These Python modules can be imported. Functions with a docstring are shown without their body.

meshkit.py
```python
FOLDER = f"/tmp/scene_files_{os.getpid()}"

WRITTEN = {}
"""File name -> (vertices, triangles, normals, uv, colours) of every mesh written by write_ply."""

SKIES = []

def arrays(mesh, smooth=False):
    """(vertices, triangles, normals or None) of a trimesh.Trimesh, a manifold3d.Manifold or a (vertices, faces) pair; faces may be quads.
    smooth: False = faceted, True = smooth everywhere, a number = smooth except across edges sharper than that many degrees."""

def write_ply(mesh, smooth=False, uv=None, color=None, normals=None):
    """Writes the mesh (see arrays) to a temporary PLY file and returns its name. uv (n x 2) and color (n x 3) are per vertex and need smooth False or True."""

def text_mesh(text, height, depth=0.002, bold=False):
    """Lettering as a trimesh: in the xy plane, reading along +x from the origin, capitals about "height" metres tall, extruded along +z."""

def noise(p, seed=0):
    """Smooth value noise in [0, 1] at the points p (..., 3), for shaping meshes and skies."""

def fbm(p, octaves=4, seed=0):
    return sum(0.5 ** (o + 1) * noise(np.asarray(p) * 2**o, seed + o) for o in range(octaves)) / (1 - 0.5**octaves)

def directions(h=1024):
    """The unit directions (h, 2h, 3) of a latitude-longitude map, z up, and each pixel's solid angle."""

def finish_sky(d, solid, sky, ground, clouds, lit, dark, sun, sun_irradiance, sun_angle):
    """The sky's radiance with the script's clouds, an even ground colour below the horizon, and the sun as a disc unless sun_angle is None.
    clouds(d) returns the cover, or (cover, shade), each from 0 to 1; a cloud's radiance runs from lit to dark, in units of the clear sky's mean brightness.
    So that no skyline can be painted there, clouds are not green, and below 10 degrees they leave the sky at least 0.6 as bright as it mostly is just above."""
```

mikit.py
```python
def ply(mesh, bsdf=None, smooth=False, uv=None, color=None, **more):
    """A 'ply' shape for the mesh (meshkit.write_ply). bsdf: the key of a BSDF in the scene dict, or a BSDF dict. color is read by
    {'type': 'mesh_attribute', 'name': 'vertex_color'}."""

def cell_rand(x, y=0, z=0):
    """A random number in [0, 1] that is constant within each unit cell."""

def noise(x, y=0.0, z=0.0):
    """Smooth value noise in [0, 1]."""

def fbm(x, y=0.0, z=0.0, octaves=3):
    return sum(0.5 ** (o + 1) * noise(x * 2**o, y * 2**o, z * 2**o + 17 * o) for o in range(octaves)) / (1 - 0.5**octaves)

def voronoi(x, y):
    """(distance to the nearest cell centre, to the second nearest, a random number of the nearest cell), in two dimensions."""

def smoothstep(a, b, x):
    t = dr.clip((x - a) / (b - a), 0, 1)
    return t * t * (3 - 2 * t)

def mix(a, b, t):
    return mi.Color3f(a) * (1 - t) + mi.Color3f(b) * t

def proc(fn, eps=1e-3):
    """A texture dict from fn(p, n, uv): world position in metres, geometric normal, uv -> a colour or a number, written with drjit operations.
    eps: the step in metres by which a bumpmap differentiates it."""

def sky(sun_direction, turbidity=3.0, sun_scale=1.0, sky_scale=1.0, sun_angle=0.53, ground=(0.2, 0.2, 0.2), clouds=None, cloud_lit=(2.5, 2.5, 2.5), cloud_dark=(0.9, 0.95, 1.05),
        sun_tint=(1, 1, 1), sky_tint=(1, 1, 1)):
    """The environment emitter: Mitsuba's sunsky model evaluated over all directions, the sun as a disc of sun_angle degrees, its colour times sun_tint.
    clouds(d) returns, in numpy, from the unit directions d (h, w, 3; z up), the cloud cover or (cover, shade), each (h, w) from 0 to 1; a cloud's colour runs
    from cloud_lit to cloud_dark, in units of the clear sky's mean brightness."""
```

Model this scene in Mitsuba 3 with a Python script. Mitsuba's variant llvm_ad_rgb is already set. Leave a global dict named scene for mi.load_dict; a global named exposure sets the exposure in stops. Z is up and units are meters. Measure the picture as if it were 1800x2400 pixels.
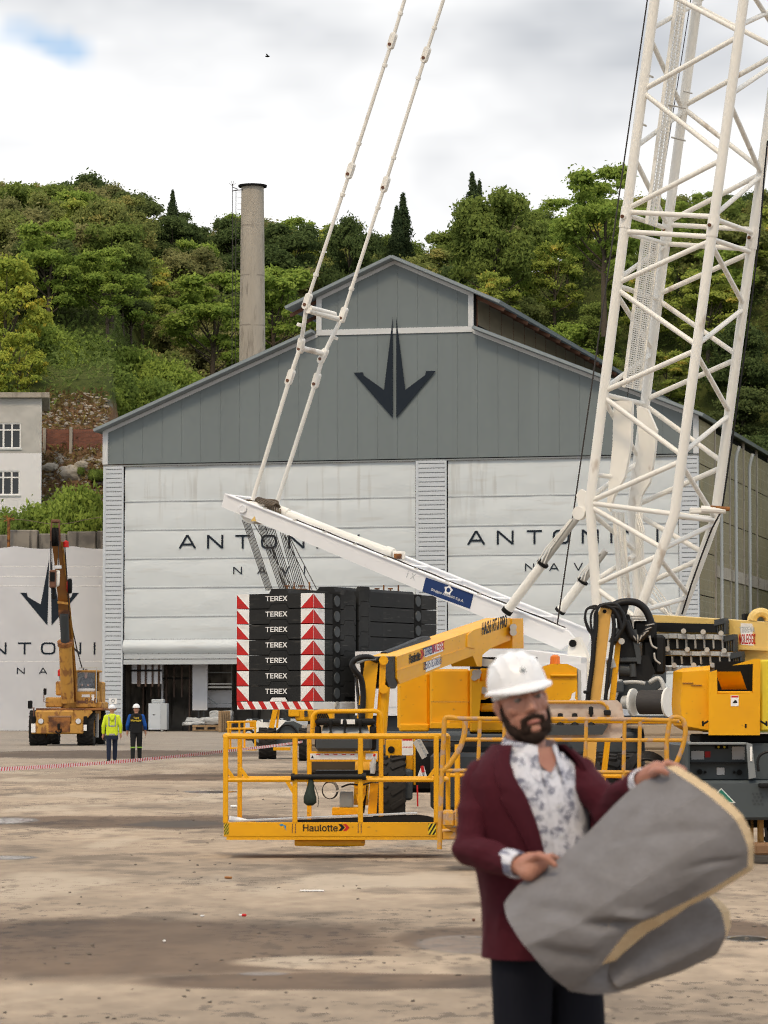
import math, random
import numpy as np, trimesh, manifold3d, drjit as dr, mitsuba as mi, mikit, meshkit
from shapely.geometry import Polygon, LineString, box as sbox, Point
from shapely.ops import unary_union
from shapely import affinity
from mikit import noise, fbm, voronoi, cell_rand, smoothstep, mix

scene, labels = {}, {}
T = mi.ScalarTransform4f
rng = np.random.default_rng(7)

# ------------------------------------------------------------------ camera, sky, exposure
EYE = np.array([0.0, 0.0, 1.65])
FPX = 7700.0                      # focal length in pixels of the 1800 x 2400 photograph
TILT = math.atan(463 / FPX)
ct, st = math.cos(TILT), math.sin(TILT)
fwd = np.array([0, ct, st])
scene['camera'] = {'type': 'thinlens', 'fov': math.degrees(2 * math.atan(900 / FPX)), 'fov_axis': 'x',
                   'to_world': T().look_at(origin=EYE.tolist(), target=(EYE + fwd).tolist(), up=[0, 0, 1]),
                   'aperture_radius': 0.0065, 'focus_distance': 72.0, 'near_clip': 0.5, 'far_clip': 4000.0}
exposure = 2.0
SUN = np.array([-0.20, -0.78, 0.95])

def sky_clouds(d):
    az = np.degrees(np.arctan2(d[..., 0], d[..., 1]))
    el = np.degrees(np.arcsin(np.clip(d[..., 2], -1, 1)))
    p = d * np.array([9.0, 9.0, 20.0])
    a = meshkit.fbm(p + 3.1, 5, 3)
    b = meshkit.fbm(d * np.array([22.0, 22.0, 44.0]) + 7.7, 5, 9)
    shade = np.clip((0.62 * a + 0.38 * b - 0.42) * 3.6, 0, 1)
    # small break in the cloud, high on the left
    f = meshkit.fbm(d * np.array([60.0, 60.0, 60.0]) + 2.2, 4, 4)
    hole = np.hypot((az + 6.0 + .5 * (el - 11.5)) / 0.75, (el - 11.5) / 0.42) + 2.6 * (f - 0.5)
    wide = meshkit.fbm(d * 4.0 + 21.0, 4, 5)
    cover = np.clip(hole * 1.1 - .12, 0.30, 1.0)
    far = np.degrees(np.arccos(np.clip(d[..., 1], -1, 1))) > 25
    cover = np.where(far, np.clip((0.74 - wide) * 6, 0.35, 1.0), cover)
    return cover, shade

scene['sky'] = mikit.sky(SUN, turbidity=3, sun_scale=0.27, sun_angle=12, clouds=sky_clouds,
                         cloud_lit=(2.9, 2.89, 2.87), cloud_dark=(1.55, 1.61, 1.70), ground=(0.25, 0.23, 0.2), sun_tint=(1, 0.95, 0.86), sky_tint=(1.0, 1.10, 1.08))

# ------------------------------------------------------------------ helpers
def ray(px, py):
    u, v = (px - 900) / FPX, (1200 - py) / FPX
    return np.array([u, ct - v * st, st + v * ct])

def P(px, py, Y):                 # the point of the place that a measured pixel shows, at depth Y metres
    d = ray(px, py)
    return EYE + d * (Y / d[1])

def GP(px, py, z=0.0):            # the same, on the level z
    d = ray(px, py)
    return EYE + d * ((z - EYE[2]) / d[2])

def new_key(name):
    used = lambda k: k in labels or k in scene or k in taken
    k, n = name, 0
    while used(k):
        n += 1
        k = f'{name}_{n:03d}'
    taken.add(k)
    return k
taken = set()
SPLIT = {'flange', 'strut_end', 'backstop_collar', 'rung_step', 'drop_bar_end', 'mast_foot', 'strut_bracket', 'head_block', 'motor', 'knob', 'lamp', 'latch', 'head_sheave', 'hydraulic_pipe', 'axle_post', 'cover_groove', 'tape_knot', 'bracket'}

def thing(name, label, cat=None, group=None, kind=None):
    k = new_key(name)
    labels[k] = {'label': label}
    if cat: labels[k]['category'] = cat
    if group: labels[k]['group'] = group
    if kind: labels[k]['kind'] = kind
    return k

def part(parent, name, mesh, m, smooth=False, label=None, kind=None, **kw):
    k = new_key(f'{parent}__{name}')
    if name in SPLIT and isinstance(mesh, list):
        return [part(parent, name, x, m, smooth, label, kind, **kw) for x in mesh][0]
    if isinstance(mesh, (list, tuple)) and len(mesh) and not isinstance(mesh[0], np.ndarray):
        mesh = trimesh.util.concatenate(list(mesh))
    scene[k] = mikit.ply(mesh, m, smooth=smooth, **kw)
    if label or kind:
        labels[k] = {}
        if label: labels[k]['label'] = label
        if kind: labels[k]['kind'] = kind
    return k

def solo(name, mesh, m, label, cat=None, group=None, kind=None, smooth=False, **kw):
    k = thing(name, label, cat, group, kind)
    if isinstance(mesh, list): mesh = trimesh.util.concatenate(mesh)
    scene[k] = mikit.ply(mesh, m, smooth=smooth, **kw)
    return k

def mat(name, color, rough=0.5, metal=0.0, spec=0.5, proc=None, rproc=None, bump=None, **kw):
    c = mikit.proc(proc) if proc else {'type': 'rgb', 'value': list(color)}
    d = {'type': 'principled', 'base_color': c, 'roughness': mikit.proc(rproc) if rproc else rough, 'metallic': metal, 'specular': spec, **kw}
    if bump:
        d = {'type': 'bumpmap', 'arbitrary': mikit.proc(bump[0], eps=bump[2] if len(bump) > 2 else 1e-3), 'scale': bump[1], 'bsdf': d}
    scene['mat_' + name] = {'type': 'twosided', 'bsdf': d}
    return 'mat_' + name

def mesh(v, f): return trimesh.Trimesh(np.asarray(v, float), np.asarray(f, int), process=False)
def cat(*ms):
    l = []
    for m in ms: l.extend(m if isinstance(m, (list, tuple)) else [m])
    return trimesh.util.concatenate(l)
def unit(v): v = np.asarray(v, float); return v / max(np.linalg.norm(v), 1e-12)

def hullpts(pts):
    h = manifold3d.Manifold.hull_points(np.asarray(pts, float)).to_mesh()
    return mesh(h.vert_properties[:, :3], h.tri_verts)

def box(lo, hi, c=0.0):           # axis-aligned box, edges chamfered by c
    lo, hi = np.minimum(lo, hi).astype(float), np.maximum(lo, hi).astype(float)
    if c <= 0:
        m = trimesh.creation.box(bounds=[lo, hi]); return mesh(m.vertices, m.faces)
    c = min(c, 0.45 * (hi - lo).min())
    pts = []
    for a in range(3):
        l, h = lo.copy(), hi.copy()
        l[[i for i in range(3) if i != a]] += c; h[[i for i in range(3) if i != a]] -= c
        pts += [[x, y, z] for x in (l[0], h[0]) for y in (l[1], h[1]) for z in (l[2], h[2])]
    return hullpts(pts)

def cbox(c, s, ch=0.0):
    c, s = np.asarray(c, float), np.asarray(s, float); return box(c - s / 2, c + s / 2, ch)

def frame(d, up=(0, 0, 1)):
    d = unit(d); u = np.asarray(up, float)
    if abs(d @ u) > 0.98: u = np.array([1.0, 0, 0]) if abs(d[0]) < 0.9 else np.array([0, 1.0, 0])
    x = unit(np.cross(d, u)); return x, np.cross(x, d), d

def beam(a, b, w, h, up=(0, 0, 1), c=0.0):     # box from a to b, w across, h along up
    a, b = np.asarray(a, float), np.asarray(b, float)
    x, y, d = frame(b - a, up); L = np.linalg.norm(b - a)
    m = box([-w / 2, -h / 2, 0], [w / 2, h / 2, L], c)
    m.vertices = a + m.vertices[:, :1] * x + m.vertices[:, 1:2] * y + m.vertices[:, 2:] * d
    return mesh(m.vertices, m.faces)

def taper(a, b, wa, ha, wb, hb, up=(0, 0, 1)):
    a, b = np.asarray(a, float), np.asarray(b, float)
    x, y, d = frame(b - a, up)
    pts = [a + sx * wa / 2 * x + sy * ha / 2 * y for sx in (-1, 1) for sy in (-1, 1)] + [b + sx * wb / 2 * x + sy * hb / 2 * y for sx in (-1, 1) for sy in (-1, 1)]
    return hullpts(pts)

def tube(path, r, n=8, caps=True, closed=False):
    p = np.asarray(path, float); m = len(p)
    rr = np.broadcast_to(np.asarray(r, float), (m,))
    tg = np.array([unit(p[min(i + 1, m - 1)] - p[max(i - 1, 0)]) for i in range(m)]) if not closed else np.array([unit(p[(i + 1) % m] - p[i - 1]) for i in range(m)])
    x, y, _ = frame(tg[0]); a = np.arange(n) * 2 * np.pi / n; V = []
    for i in range(m):
        x = unit(x - tg[i] * (x @ tg[i])); y = np.cross(tg[i], x)
        k = 1.0
        if 0 < i < m - 1:
            cth = unit(p[i + 1] - p[i]) @ tg[i]; k = 1 / max(cth, 0.5)
        V.append(p[i] + rr[i] * (np.cos(a)[:, None] * x + np.sin(a)[:, None] * y))
    V = np.vstack(V); F = []
    for i in range(m if closed else m - 1):
        b0, b1 = i * n, ((i + 1) % m) * n
        for j in range(n):
            k = (j + 1) % n
            F += [[b0 + j, b0 + k, b1 + k], [b0 + j, b1 + k, b1 + j]]
    if caps and not closed:
        V = np.vstack([V, p[0], p[-1]]); c0, c1 = len(V) - 2, len(V) - 1
        for j in range(n):
            k = (j + 1) % n
            F += [[c0, k, j], [c1, (m - 1) * n + j, (m - 1) * n + k]]
    return mesh(V, F)

def rod(a, b, r, n=8, r2=None): return tube([a, b], [r, r if r2 is None else r2], n)

def lathe(prof, a, b, n=24):      # prof: (radius, t) along the axis from a towards b in metres
    a = np.asarray(a, float); x, y, d = frame(np.asarray(b, float) - a)
    an = np.arange(n) * 2 * np.pi / n; V = []
    for r, t in prof: V.append(a + d * t + r * (np.cos(an)[:, None] * x + np.sin(an)[:, None] * y))
    V = np.vstack(V); F = []
    for i in range(len(prof) - 1):
        for j in range(n):
            k = (j + 1) % n; F += [[i * n + j, i * n + k, (i + 1) * n + k], [i * n + j, (i + 1) * n + k, (i + 1) * n + j]]
    return mesh(V, F)

def basis(o, ex, ey, ez):
    m = np.eye(4); m[:3, 0], m[:3, 1], m[:3, 2], m[:3, 3] = ex, ey, ez, o; return m

def put(m, M):
    v = np.asarray(m.vertices) @ M[:3, :3].T + M[:3, 3]
    f = np.asarray(m.faces)
    return mesh(v, f if np.linalg.det(M[:3, :3]) > 0 else f[:, ::-1])

def extrude(poly, depth):
    ps = [g for g in getattr(poly, 'geoms', [poly]) if g.area > 1e-7]
    return cat([mesh(m.vertices, m.faces) for m in (trimesh.creation.extrude_polygon(g, depth, engine='earcut') for g in ps)])

def slab(poly, M, depth):         # polygon in the plane of M's x and y, extruded by depth along +z of M
    return put(extrude(poly if not isinstance(poly, list) else Polygon(poly), depth), M)

def sheet(fn, nu, nv):            # grid surface fn(u, v) -> xyz
    u, v = np.meshgrid(np.linspace(0, 1, nu), np.linspace(0, 1, nv), indexing='ij')
    V = fn(u.ravel(), v.ravel()); F = []
    i = np.arange(nu - 1)[:, None] * nv + np.arange(nv - 1)
    a = i.ravel()
    F = np.vstack([np.stack([a, a + nv, a + nv + 1], 1), np.stack([a, a + nv + 1, a + 1], 1)])
    return mesh(V, F)

def arc(c, r, a0, a1, ex, ey, n=10):
    t = np.radians(np.linspace(a0, a1, n))[:, None]
    return np.asarray(c) + r * (np.cos(t) * np.asarray(ex) + np.sin(t) * np.asarray(ey))

def fillet(pts, r, n=5):          # polyline with rounded corners
    pts = [np.asarray(p, float) for p in pts]; out = [pts[0]]
    for i in range(1, len(pts) - 1):
        a, b, c = pts[i - 1], pts[i], pts[i + 1]
        k = min(r, 0.45 * np.linalg.norm(a - b), 0.45 * np.linalg.norm(c - b))
        p, q = b + unit(a - b) * k, b + unit(c - b) * k
        for t in np.linspace(0, 1, n): out.append((1 - t) ** 2 * p + 2 * t * (1 - t) * b + t * t * q)
    out.append(pts[-1]); return np.array(out)

def spline(pts, n=8):
    p = np.asarray(pts, float); q = np.vstack([2 * p[0] - p[1], p, 2 * p[-1] - p[-2]]); out = []
    for i in range(1, len(q) - 2):
        for t in np.linspace(0, 1, n, endpoint=False):
            a, b, c, d = q[i - 1], q[i], q[i + 1], q[i + 2]
            out.append(0.5 * (2 * b + (c - a) * t + (2 * a - 5 * b + 4 * c - d) * t * t + (3 * b - a - 3 * c + d) * t ** 3))
    out.append(p[-1]); return np.array(out)

# wide thin capitals of the hall's lettering, in a unit cell (w 1.2, h 1)
GLYPH = {'A': [[(0, 0), (.6, 1), (1.2, 0)], [(.22, .3), (.98, .3)]], 'N': [[(.06, 0), (.06, .97), (1.14, .03), (1.14, 1)]],
         'T': [[(0, .94), (1.1, .94)], [(.55, .94), (.55, 0)]], 'I': [[(0, 0), (0, 1)]], 'V': [[(0, 1), (.55, 0), (1.1, 1)]],
         'O': [[(.3, .06), (.9, .06), (1.1, .2), (1.14, .5), (1.1, .8), (.9, .94), (.3, .94), (.1, .8), (.06, .5), (.1, .2), (.3, .06), (.5, .06)]]}
def glyph(ch, x, y, h, w=0.075):
    g = unary_union([LineString(l).buffer(w, cap_style=2, join_style=2) for l in GLYPH[ch]])
    g = g.intersection(sbox(-.2, 0, 1.4, 1))
    return affinity.translate(affinity.scale(g, h, h, origin=(0, 0)), x, y)

def text(s, h, M, depth=0.002, bold=True, center=True, stretch=1.0):
    m = meshkit.text_mesh(s, 1.0, 1.0, bold)
    v = np.array(m.vertices); 
    if center: v[:, 0] -= (v[:, 0].min() + v[:, 0].max()) / 2
    v[:, 0] *= h * stretch; v[:, 1] *= h; v[:, 2] *= depth
    return put(mesh(v, m.faces), M)

def srgb(r, g, b):
    c = np.array([r, g, b], float) / 255; return np.where(c < .04045, c / 12.92, ((c + .055) / 1.055) ** 2.4).tolist()
# ------------------------------------------------------------------ materials
def f_yellow(p, n, uv):
    a = fbm(p.x * 3.1, p.y * 3.1, p.z * 3.1, 3); b = fbm(p.x * 23, p.y * 23, p.z * 23, 2)
    c = mix((0.80, 0.395, 0.002), (0.70, 0.325, 0.004), a)
    g = fbm(p.x * 1.1, p.y * 1.1, p.z * .35, 4)
    c = mix(c, (0.34, 0.20, 0.04), smoothstep(.55, .85, g) * .26)
    return mix(c, (0.16, 0.10, 0.05), smoothstep(.74, .88, b) * (.2 + .4 * a))
mat('yellow', 0, 0.42, spec=0.3, proc=f_yellow)
def f_oldyellow(p, n, uv):
    a = fbm(p.x * 1.7, p.y * 1.7, p.z * 2.3, 4); b = fbm(p.x * 7, p.y * 7, p.z * 3, 3)
    c = mix((0.50, 0.27, 0.05), (0.40, 0.19, 0.03), a)
    return mix(c, (0.16, 0.055, 0.02), smoothstep(.50, .72, b) * .75)
mat('oldyellow', 0, 0.6, proc=f_oldyellow)
def f_rust(p, n, uv):
    a = fbm(p.x * 4, p.y * 4, p.z * 4, 4)
    return mix((0.30, 0.12, 0.03), (0.09, 0.035, 0.015), smoothstep(.3, .7, a))
mat('rust', 0, 0.8, proc=f_rust)
def f_cream(p, n, uv):
    a = fbm(p.x * 1.3, p.y * 1.3, p.z * .5, 3); b = fbm(p.x * 1.9, p.y * 1.9, p.z * .9, 2) * .75 + .25 * fbm(p.x * 9, p.y * 9, p.z * 4, 2)
    c = mix((0.79, 0.775, 0.725), (0.72, 0.705, 0.655), a)
    return mix(c, (0.26, 0.16, 0.08), smoothstep(.68, .80, b) * .5)
mat('cream', 0, 0.42, proc=f_cream)
def f_white(p, n, uv):
    a = fbm(p.x * 2, p.y * 2, p.z * 2, 3); b = fbm(p.x * 2.5, p.y * 2.5, p.z * 1.5, 2) * .7 + .3 * fbm(p.x * 12, p.y * 12, p.z * 7, 2)
    c = mix((0.76, 0.77, 0.79), (0.70, 0.71, 0.73), a)
    return mix(c, (0.36, 0.32, 0.27), smoothstep(.72, .88, b) * .4)
mat('white', 0, 0.4, proc=f_white)
def f_clad(p, n, uv):
    s = dr.floor((p.x * .9707 - p.y * .2405) / 1.49)
    a = fbm(p.x * .5, p.y * .5, p.z * .16, 3)
    k = 0.97 + .045 * cell_rand(s, dr.floor(p.z / 30)) + .12 * (a - .5)
    return mi.Color3f(0.146, 0.175, 0.182) * k
mat('clad', 0, 0.55, proc=f_clad)
def f_door(p, n, uv):
    s = p.x * .9707 - p.y * .2405
    a = fbm(s * .35, 0, p.z * 2.2, 4); b = fbm(s * 2.5, 3, p.z * .22, 3); g = fbm(s * .12 + 3, 5, p.z * .12, 3)
    c = mix((0.60, 0.645, 0.665), (0.54, 0.585, 0.605), g)
    c = mix(c, (0.33, 0.30, 0.25), smoothstep(.60, .82, a) * .18)
    top = smoothstep(14.0, 18.6, p.z)
    return mix(c, (0.30, 0.28, 0.24), smoothstep(.54, .80, b) * .32 * top)
mat('door', 0, 0.5, proc=f_door)
def f_slat(p, n, uv):
    a = fbm(p.x * .8, p.y * .8, p.z * 3, 2)
    return mix((0.53, 0.57, 0.61), (0.47, 0.51, 0.55), a)
mat('slat', 0, 0.45, proc=f_slat)
def f_glaze(p, n, uv):
    s = p.x * .24 + p.y * .97
    a = fbm(s * .35, p.z * .35, 0, 3); b = fbm(s * 3, p.z * .25, 2, 3)
    c = mix((0.33, 0.285, 0.195), (0.245, 0.225, 0.165), a)
    c = mix(c, (0.34, 0.27, 0.15), smoothstep(.45, .75, b) * .6)
    gs = dr.abs(s / .66 - dr.floor(s / .66) - .5); gz = dr.abs(p.z / .8 - dr.floor(p.z / .8) - .5)
    return mix(c, (0.40, 0.38, 0.30), dr.maximum(smoothstep(.44, .48, gs), smoothstep(.45, .48, gz)) * .5)
mat('glaze', 0, 0.35, proc=f_glaze)
def f_conc(p, n, uv):
    a = fbm(p.x * 1.3, p.y * 1.3, p.z * .35, 4); b = fbm(p.x * 4, p.y * 4, p.z * .5, 3)
    ring = dr.abs(p.z / 4.6 - dr.floor(p.z / 4.6) - .5)
    c = mix((0.40, 0.36, 0.30), (0.30, 0.27, 0.225), a)
    c = mix(c, (0.14, 0.12, 0.10), smoothstep(.56, .8, b) * .55)
    return mix(c, (0.12, 0.105, 0.09), smoothstep(.475, .497, ring) * .6 * smoothstep(.35, .55, noise(p.x * 2, p.y * 2, p.z * 3)))
mat('conc', 0, 0.9, proc=f_conc)
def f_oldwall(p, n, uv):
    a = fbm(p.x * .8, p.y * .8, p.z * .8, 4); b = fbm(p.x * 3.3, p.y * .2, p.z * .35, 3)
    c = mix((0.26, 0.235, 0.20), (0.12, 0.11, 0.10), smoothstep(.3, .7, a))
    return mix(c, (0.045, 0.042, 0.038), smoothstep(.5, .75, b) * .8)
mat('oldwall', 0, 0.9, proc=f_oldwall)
def f_plaster(p, n, uv):
    a = fbm(p.x * .6, p.y * .6, p.z * .6, 4)
    c = mix((0.50, 0.49, 0.46), (0.40, 0.395, 0.37), smoothstep(.35, .7, a))
    return mix((0.72, 0.72, 0.73), c, smoothstep(22.55, 22.62, p.z))
mat('plaster', 0, 0.85, proc=f_plaster)
def f_brick(p, n, uv):
    s, z = p.x, p.z
    row = dr.floor(z / .12); fx = s / .32 + .5 * (row - 2 * dr.floor(row / 2)); col = dr.floor(fx)
    r = cell_rand(col, row)
    c = mix((0.23, 0.085, 0.05), (0.13, 0.05, 0.035), r)
    j = dr.maximum(smoothstep(.40, .48, dr.abs(z / .12 - row - .5)), smoothstep(.44, .49, dr.abs(fx - col - .5)))
    return mix(c, (0.12, 0.10, 0.085), j * .8)
mat('brick', 0, 0.9, proc=f_brick)
def f_hill(p, n, uv):
    a = fbm(p.x * .13, p.y * .13, p.z * .13, 4); b = fbm(p.x * .9, p.y * .9, p.z * .9, 3)
    c = mix((0.075, 0.085, 0.026), (0.045, 0.062, 0.018), a)
    soil = mix((0.19, 0.115, 0.065), (0.11, 0.068, 0.04), b)
    soil = mix(soil, (0.26, 0.24, 0.21), smoothstep(.62, .75, b))
    # the bare bank beside the white house
    dx = (p.x + 25.8) / 5.6; dz = (p.z - 23.0) / 6.6
    return mix(c, soil, 1 - smoothstep(.7, 1.15, dx * dx + dz * dz + (a - .5) * .9))
mat('hill', 0, 1.0, spec=0.1, proc=f_hill)
def f_tarp(p, n, uv):
    a = fbm(p.x * .25, 0, p.z * .3, 3)
    return mix((0.62, 0.63, 0.65), (0.50, 0.51, 0.54), a)
mat('tarp', 0, 0.5, proc=f_tarp)
def f_wood(p, n, uv):
    a = fbm(p.x * 2, p.y * 2, p.z * 18, 3)
    return mix((0.36, 0.24, 0.13), (0.22, 0.14, 0.075), a)
mat('wood', 0, 0.8, proc=f_wood)

mat('roof', srgb(120, 128, 132), 0.5)
mat('fascia', srgb(128, 138, 142), 0.45)
mat('trim', (0.55, 0.57, 0.58), 0.5)
mat('navy', (0.010, 0.017, 0.027), 0.6, spec=0.2)
mat('black', (0.010, 0.0105, 0.011), 0.5, spec=0.22)
mat('slab_black', 0, 0.55, spec=0.22, proc=lambda p, n, uv: mix(mix((0.0115, 0.0125, 0.0135), (0.022, 0.022, 0.021), fbm(p.x * 2, p.y * 2, p.z * 2, 3)), (0.085, 0.08, 0.072), smoothstep(.64, .82, fbm(p.x * 2.4, p.y * 2.4, p.z * 16, 4)) * .55))
mat('rubber', (0.024, 0.023, 0.022), 0.75)
mat('tyre', (0.026, 0.024, 0.022), 0.85, spec=0.2)
mat('dark', (0.010, 0.010, 0.010), 0.85, spec=0.15)
mat('hose', (0.008, 0.008, 0.009), 0.45, spec=0.3)
mat('red', 0, 0.5, spec=0.3, proc=lambda p, n, uv: mix((0.50, 0.016, 0.014), (0.30, 0.03, 0.025), smoothstep(.5, .8, fbm(p.x * 4, p.y * 4, p.z * 7, 4)) * .6))
mat('signwhite', 0, 0.5, proc=lambda p, n, uv: mix((0.77, 0.77, 0.76), (0.52, 0.50, 0.46), smoothstep(.52, .85, fbm(p.x * 3, p.y * 3, p.z * 5, 4)) * .6))
mat('sticker', (0.62, 0.63, 0.64), 0.5)
mat('darkgrey', (0.048, 0.055, 0.060), 0.5, spec=0.3)
mat('grey', (0.20, 0.22, 0.23), 0.5)
mat('lightgrey', (0.42, 0.45, 0.47), 0.5)
mat('steel', (0.42, 0.41, 0.39), 0.35, metal=0.9)
mat('galv', (0.46, 0.45, 0.42), 0.5, metal=0.3)
mat('rope', (0.13, 0.095, 0.06), 0.6)
mat('ropedark', (0.03, 0.026, 0.024), 0.6)
mat('blue_sign', (0.012, 0.035, 0.13), 0.5, spec=0.25)
mat('green_sign', (0.0, 0.16, 0.11), 0.5)
mat('olive', (0.015, 0.028, 0.02), 0.8)
mat('amber', (0.65, 0.17, 0.01), 0.3)
mat('woodbrown', (0.20, 0.11, 0.055), 0.8)
mat('brown', (0.13, 0.055, 0.03), 0.7)
mat('chassis', (0.062, 0.076, 0.083), 0.45, spec=0.35)
mat('chrome', (0.6, 0.6, 0.6), 0.2, metal=1.0)
mat('paleyellow', (0.66, 0.46, 0.14), 0.4)
mat('plastic_wrap', (0.42, 0.43, 0.43), 0.3)
mat('skin', (0.42, 0.21, 0.14), 0.5)
mat('hivis', (0.58, 0.72, 0.02), 0.7)
mat('reflect', (0.30, 0.31, 0.30), 0.4)
mat('cloth_navy', (0.016, 0.022, 0.045), 0.9, spec=0.2)
mat('cloth_black', (0.014, 0.015, 0.017), 0.9, spec=0.2)
mat('cloth_blue', (0.012, 0.075, 0.32), 0.85, spec=0.2)
mat('yellow_text', (0.60, 0.45, 0.03), 0.7)
mat('helmet_white', (0.74, 0.75, 0.77), 0.28)
mat('lime', (0.25, 0.5, 0.06), 0.7)
scene['mat_glass'] = {'type': 'thindielectric', 'int_ior': 1.5}
mat('darkglass', (0.022, 0.026, 0.03), 0.08)
scene['mat_leaf'] = {'type': 'principledthin', 'base_color': {'type': 'mesh_attribute', 'name': 'vertex_color'}, 'roughness': 0.6, 'diff_trans': 0.75, 'eta': 1.3}
mat('bark', (0.085, 0.068, 0.05), 0.9)
# ------------------------------------------------------------------ yard
def gfeat(px, py, hx, hy):        # an oval on the ground from measured extents
    a, b = GP(px, py - hy), GP(px, py + hy)
    Y = (a[1] + b[1]) / 2
    return (px - 900) / FPX * Y, Y, hx / FPX * Y, abs(a[1] - b[1]) / 2
DAMP = [gfeat(330, 2225, 700, 75), gfeat(900, 2300, 420, 17), gfeat(700, 2300, 420, 22), gfeat(1120, 2205, 240, 32), gfeat(420, 1927, 560, 17), gfeat(440, 1931, 140, 14), gfeat(1700, 2180, 120, 25),
        gfeat(1350, 2120, 260, 12), gfeat(260, 1768, 420, 10), gfeat(520, 1822, 300, 9)]
TONGUE = [gfeat(830, 2256, 270, 17)]
POOL = [gfeat(15, 1925, 75, 8), gfeat(18, 2010, 75, 5.5), gfeat(720, 1938, 200, 7), gfeat(500, 1856, 70, 3), gfeat(1745, 2200, 55, 7)]
WET = [gfeat(430, 1932, 120, 9), gfeat(700, 1934, 160, 6), gfeat(1740, 2200, 60, 8)]
SHEEN = [gfeat(1075, 2215, 110, 22), gfeat(620, 2282, 60, 5)]
def blobs(L, x, y, w):
    r = mi.Float(0)
    for cx, cy, rx, ry in L:
        q = dr.square((x - cx) / rx) + dr.square((y - cy) / ry)
        r = dr.maximum(r, 1 - smoothstep(.55, 1.25, q + w))
    return r
def g_masks(p):
    w = (fbm(p.x * 1.4, p.y * .55, 3, 4) - .5) * .9
    damp = blobs(DAMP, p.x, p.y, w) * (1 - .95 * blobs(TONGUE, p.x, p.y, w))
    pool = blobs(POOL, p.x, p.y, w * 1.5); sheen = blobs(SHEEN, p.x, p.y, w * 1.3)
    return damp, pool, sheen
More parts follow.
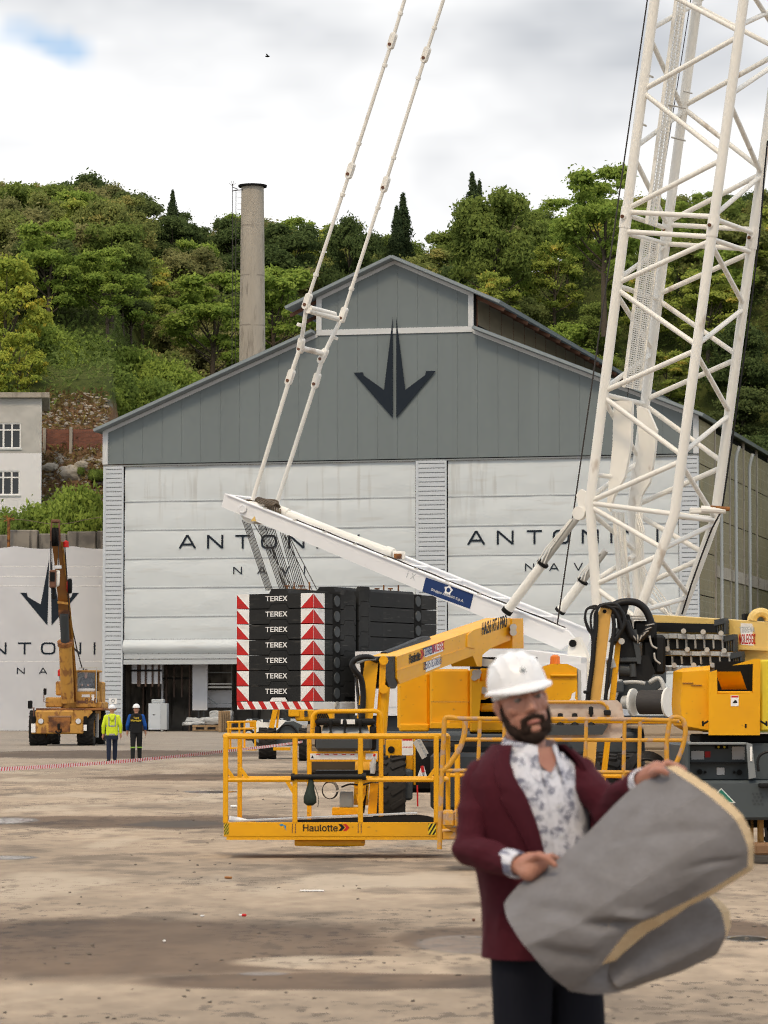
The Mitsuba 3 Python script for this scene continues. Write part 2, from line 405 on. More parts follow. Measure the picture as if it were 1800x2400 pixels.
def f_ground(p, n, uv):
    damp, pool, sheen = g_masks(p)
    a = fbm(p.x * .23, p.y * .23, 1, 4); b = fbm(p.x * 1.7, p.y * .9, 5, 4); c = fbm(p.x * 11, p.y * 7, 8, 3); a2 = fbm(p.x * .6, p.y * .35, 44, 3); e = fbm(p.x * .9, p.y * .22, 12, 4)
    col = mix((0.296, 0.236, 0.176), (0.218, 0.174, 0.131), smoothstep(.32, .68, a))
    col = mix(col, (0.098, 0.079, 0.063), smoothstep(.54, .76, b) * .6)
    col = col * (.76 + .48 * fbm(p.x * 5.5, p.y * 2.6, 31, 4))
    col = mix(col, (0.345, 0.290, 0.226), smoothstep(.55, .75, e) * .7)
    col = mix(col, (0.075, 0.06, 0.048), smoothstep(.56, .76, c) * .7 * smoothstep(.35, .65, a2))
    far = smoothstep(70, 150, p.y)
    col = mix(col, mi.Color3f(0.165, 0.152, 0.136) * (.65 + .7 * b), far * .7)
    col = mix(col, col * mi.Color3f(.38, .31, .25), damp)
    wet = blobs(WET, p.x, p.y, (fbm(p.x * 1.6, p.y * .7, 9, 4) - .5) * 1.6)
    return mix(col, (0.05, 0.040, 0.031), dr.maximum(dr.maximum(pool, wet * .85), sheen * .3))
def f_ground_r(p, n, uv):
    damp, pool, sheen = g_masks(p)
    return dr.clip(.92 - .22 * damp - .90 * pool - .42 * sheen, .04, 1)
def f_ground_b(p, n, uv):
    damp, pool, sheen = g_masks(p)
    return (fbm(p.x * 9, p.y * 9, 2, 4) + .8 * fbm(p.x * 2.2, p.y * 2.2, 4, 2)) * (1 - dr.maximum(pool, sheen * .75)) * (1 - .35 * damp)
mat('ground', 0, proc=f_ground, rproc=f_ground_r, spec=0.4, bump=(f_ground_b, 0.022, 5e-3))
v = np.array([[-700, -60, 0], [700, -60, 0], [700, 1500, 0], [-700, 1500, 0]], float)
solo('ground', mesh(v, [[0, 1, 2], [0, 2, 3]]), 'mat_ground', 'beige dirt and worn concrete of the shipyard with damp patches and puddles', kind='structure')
# small stones and clods lying about
st_ = []
for i in range(240):
    py = 1700 + 690 * rng.random() ** .8; px = rng.uniform(-20, 1820); g = GP(px, max(py, 1730)); r = rng.uniform(.004, .011) * (1 + g[1] / 60)
    m = trimesh.creation.icosphere(subdivisions=0); V = m.vertices * np.array([1.3, 1, .6]) * r * rng.uniform(.7, 1.3, (12, 1)); a = rng.uniform(0, 6.3)
    V = V @ np.array([[math.cos(a), math.sin(a), 0], [-math.sin(a), math.cos(a), 0], [0, 0, 1]]); st_.append(mesh(V + g + [0, 0, r * .25], m.faces))
mat('stone', (0.12, 0.10, 0.08), 0.9)
solo('pebbles', st_, 'mat_stone', 'small stones and clods scattered over the yard', 'stones', kind='stuff')

# ------------------------------------------------------------------ the hall: frame s along the front, i into the hall, z up
LB, RB = np.array([(241.5 - 900) / FPX * 250, 250, 0]), np.array([(1640 - 900) / FPX * 239, 239, 0])
ES = unit(RB - LB); EI = np.array([-ES[1], ES[0], 0]); EZ = np.array([0, 0, 1.0])
HALL = basis(LB, ES, EI, EZ); HW = np.linalg.norm(RB - LB)
FACE = basis(LB, ES, EZ, -EI)     # x = s, y = z, extrusion towards the yard
def FAC(px, py, i=0.0):           # measured pixel on the plane i -> (s, z)
    d = ray(px, py); t = ((LB + i * EI - EYE) @ EI) / (d @ EI); q = EYE + d * t - LB
    return np.array([q @ ES, q[2]])
def facpoly(pts): return Polygon([FAC(*p) for p in pts])
def hb(lo, hi, c=0.0): return put(box(lo, hi, c), HALL)
hall = thing('shipyard_hall', 'huge grey clad hall with raised ridge, two tall white doors and arrow emblem', 'hall')
eL, eR = FAC(241.5, 1012), FAC(1640, 976); pk = FAC(925, 612)
mL0, mL1 = FAC(743, 784), FAC(743, 700); mR0, mR1 = FAC(1111, 775), FAC(1111, 690)
sL, sR = mL0[0], mR0[0]
cz = FAC(900, 1077)[1]
gable = Polygon([(0, cz), (HW, cz), (HW, eR[1]), (sR, mR0[1]), (sL, mL0[1]), (0, eL[1])])
upper = Polygon([(sL, mL0[1]), (sR, mR0[1]), (sR, mR1[1]), tuple(pk), (sL, mL1[1])])
part(hall, 'backing_wall', slab(unary_union([gable.buffer(.001), upper.buffer(.001)]), basis(LB + EI * .12, ES, EZ, -EI), .1), 'mat_darkgrey')
step = FAC(1026, 1000)[0] - FAC(979, 1000)[0]; off = FAC(932, 1000)[0] % step
s = off - step
while s < HW:
    strip = sbox(s + .006, 0, s + step - .006, 60)
    for pg, z0 in ((gable, 0), (upper, 1)):
        q = pg.buffer(-.03).intersection(strip)
        if q.area > .05: part(hall, 'cladding_panel', slab(q, FACE, .07), 'mat_clad')
    s += step
# trims
def fbeam(a, b, w, d0, d1, m, name, up=0.0):
    a, b = np.array(a), np.array(b); n = unit(np.array([-(b - a)[1], (b - a)[0]]))
    q = Polygon([a + n * up, b + n * up, b + n * (up + w), a + n * (up + w)])
    return part(hall, name, slab(q, basis(LB - EI * d0, ES, EZ, -EI), d1 - d0), m)
fbeam((sL, mL0[1]), (sR, mR0[1]), .42, .072, .20, 'mat_trim', 'trim_band', -.1)
for a, b in (((0, eL[1]), (sL, mL0[1])), ((sR, mR0[1]), (HW, eR[1])), ((sL, mL1[1]), tuple(pk)), (tuple(pk), (sR, mR1[1]))):
    fbeam(a, b, .26, .074, .16, 'mat_trim', 'rake_trim', -.22)
for sx, z0, z1 in ((-.02, cz, eL[1]), (HW - .38, cz, eR[1]), (sL, mL0[1] + .3, mL1[1]), (sR - .4, mR0[1] + .3, mR1[1])):
    part(hall, 'corner_trim', hb([sx, -.24, z0], [sx + .4, -.076, z1]), 'mat_trim')
part(hall, 'sill_trim', hb([0, -.16, cz - .16], [HW, -.02, cz - .06]), 'mat_grey')
# roofs, sheets that overhang front and eaves
DEP = 100.0
def roofq(a, b, name, over0, over1, th=.27):
    a, b = np.array(a), np.array(b); d = unit(b - a); a2, b2 = a - d * over0, b + d * over1; n = np.array([-d[1], d[0]])
    q = Polygon([a2 + n * .06, b2 + n * .06, b2 + n * (.06 + th), a2 + n * (.06 + th)])
    k = part(hall, name, slab(q, basis(LB + EI * DEP, ES, EZ, -EI), DEP + 1.1), 'mat_roof')
    q = Polygon([a2 + n * .1, b2 + n * .1, b2 + n * (.02 + th), a2 + n * (.02 + th)])
    part(hall, 'roof_fascia', slab(q, basis(LB - EI * 1.105, ES, EZ, -EI), .06), 'mat_fascia')
roofq((0, eL[1]), (sL, mL0[1]), 'lower_roof', .42, -.05)
roofq((sR, mR0[1]), (HW, eR[1]), 'lower_roof', -.05, .45)
roofq((sL, mL1[1]), tuple(pk), 'ridge_roof', 2.3, .06)
roofq(tuple(pk), (sR, mR1[1]), 'ridge_roof', .06, 2.3)
# timber soffit of the ridge, its glazed side and old panes
for sx, sg in ((sL, -1), (sR, 1)):
    zt, zb = (mL1[1], mL0[1]) if sg < 0 else (mR1[1], mR0[1])
    part(hall, 'ridge_wall', hb([sx - .1, .14, zb], [sx + .1, DEP, zt]), 'mat_dark')
    if sg > 0:
        mat('brownpane', 0, 0.5, spec=0.3, proc=lambda p, n, uv: mix((0.20, 0.165, 0.115), (0.13, 0.108, 0.078), fbm(p.x * .3, p.y * .3, p.z * 1.2, 3)))
        for k in range(22):
            i0 = .5 + k * 4.4
            part(hall, 'ridge_pane', hb([sx + .1, i0 + .06, zb + .5], [sx + .16, i0 + 4.28, zt - .2]), 'mat_brownpane')
            part(hall, 'ridge_mullion', hb([sx + .1, i0 - .06, zb + .2], [sx + .165, i0 + .02, zt]), 'mat_brown')
    for k in range(23):
        part(hall, 'rafter', beam((HALL @ [sx, .4 + k * 4.4, zt - .12, 1])[:3], (HALL @ [sx + sg * 2.2, .4 + k * 4.4, zt - 1.18, 1])[:3], .14, .26), 'mat_brown')
# pillars clad with narrow boards
sp = [(0, FAC(290, 1300)[0]), (FAC(975, 1300)[0], FAC(1048, 1300)[0]), (FAC(1592, 1300)[0], HW)]
pitch = FAC(260, 1300)[1] - FAC(260, 1310.55)[1]
for a, b in sp:
    part(hall, 'pillar_core', hb([a + .03, -.02, 0], [b - .03, .5, cz - .17]), 'mat_grey')
    nb = int(cz / pitch)
    one = hb([a + .22, -.14, 0], [b - .12, -.02, pitch - .055])
    one = mikit.ply(one, 'mat_slat')
    for k in range(nb):
        key = new_key(f'{hall}__board'); scene[key] = {**one, 'to_world': T().translate([0, 0, .05 + k * pitch])}
    for q in (a + .02, b - .12):
        part(hall, 'pillar_trim', hb([q, -.18, 0], [q + (.2 if q < a + .1 else .11), -.02, cz - .17]), 'mat_slat')
# doors: canvas strips with a seam at each
dz = FAC(600, 1239)[1] - FAC(600, 1307)[1]
lift = FAC(400, 1557)[1]
def canvas(s0, s1, z0, z1, i0, sag, seed):
    def fn(u, v):
        s_ = s0 + (s1 - s0) * u; z_ = z0 + (z1 - z0) * v
        b = np.sin(np.pi * v) * sag + .10 * (meshkit.fbm(np.stack([s_ * .7, z_ * 1.2, 0 * s_ + seed], -1), 3) - .5)
        return (HALL @ np.stack([s_, i0 - b, z_, 1 + 0 * s_]))[:3].T
    return sheet(fn, 60, 9)
for di, (a, b, bot) in enumerate(((sp[0][1], sp[1][0], lift), (sp[1][1], sp[2][0], 0.1))):
    door = f'{hall}__door' + ('' if di == 0 else '_001'); taken.add(door)
    labels[door] = {'label': 'white canvas lifting door, raised a storey from the ground' if di == 0 else 'white canvas lifting door, closed'}
    z = cz - .15; k = 0
    first = FAC(600, 1171)[1]
    tops = [z] + [first - j * dz for j in range(12)]
    for t0, t1 in zip(tops[:-1], tops[1:]):
        t1 = max(t1, bot + (1.9 if di == 0 else 0))
        if t0 - t1 < .25: break
        part(door, 'canvas_strip', canvas(a + .05, b - .05, t1 + .02, t0 - .02, .10, .06, k), 'mat_door', smooth=True)
        part(door, 'seam', hb([a + .05, .02, t1 - .035], [b - .05, .13, t1 + .035]), 'mat_lightgrey'); k += 1
    if di == 0:
        part(door, 'folded_canvas', canvas(a + .05, b - .05, bot + .8, bot + 1.86, -.05, .28, 40), 'mat_door', smooth=True)
        part(door, 'bottom_beam', hb([a + .05, -.12, bot], [b - .05, .3, bot + .36]), 'mat_lightgrey')
        part(door, 'bottom_beam', hb([a + .05, -.05, bot + .42], [b - .05, .3, bot + .78]), 'mat_lightgrey')
    part(hall, 'door_jamb', hb([a, .02, 0], [a + .05, .5, cz - .2]), 'mat_dark')
    part(hall, 'door_jamb', hb([b - .05, .02, 0], [b, .5, cz - .2]), 'mat_dark')
# emblem and lettering on cladding and doors
EMB = [[(903, 313), (835, 878), (677, 765), (670, 740), (598, 745), (903, 1095)], [(930, 313), (1000, 878), (1155, 762), (1160, 731), (1237, 730), (930, 1095)]]
emb_polys = [Polygon([FAC(650 + x / 3.318, 650 + y / 3.318) for x, y in q]) for q in EMB]
emblem = f'{hall}__emblem'; taken.add(emblem)
labels[emblem] = {'label': 'dark downward arrow emblem split along its middle'}
for q in emb_polys: part(emblem, 'blade', slab(q, basis(LB - EI * .205, ES, EZ, -EI), .03), 'mat_navy')
def lettering(name, items, h, d0, parent=hall):
    k = new_key(f'{parent}__{name}')
    for ch, px, py in items: part(k, 'letter', slab(glyph(ch, *FAC(px, py), h), basis(LB - EI * d0, ES, EZ, -EI), .006), 'mat_navy')
hh = FAC(440, 1254)[1] - FAC(440, 1286)[1]
lettering('lettering', [('A', 421, 1286), ('N', 486, 1286), ('T', 552, 1286), ('O', 612, 1286), ('N', 676, 1285.5), ('I', 744, 1285.5), ('N', 772, 1285), ('I', 841, 1285)], hh, .035)
lettering('lettering', [('A', 1097, 1277), ('N', 1165, 1276.5), ('T', 1235, 1275.5), ('O', 1296, 1275), ('N', 1364, 1274), ('I', 1433, 1273), ('N', 1461, 1272), ('I', 1541, 1271)], hh, .035)
h2 = FAC(550, 1328.6)[1] - FAC(550, 1346)[1]
lettering('lettering', [('N', 547, 1346), ('A', 604, 1345.5), ('V', 659, 1345), ('I', 714, 1344.5)], h2, .035)
lettering('lettering', [('N', 1231, 1338.5), ('A', 1288, 1338), ('V', 1346, 1337), ('I', 1404, 1336)], h2, .035)
# right flank: posts, panes in bays, concrete band, eave and down pipes
zE = eR[1]
part(hall, 'flank_wall', hb([HW - .5, .5, 0], [HW - .1, DEP, zE - .2]), 'mat_dark')
for k in range(12):
    i0 = .4 + k * 8.0
    part(hall, 'flank_post', hb([HW - .1, i0 + 7.6, 0], [HW + .06, i0 + 8.0, zE]), 'mat_conc')
    zs = [0.4, 4.2, 8.0, 11.6, 12.5, 16.0, 19.6, zE - .5] if k else [.4, 3.6, 6.8, 10.0, 13.2, 16.4, 19.6, zE - .1]
    for j in range(7):
        if k and j == 3: part(hall, 'flank_beam', hb([HW - .1, i0, zs[3]], [HW + .10, i0 + 7.6, zs[4]]), 'mat_conc'); continue
        for c in range(4):
            part(hall, 'flank_pane', hb([HW - .1, i0 + c * 1.9 + .03, zs[j] + .04], [HW - .02, i0 + c * 1.9 + 1.87, zs[j + 1] - .04]), 'mat_glaze')
for i0 in (8.3, 16.4, 24.4):
    part(hall, 'down_pipe', tube(fillet([(HALL @ [HW + .75, i0, zE - .9, 1])[:3], (HALL @ [HW + .45, i0, zE - 1.8, 1])[:3], (HALL @ [HW + .45, i0, .2, 1])[:3]], .4), .13, 8), 'mat_lightgrey', smooth=40)
# interior seen under the raised door
inn = 14.0
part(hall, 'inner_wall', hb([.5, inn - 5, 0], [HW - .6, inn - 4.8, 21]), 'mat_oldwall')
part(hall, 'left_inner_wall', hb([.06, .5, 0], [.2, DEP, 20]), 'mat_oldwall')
mat('barbrown', (0.075, 0.048, 0.036), 0.8)
s1 = FAC(300, 1600)[0]
part(hall, 'inner_partition', hb([s1 + 1.6, 3.2, 0], [FAC(352, 1600)[0], 3.35, lift + 2]), 'mat_tarp')
for k in range(7):
    q = s1 + .2 + k * .62
    part(hall, 'inner_bar', hb([q, 2.9, 0 if k % 3 == 0 else 2.6], [q + .1, 3.05, lift + 2]), 'mat_barbrown')
part(hall, 'inner_bar', hb([s1, 2.92, lift - 1.1], [s1 + 4.0, 3.04, lift - .95]), 'mat_dark')
for px in (355, 418, 470, 520): 
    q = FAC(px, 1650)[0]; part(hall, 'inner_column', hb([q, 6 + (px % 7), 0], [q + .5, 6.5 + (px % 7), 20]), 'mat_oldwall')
part(hall, 'inner_partition', hb([FAC(428, 1600)[0], 2.5, 1.6], [FAC(463, 1600)[0], 2.7, 12]), 'mat_tarp')
part(hall, 'inner_partition', hb([FAC(297, 1600)[0], 1.2, 3.6], [FAC(368, 1600)[0], 1.3, lift + 2]), 'mat_tarp')
for px in (311, 315, 329, 345, 360): part(hall, 'inner_bar', hb([FAC(px, 1600)[0], 1.05, 3.4], [FAC(px, 1600)[0] + .12, 1.18, lift + 2]), 'mat_barbrown')
part(hall, 'inner_bar', hb([FAC(296, 1600)[0], 1.0, 4.55], [FAC(370, 1600)[0], 1.04, 4.68]), 'mat_dark')
# ------------------------------------------------------------------ hill
SKYL = np.array([(-300, 430), (0, 420), (80, 430), (130, 415), (250, 412), (330, 470), (450, 500), (550, 505), (630, 490), (700, 515), (760, 545), (800, 525), (900, 560), (960, 535), (1000, 535),
                 (1060, 535), (1120, 530), (1160, 475), (1250, 485), (1330, 455), (1400, 425), (1450, 440), (1550, 470), (1650, 450), (1800, 440), (2100, 430)], float)
def hill_z(X, Y):
    X, Y = np.asarray(X, float), np.asarray(Y, float)
    px = 900 + FPX * X / Y
    ridge = 1.65 + (1663 - np.interp(px, SKYL[:, 0], SKYL[:, 1])) / FPX * 425 - 8.5
    q0, q1 = X - LB[0], Y - LB[1]
    s_, i_ = q0 * ES[0] + q1 * ES[1], q0 * EI[0] + q1 * EI[1]
    d = np.hypot(np.maximum(np.maximum(-s_, s_ - HW), 0), np.maximum(np.maximum(-i_, i_ - DEP), 0)) - 3
    k = np.clip(d / 78, 0, 1)
    h = ridge * (k * (1.75 - .75 * k))
    left = np.clip((320 - px) / 60, 0, 1)
    bank = np.interp(Y, [257, 273, 291, 330, 425], [14, 14.4, 30.5, 42, 60])
    h = h * (1 - left) + np.minimum(bank, ridge) * left
    h += 1.6 * (meshkit.fbm(np.stack([X * .07, Y * .07, 0 * X], -1), 4, 2) - .5) * np.clip(h / 10, 0, 1)
    h = np.where(left > .5, np.where(Y < 256.9, -.5, h), h * np.clip((Y - 238) / 45, 0, 1))
    h = np.where((i_ < 4) & (s_ > -2) & (s_ < HW + 3), -.5, h)
    return np.where(d < 0, -0.5, h) - np.clip(Y - 430, 0, None) * .15
gx, gy = np.meshgrid(np.linspace(-.42, .42, 300), np.linspace(236, 520, 142), indexing='ij')
V = np.stack([gx * gy, gy, hill_z(gx * gy, gy)], -1).reshape(-1, 3)
a = (np.arange(299)[:, None] * 142 + np.arange(141)).ravel()
solo('hillside', mesh(V, np.vstack([np.stack([a, a + 142, a + 143], 1), np.stack([a, a + 143, a + 1], 1)])), 'mat_hill', 'wooded hillside rising behind the hall', kind='structure', smooth=True)

# ------------------------------------------------------------------ trees: shapegroups of trunk and crown, then single trees
def leaf_mesh(pts, nrm, size, r, asp=1.9, droop=.0):
    n = len(pts); a = unit_rows(nrm * .7 + r.normal(0, .75, (n, 3)) - [0, 0, droop]); t = r.normal(0, 1, (n, 3))
    x = unit_rows(np.cross(a, t)); y = np.cross(a, x); sz = size * r.uniform(.6, 1.35, (n, 1))
    fold = a * sz * .22
    P0, P1, P2, P3 = pts - x * sz * asp / 2, pts + y * sz * .5 + fold, pts + x * sz * asp / 2, pts - y * sz * .5 + fold
    V = np.stack([P0, P1, P2, P3], 1).reshape(-1, 3); i = np.arange(n)[:, None] * 4
    return mesh(V, np.vstack([i + [0, 1, 2], i + [0, 2, 3]]))
def unit_rows(v): return v / np.maximum(np.linalg.norm(v, axis=1, keepdims=True), 1e-9)
def crown_pts(r, clumps, per, shell=.55):
    out, nn, cid = [], [], []
    for k, (c, rad) in enumerate(clumps):
        m = int(per * (np.mean(rad) ** 2)); d = unit_rows(r.normal(0, 1, (m, 3))); d[:, 2] = np.where(d[:, 2] < -.55, -d[:, 2], d[:, 2])
        q = shell + (1 - shell) * r.random((m, 1)) ** .6
        q = q * (1 + .28 * (meshkit.noise(d * 3.1 + k * 9.7, k)[:, None] - .5) * 2)
        out.append(np.asarray(c) + d * q * np.asarray(rad)); nn.append(d); cid += [k] * m
    return np.vstack(out), np.vstack(nn), np.array(cid)
TREES = {}
def make_tree(key, seed, kind, cols, leaf):
    r = np.random.default_rng(seed); cl = []
    if kind == 'broad':           # unit: about 10 m high
        for k in range(46):
            t = r.random(); z = 3.2 + 6.0 * t; R = 3.4 * math.sqrt(max(0, 1 - ((z - 5.4) / 4.6) ** 2)); a = r.uniform(0, 6.283); q = R * r.random() ** .45
            cl.append(((q * math.cos(a), q * math.sin(a), z), np.array([1.25, 1.25, .95]) * r.uniform(.5, 1.3)))
        per = 300
    elif kind == 'airy':
        for k in range(48):
            t = r.random(); z = 3.5 + 7.2 * t; R = 3.3 * math.sqrt(max(0, 1 - ((z - 6.3) / 5.0) ** 2)); a = r.uniform(0, 6.283); q = R * r.random() ** .4
            cl.append(((q * math.cos(a), q * math.sin(a), z), np.array([1.1, 1.1, .55]) * r.uniform(.45, 1.2)))
        per = 300
    elif kind == 'cypress':
        for k in range(26):
            z = .6 + k * .37; w = 1.05 * (1 - (k / 26) ** 1.6) ** .8 + .12
            a = r.uniform(0, 6.283); cl.append(((.25 * w * math.cos(a), .25 * w * math.sin(a), z), np.array([w, w, .9]) * r.uniform(.85, 1.1)))
        per = 560
    elif kind == 'shrub':
        for k in range(15):
            a = r.uniform(0, 6.283); q = 2.6 * r.random() ** .6; z = .5 + 2.0 * r.random() * (1 - q / 4)
            cl.append(((q * math.cos(a), q * math.sin(a), z), np.array([1.25, 1.25, .95]) * r.uniform(.6, 1.2)))
        per = 380
    pts, nn, cid = crown_pts(r, cl, per, .12)
    if kind != 'cypress':          # loose sprays between the clumps
        j = r.choice(len(pts), len(pts) // 4); pts = np.vstack([pts, pts[j] + r.normal(0, .27, (len(j), 3))]); nn = np.vstack([nn, nn[j]]); cid = np.concatenate([cid, r.integers(0, len(cl), len(j))])
    ok = pts[:, 2] > .15; pts, nn, cid = pts[ok], nn[ok], cid[ok]
    lm = leaf_mesh(pts, nn, leaf * .92, r, 1.9 if kind != 'cypress' else 2.6, 0 if kind != 'airy' else -.3)
    c0, c1 = np.array(cols[0]), np.array(cols[1]); tone = r.random(len(cl))[cid] * .65 + r.random(len(pts)) * .35
    col = c0 + (c1 - c0) * tone[:, None]; col = col * r.uniform(.8, 1.2, (len(pts), 1))
    if len(cols) > 2: 
        sel = (r.random(len(cl)) < .18)[cid] & (r.random(len(pts)) < .8); col[sel] = np.array(cols[2]) * r.uniform(.8, 1.2, (sel.sum(), 1))
    col = np.repeat(col, 4, 0)
    th = {'broad': 6.5, 'airy': 8.5, 'cypress': 9, 'shrub': 1.6}[kind]
    trunk = [tube([(0, 0, -1.2), (.1, .05, th * .4), (-.05, .1, th * .75), (0, 0, th)], [.24, .18, .11, .04], 6)] if kind != 'shrub' else [rod((0, 0, -.4), (0, 0, 1.6), .06, 5)]
    for c, rad in cl[:12 if kind in ('broad', 'airy') else 5]:
        c = np.array(c); b = np.array([0, 0, min(c[2] * .55 + .4, th * .8)]); trunk.append(tube([b, (b + c) / 2 + [0, 0, -.2], c], [.09, .06, .02], 5))
    TREES[key] = 'group_' + key
    lv = np.array(lm.vertices).reshape(-1, 4, 3); ln = unit_rows(np.cross(lv[:, 1] - lv[:, 0], lv[:, 2] - lv[:, 0])); ln = ln * np.sign((ln * nn).sum(1, keepdims=True) + 1e-9)
    ctr = np.array([0, 0, th * .6]); soft = unit_rows(.22 * nn + .48 * unit_rows(pts - ctr) + .58 * ln)
    crown = {'type': 'ply', 'filename': meshkit.write_ply(lm, False, None, col, normals=np.repeat(soft, 4, 0)), 'face_normals': False, 'bsdf': {'type': 'ref', 'id': 'mat_leaf'}}
    scene['group_' + key] = {'type': 'shapegroup', 'trunk': mikit.ply(cat(trunk), 'mat_bark', smooth=True), 'crown': crown}
make_tree('oak0', 11, 'broad', [(0.070, 0.105, 0.038), (0.122, 0.167, 0.059)], .195)
make_tree('oak1', 12, 'broad', [(0.084, 0.118, 0.042), (0.150, 0.188, 0.068)], .195)
make_tree('mid0', 13, 'broad', [(0.139, 0.194, 0.049), (0.226, 0.283, 0.071)], .205)
make_tree('mid1', 14, 'broad', [(0.157, 0.194, 0.059), (0.261, 0.289, 0.091), (0.321, 0.302, 0.097)], .205)
make_tree('light0', 15, 'airy', [(0.171, 0.262, 0.052), (0.313, 0.398, 0.084)], .205)
make_tree('light1', 16, 'airy', [(0.205, 0.273, 0.055), (0.392, 0.438, 0.097), (0.522, 0.438, 0.097)], .205)
make_tree('olive0', 17, 'broad', [(0.171, 0.188, 0.074), (0.287, 0.278, 0.116)], .195)
make_tree('yellow0', 18, 'airy', [(0.20, 0.29, 0.055), (0.42, 0.44, 0.075), (0.50, 0.44, 0.07)], .205)
make_tree('cyp0', 19, 'cypress', [(0.045, 0.073, 0.036), (0.090, 0.124, 0.055)], .15)
make_tree('shrub0', 20, 'shrub', [(0.118, 0.178, 0.042), (0.226, 0.302, 0.071)], .16)
make_tree('shrub1', 21, 'shrub', [(0.148, 0.220, 0.046), (0.313, 0.398, 0.082)], .16)
LAB = {'oak': ('dense dark evergreen tree', 'dark evergreen trees of the hill'),
       'mid': ('full mid green leafy tree', 'mid green trees of the hill'),
       'light': ('loose bright green leafy tree', 'bright green trees of the hill'),
       'olive': ('olive tinted bushy tree', 'olive tinted trees of the hill'),
       'shrub': ('low leafy green shrub at the foot of the wooded hillside', 'green shrubs of the hill')}
def plant(kind, x, y, z, sc, rz, name='tree', label=None, cat_='tree', group=None, sxy=1.0):
    base = kind.rstrip('0123456789')
    if label is None:
        label, group = LAB[base]
        if base != 'shrub':
            px_ = 900 + FPX * x / y; tp_ = 1663 - (z + sc * 10.5 - 1.65) / y * FPX
            at = 'at the far left' if px_ < 250 else 'left of the chimney' if px_ < 550 else 'between chimney and hall ridge' if px_ < 860 else 'right of the hall ridge' if px_ < 1270 else 'behind the crane boom' if px_ < 1640 else 'at the right edge'
            rel = tp_ - np.interp(px_, SKYL[:, 0], SKYL[:, 1]); up_ = 'on the skyline' if rel < 45 else 'high on the hill' if rel < 140 else 'low on the hill'
            label = f'{label} {up_}, {at}'; group = f'{group} {up_} {at}'
    k = thing(name, label, cat_, group)
    scene[k] = {'type': 'instance', 'g': {'type': 'ref', 'id': TREES[kind]}, 'to_world': T().translate([float(x), float(y), float(z)]).rotate([0, 0, 1], float(rz)).scale([float(sc * sxy), float(sc * sxy), float(sc)])}
ROOFL = np.array([(-400, 1120), (95, 1120), (228, 1010), (670, 815), (672, 724), (925, 602), (1179, 705), (1655, 985), (1800, 1068), (2000, 1180)], float)
def at_top(kind, px, py, Y, H, **kw):      # a tree whose tip shows at the pixel
    q = P(px, py, Y); unitH = {'broad': 10.2, 'airy': 11.2, 'cypress': 10.9, 'shrub': 3.2}[{'oak': 'broad', 'mid': 'broad', 'olive': 'broad', 'light': 'airy', 'yellow': 'airy', 'cyp': 'cypress', 'shrub': 'shrub'}[kind.rstrip('0123456789')]]
    plant(kind, q[0], q[1], q[2] - H, H / unitH, rng.uniform(0, 360), **kw)
at_top('cyp0', 405, 441, 418, 9.5, name='cypress', label='single dark cypress tip standing above the ridge, left of the chimney', cat_='cypress', sxy=1.15)
at_top('cyp0', 944, 447, 415, 11, name='cypress', label='taller dark cypress of the pair above the hall ridge', cat_='cypress', sxy=1.25)
at_top('cyp0', 929, 478, 413, 9, name='cypress', label='shorter cypress touching the left side of its taller twin above the hall ridge', cat_='cypress', sxy=1.2)
at_top('cyp0', 1108, 398, 410, 15, name='cypress', label='tallest dark cypress, pointed, on the skyline between hall ridge and crane', cat_='cypress', sxy=1.0)
at_top('cyp0', 1124, 415, 412, 14, name='cypress', label='slim cypress leaning on the right side of the tallest cypress', cat_='cypress', sxy=.8)
at_top('light0', 1415, 392, 360, 17, label='large bright green tree on the skyline behind the crane boom', sxy=1.0)
at_top('yellow0', 15, 610, 300, 15, label='yellow green autumn tree at the left edge of the hillside', sxy=.85)
at_top('yellow0', 45, 780, 290, 9, label='smaller yellow leaved tree above the white house roof', sxy=.9)
at_top('oak0', 215, 408, 420, 13, label='broad dark evergreen crown topping the ridge at the far left', sxy=1.25)
at_top('oak1', 300, 440, 415, 12, label='dark evergreen crown on the ridge right of the broadest one', sxy=1.1)
at_top('olive0', 10, 415, 410, 12, label='rusty olive tree on the ridge at the left edge', sxy=1.0)
at_top('mid0', 1160, 432, 385, 17, label='tall loose crowned green tree right of the tallest cypress', sxy=.85)
at_top('oak0', 820, 505, 400, 13, label='dark tree seen between the two pendant bars and the cypress pair', sxy=.8)
at_top('light1', 1150, 640, 362, 9, label='bright yellow green tree just behind the right slope of the hall ridge', sxy=1.1)
at_top('light0', 640, 620, 330, 13, label='bright green tree between chimney and hall ridge', sxy=1.2)
at_top('light0', 500, 640, 326, 13, label='bright green tree left of the chimney foot', sxy=1.25)
pts_ = []
r_ = np.random.default_rng(4)
kinds = ['oak0', 'oak1', 'mid0', 'mid1', 'light0', 'light1', 'olive0']
cand = 0
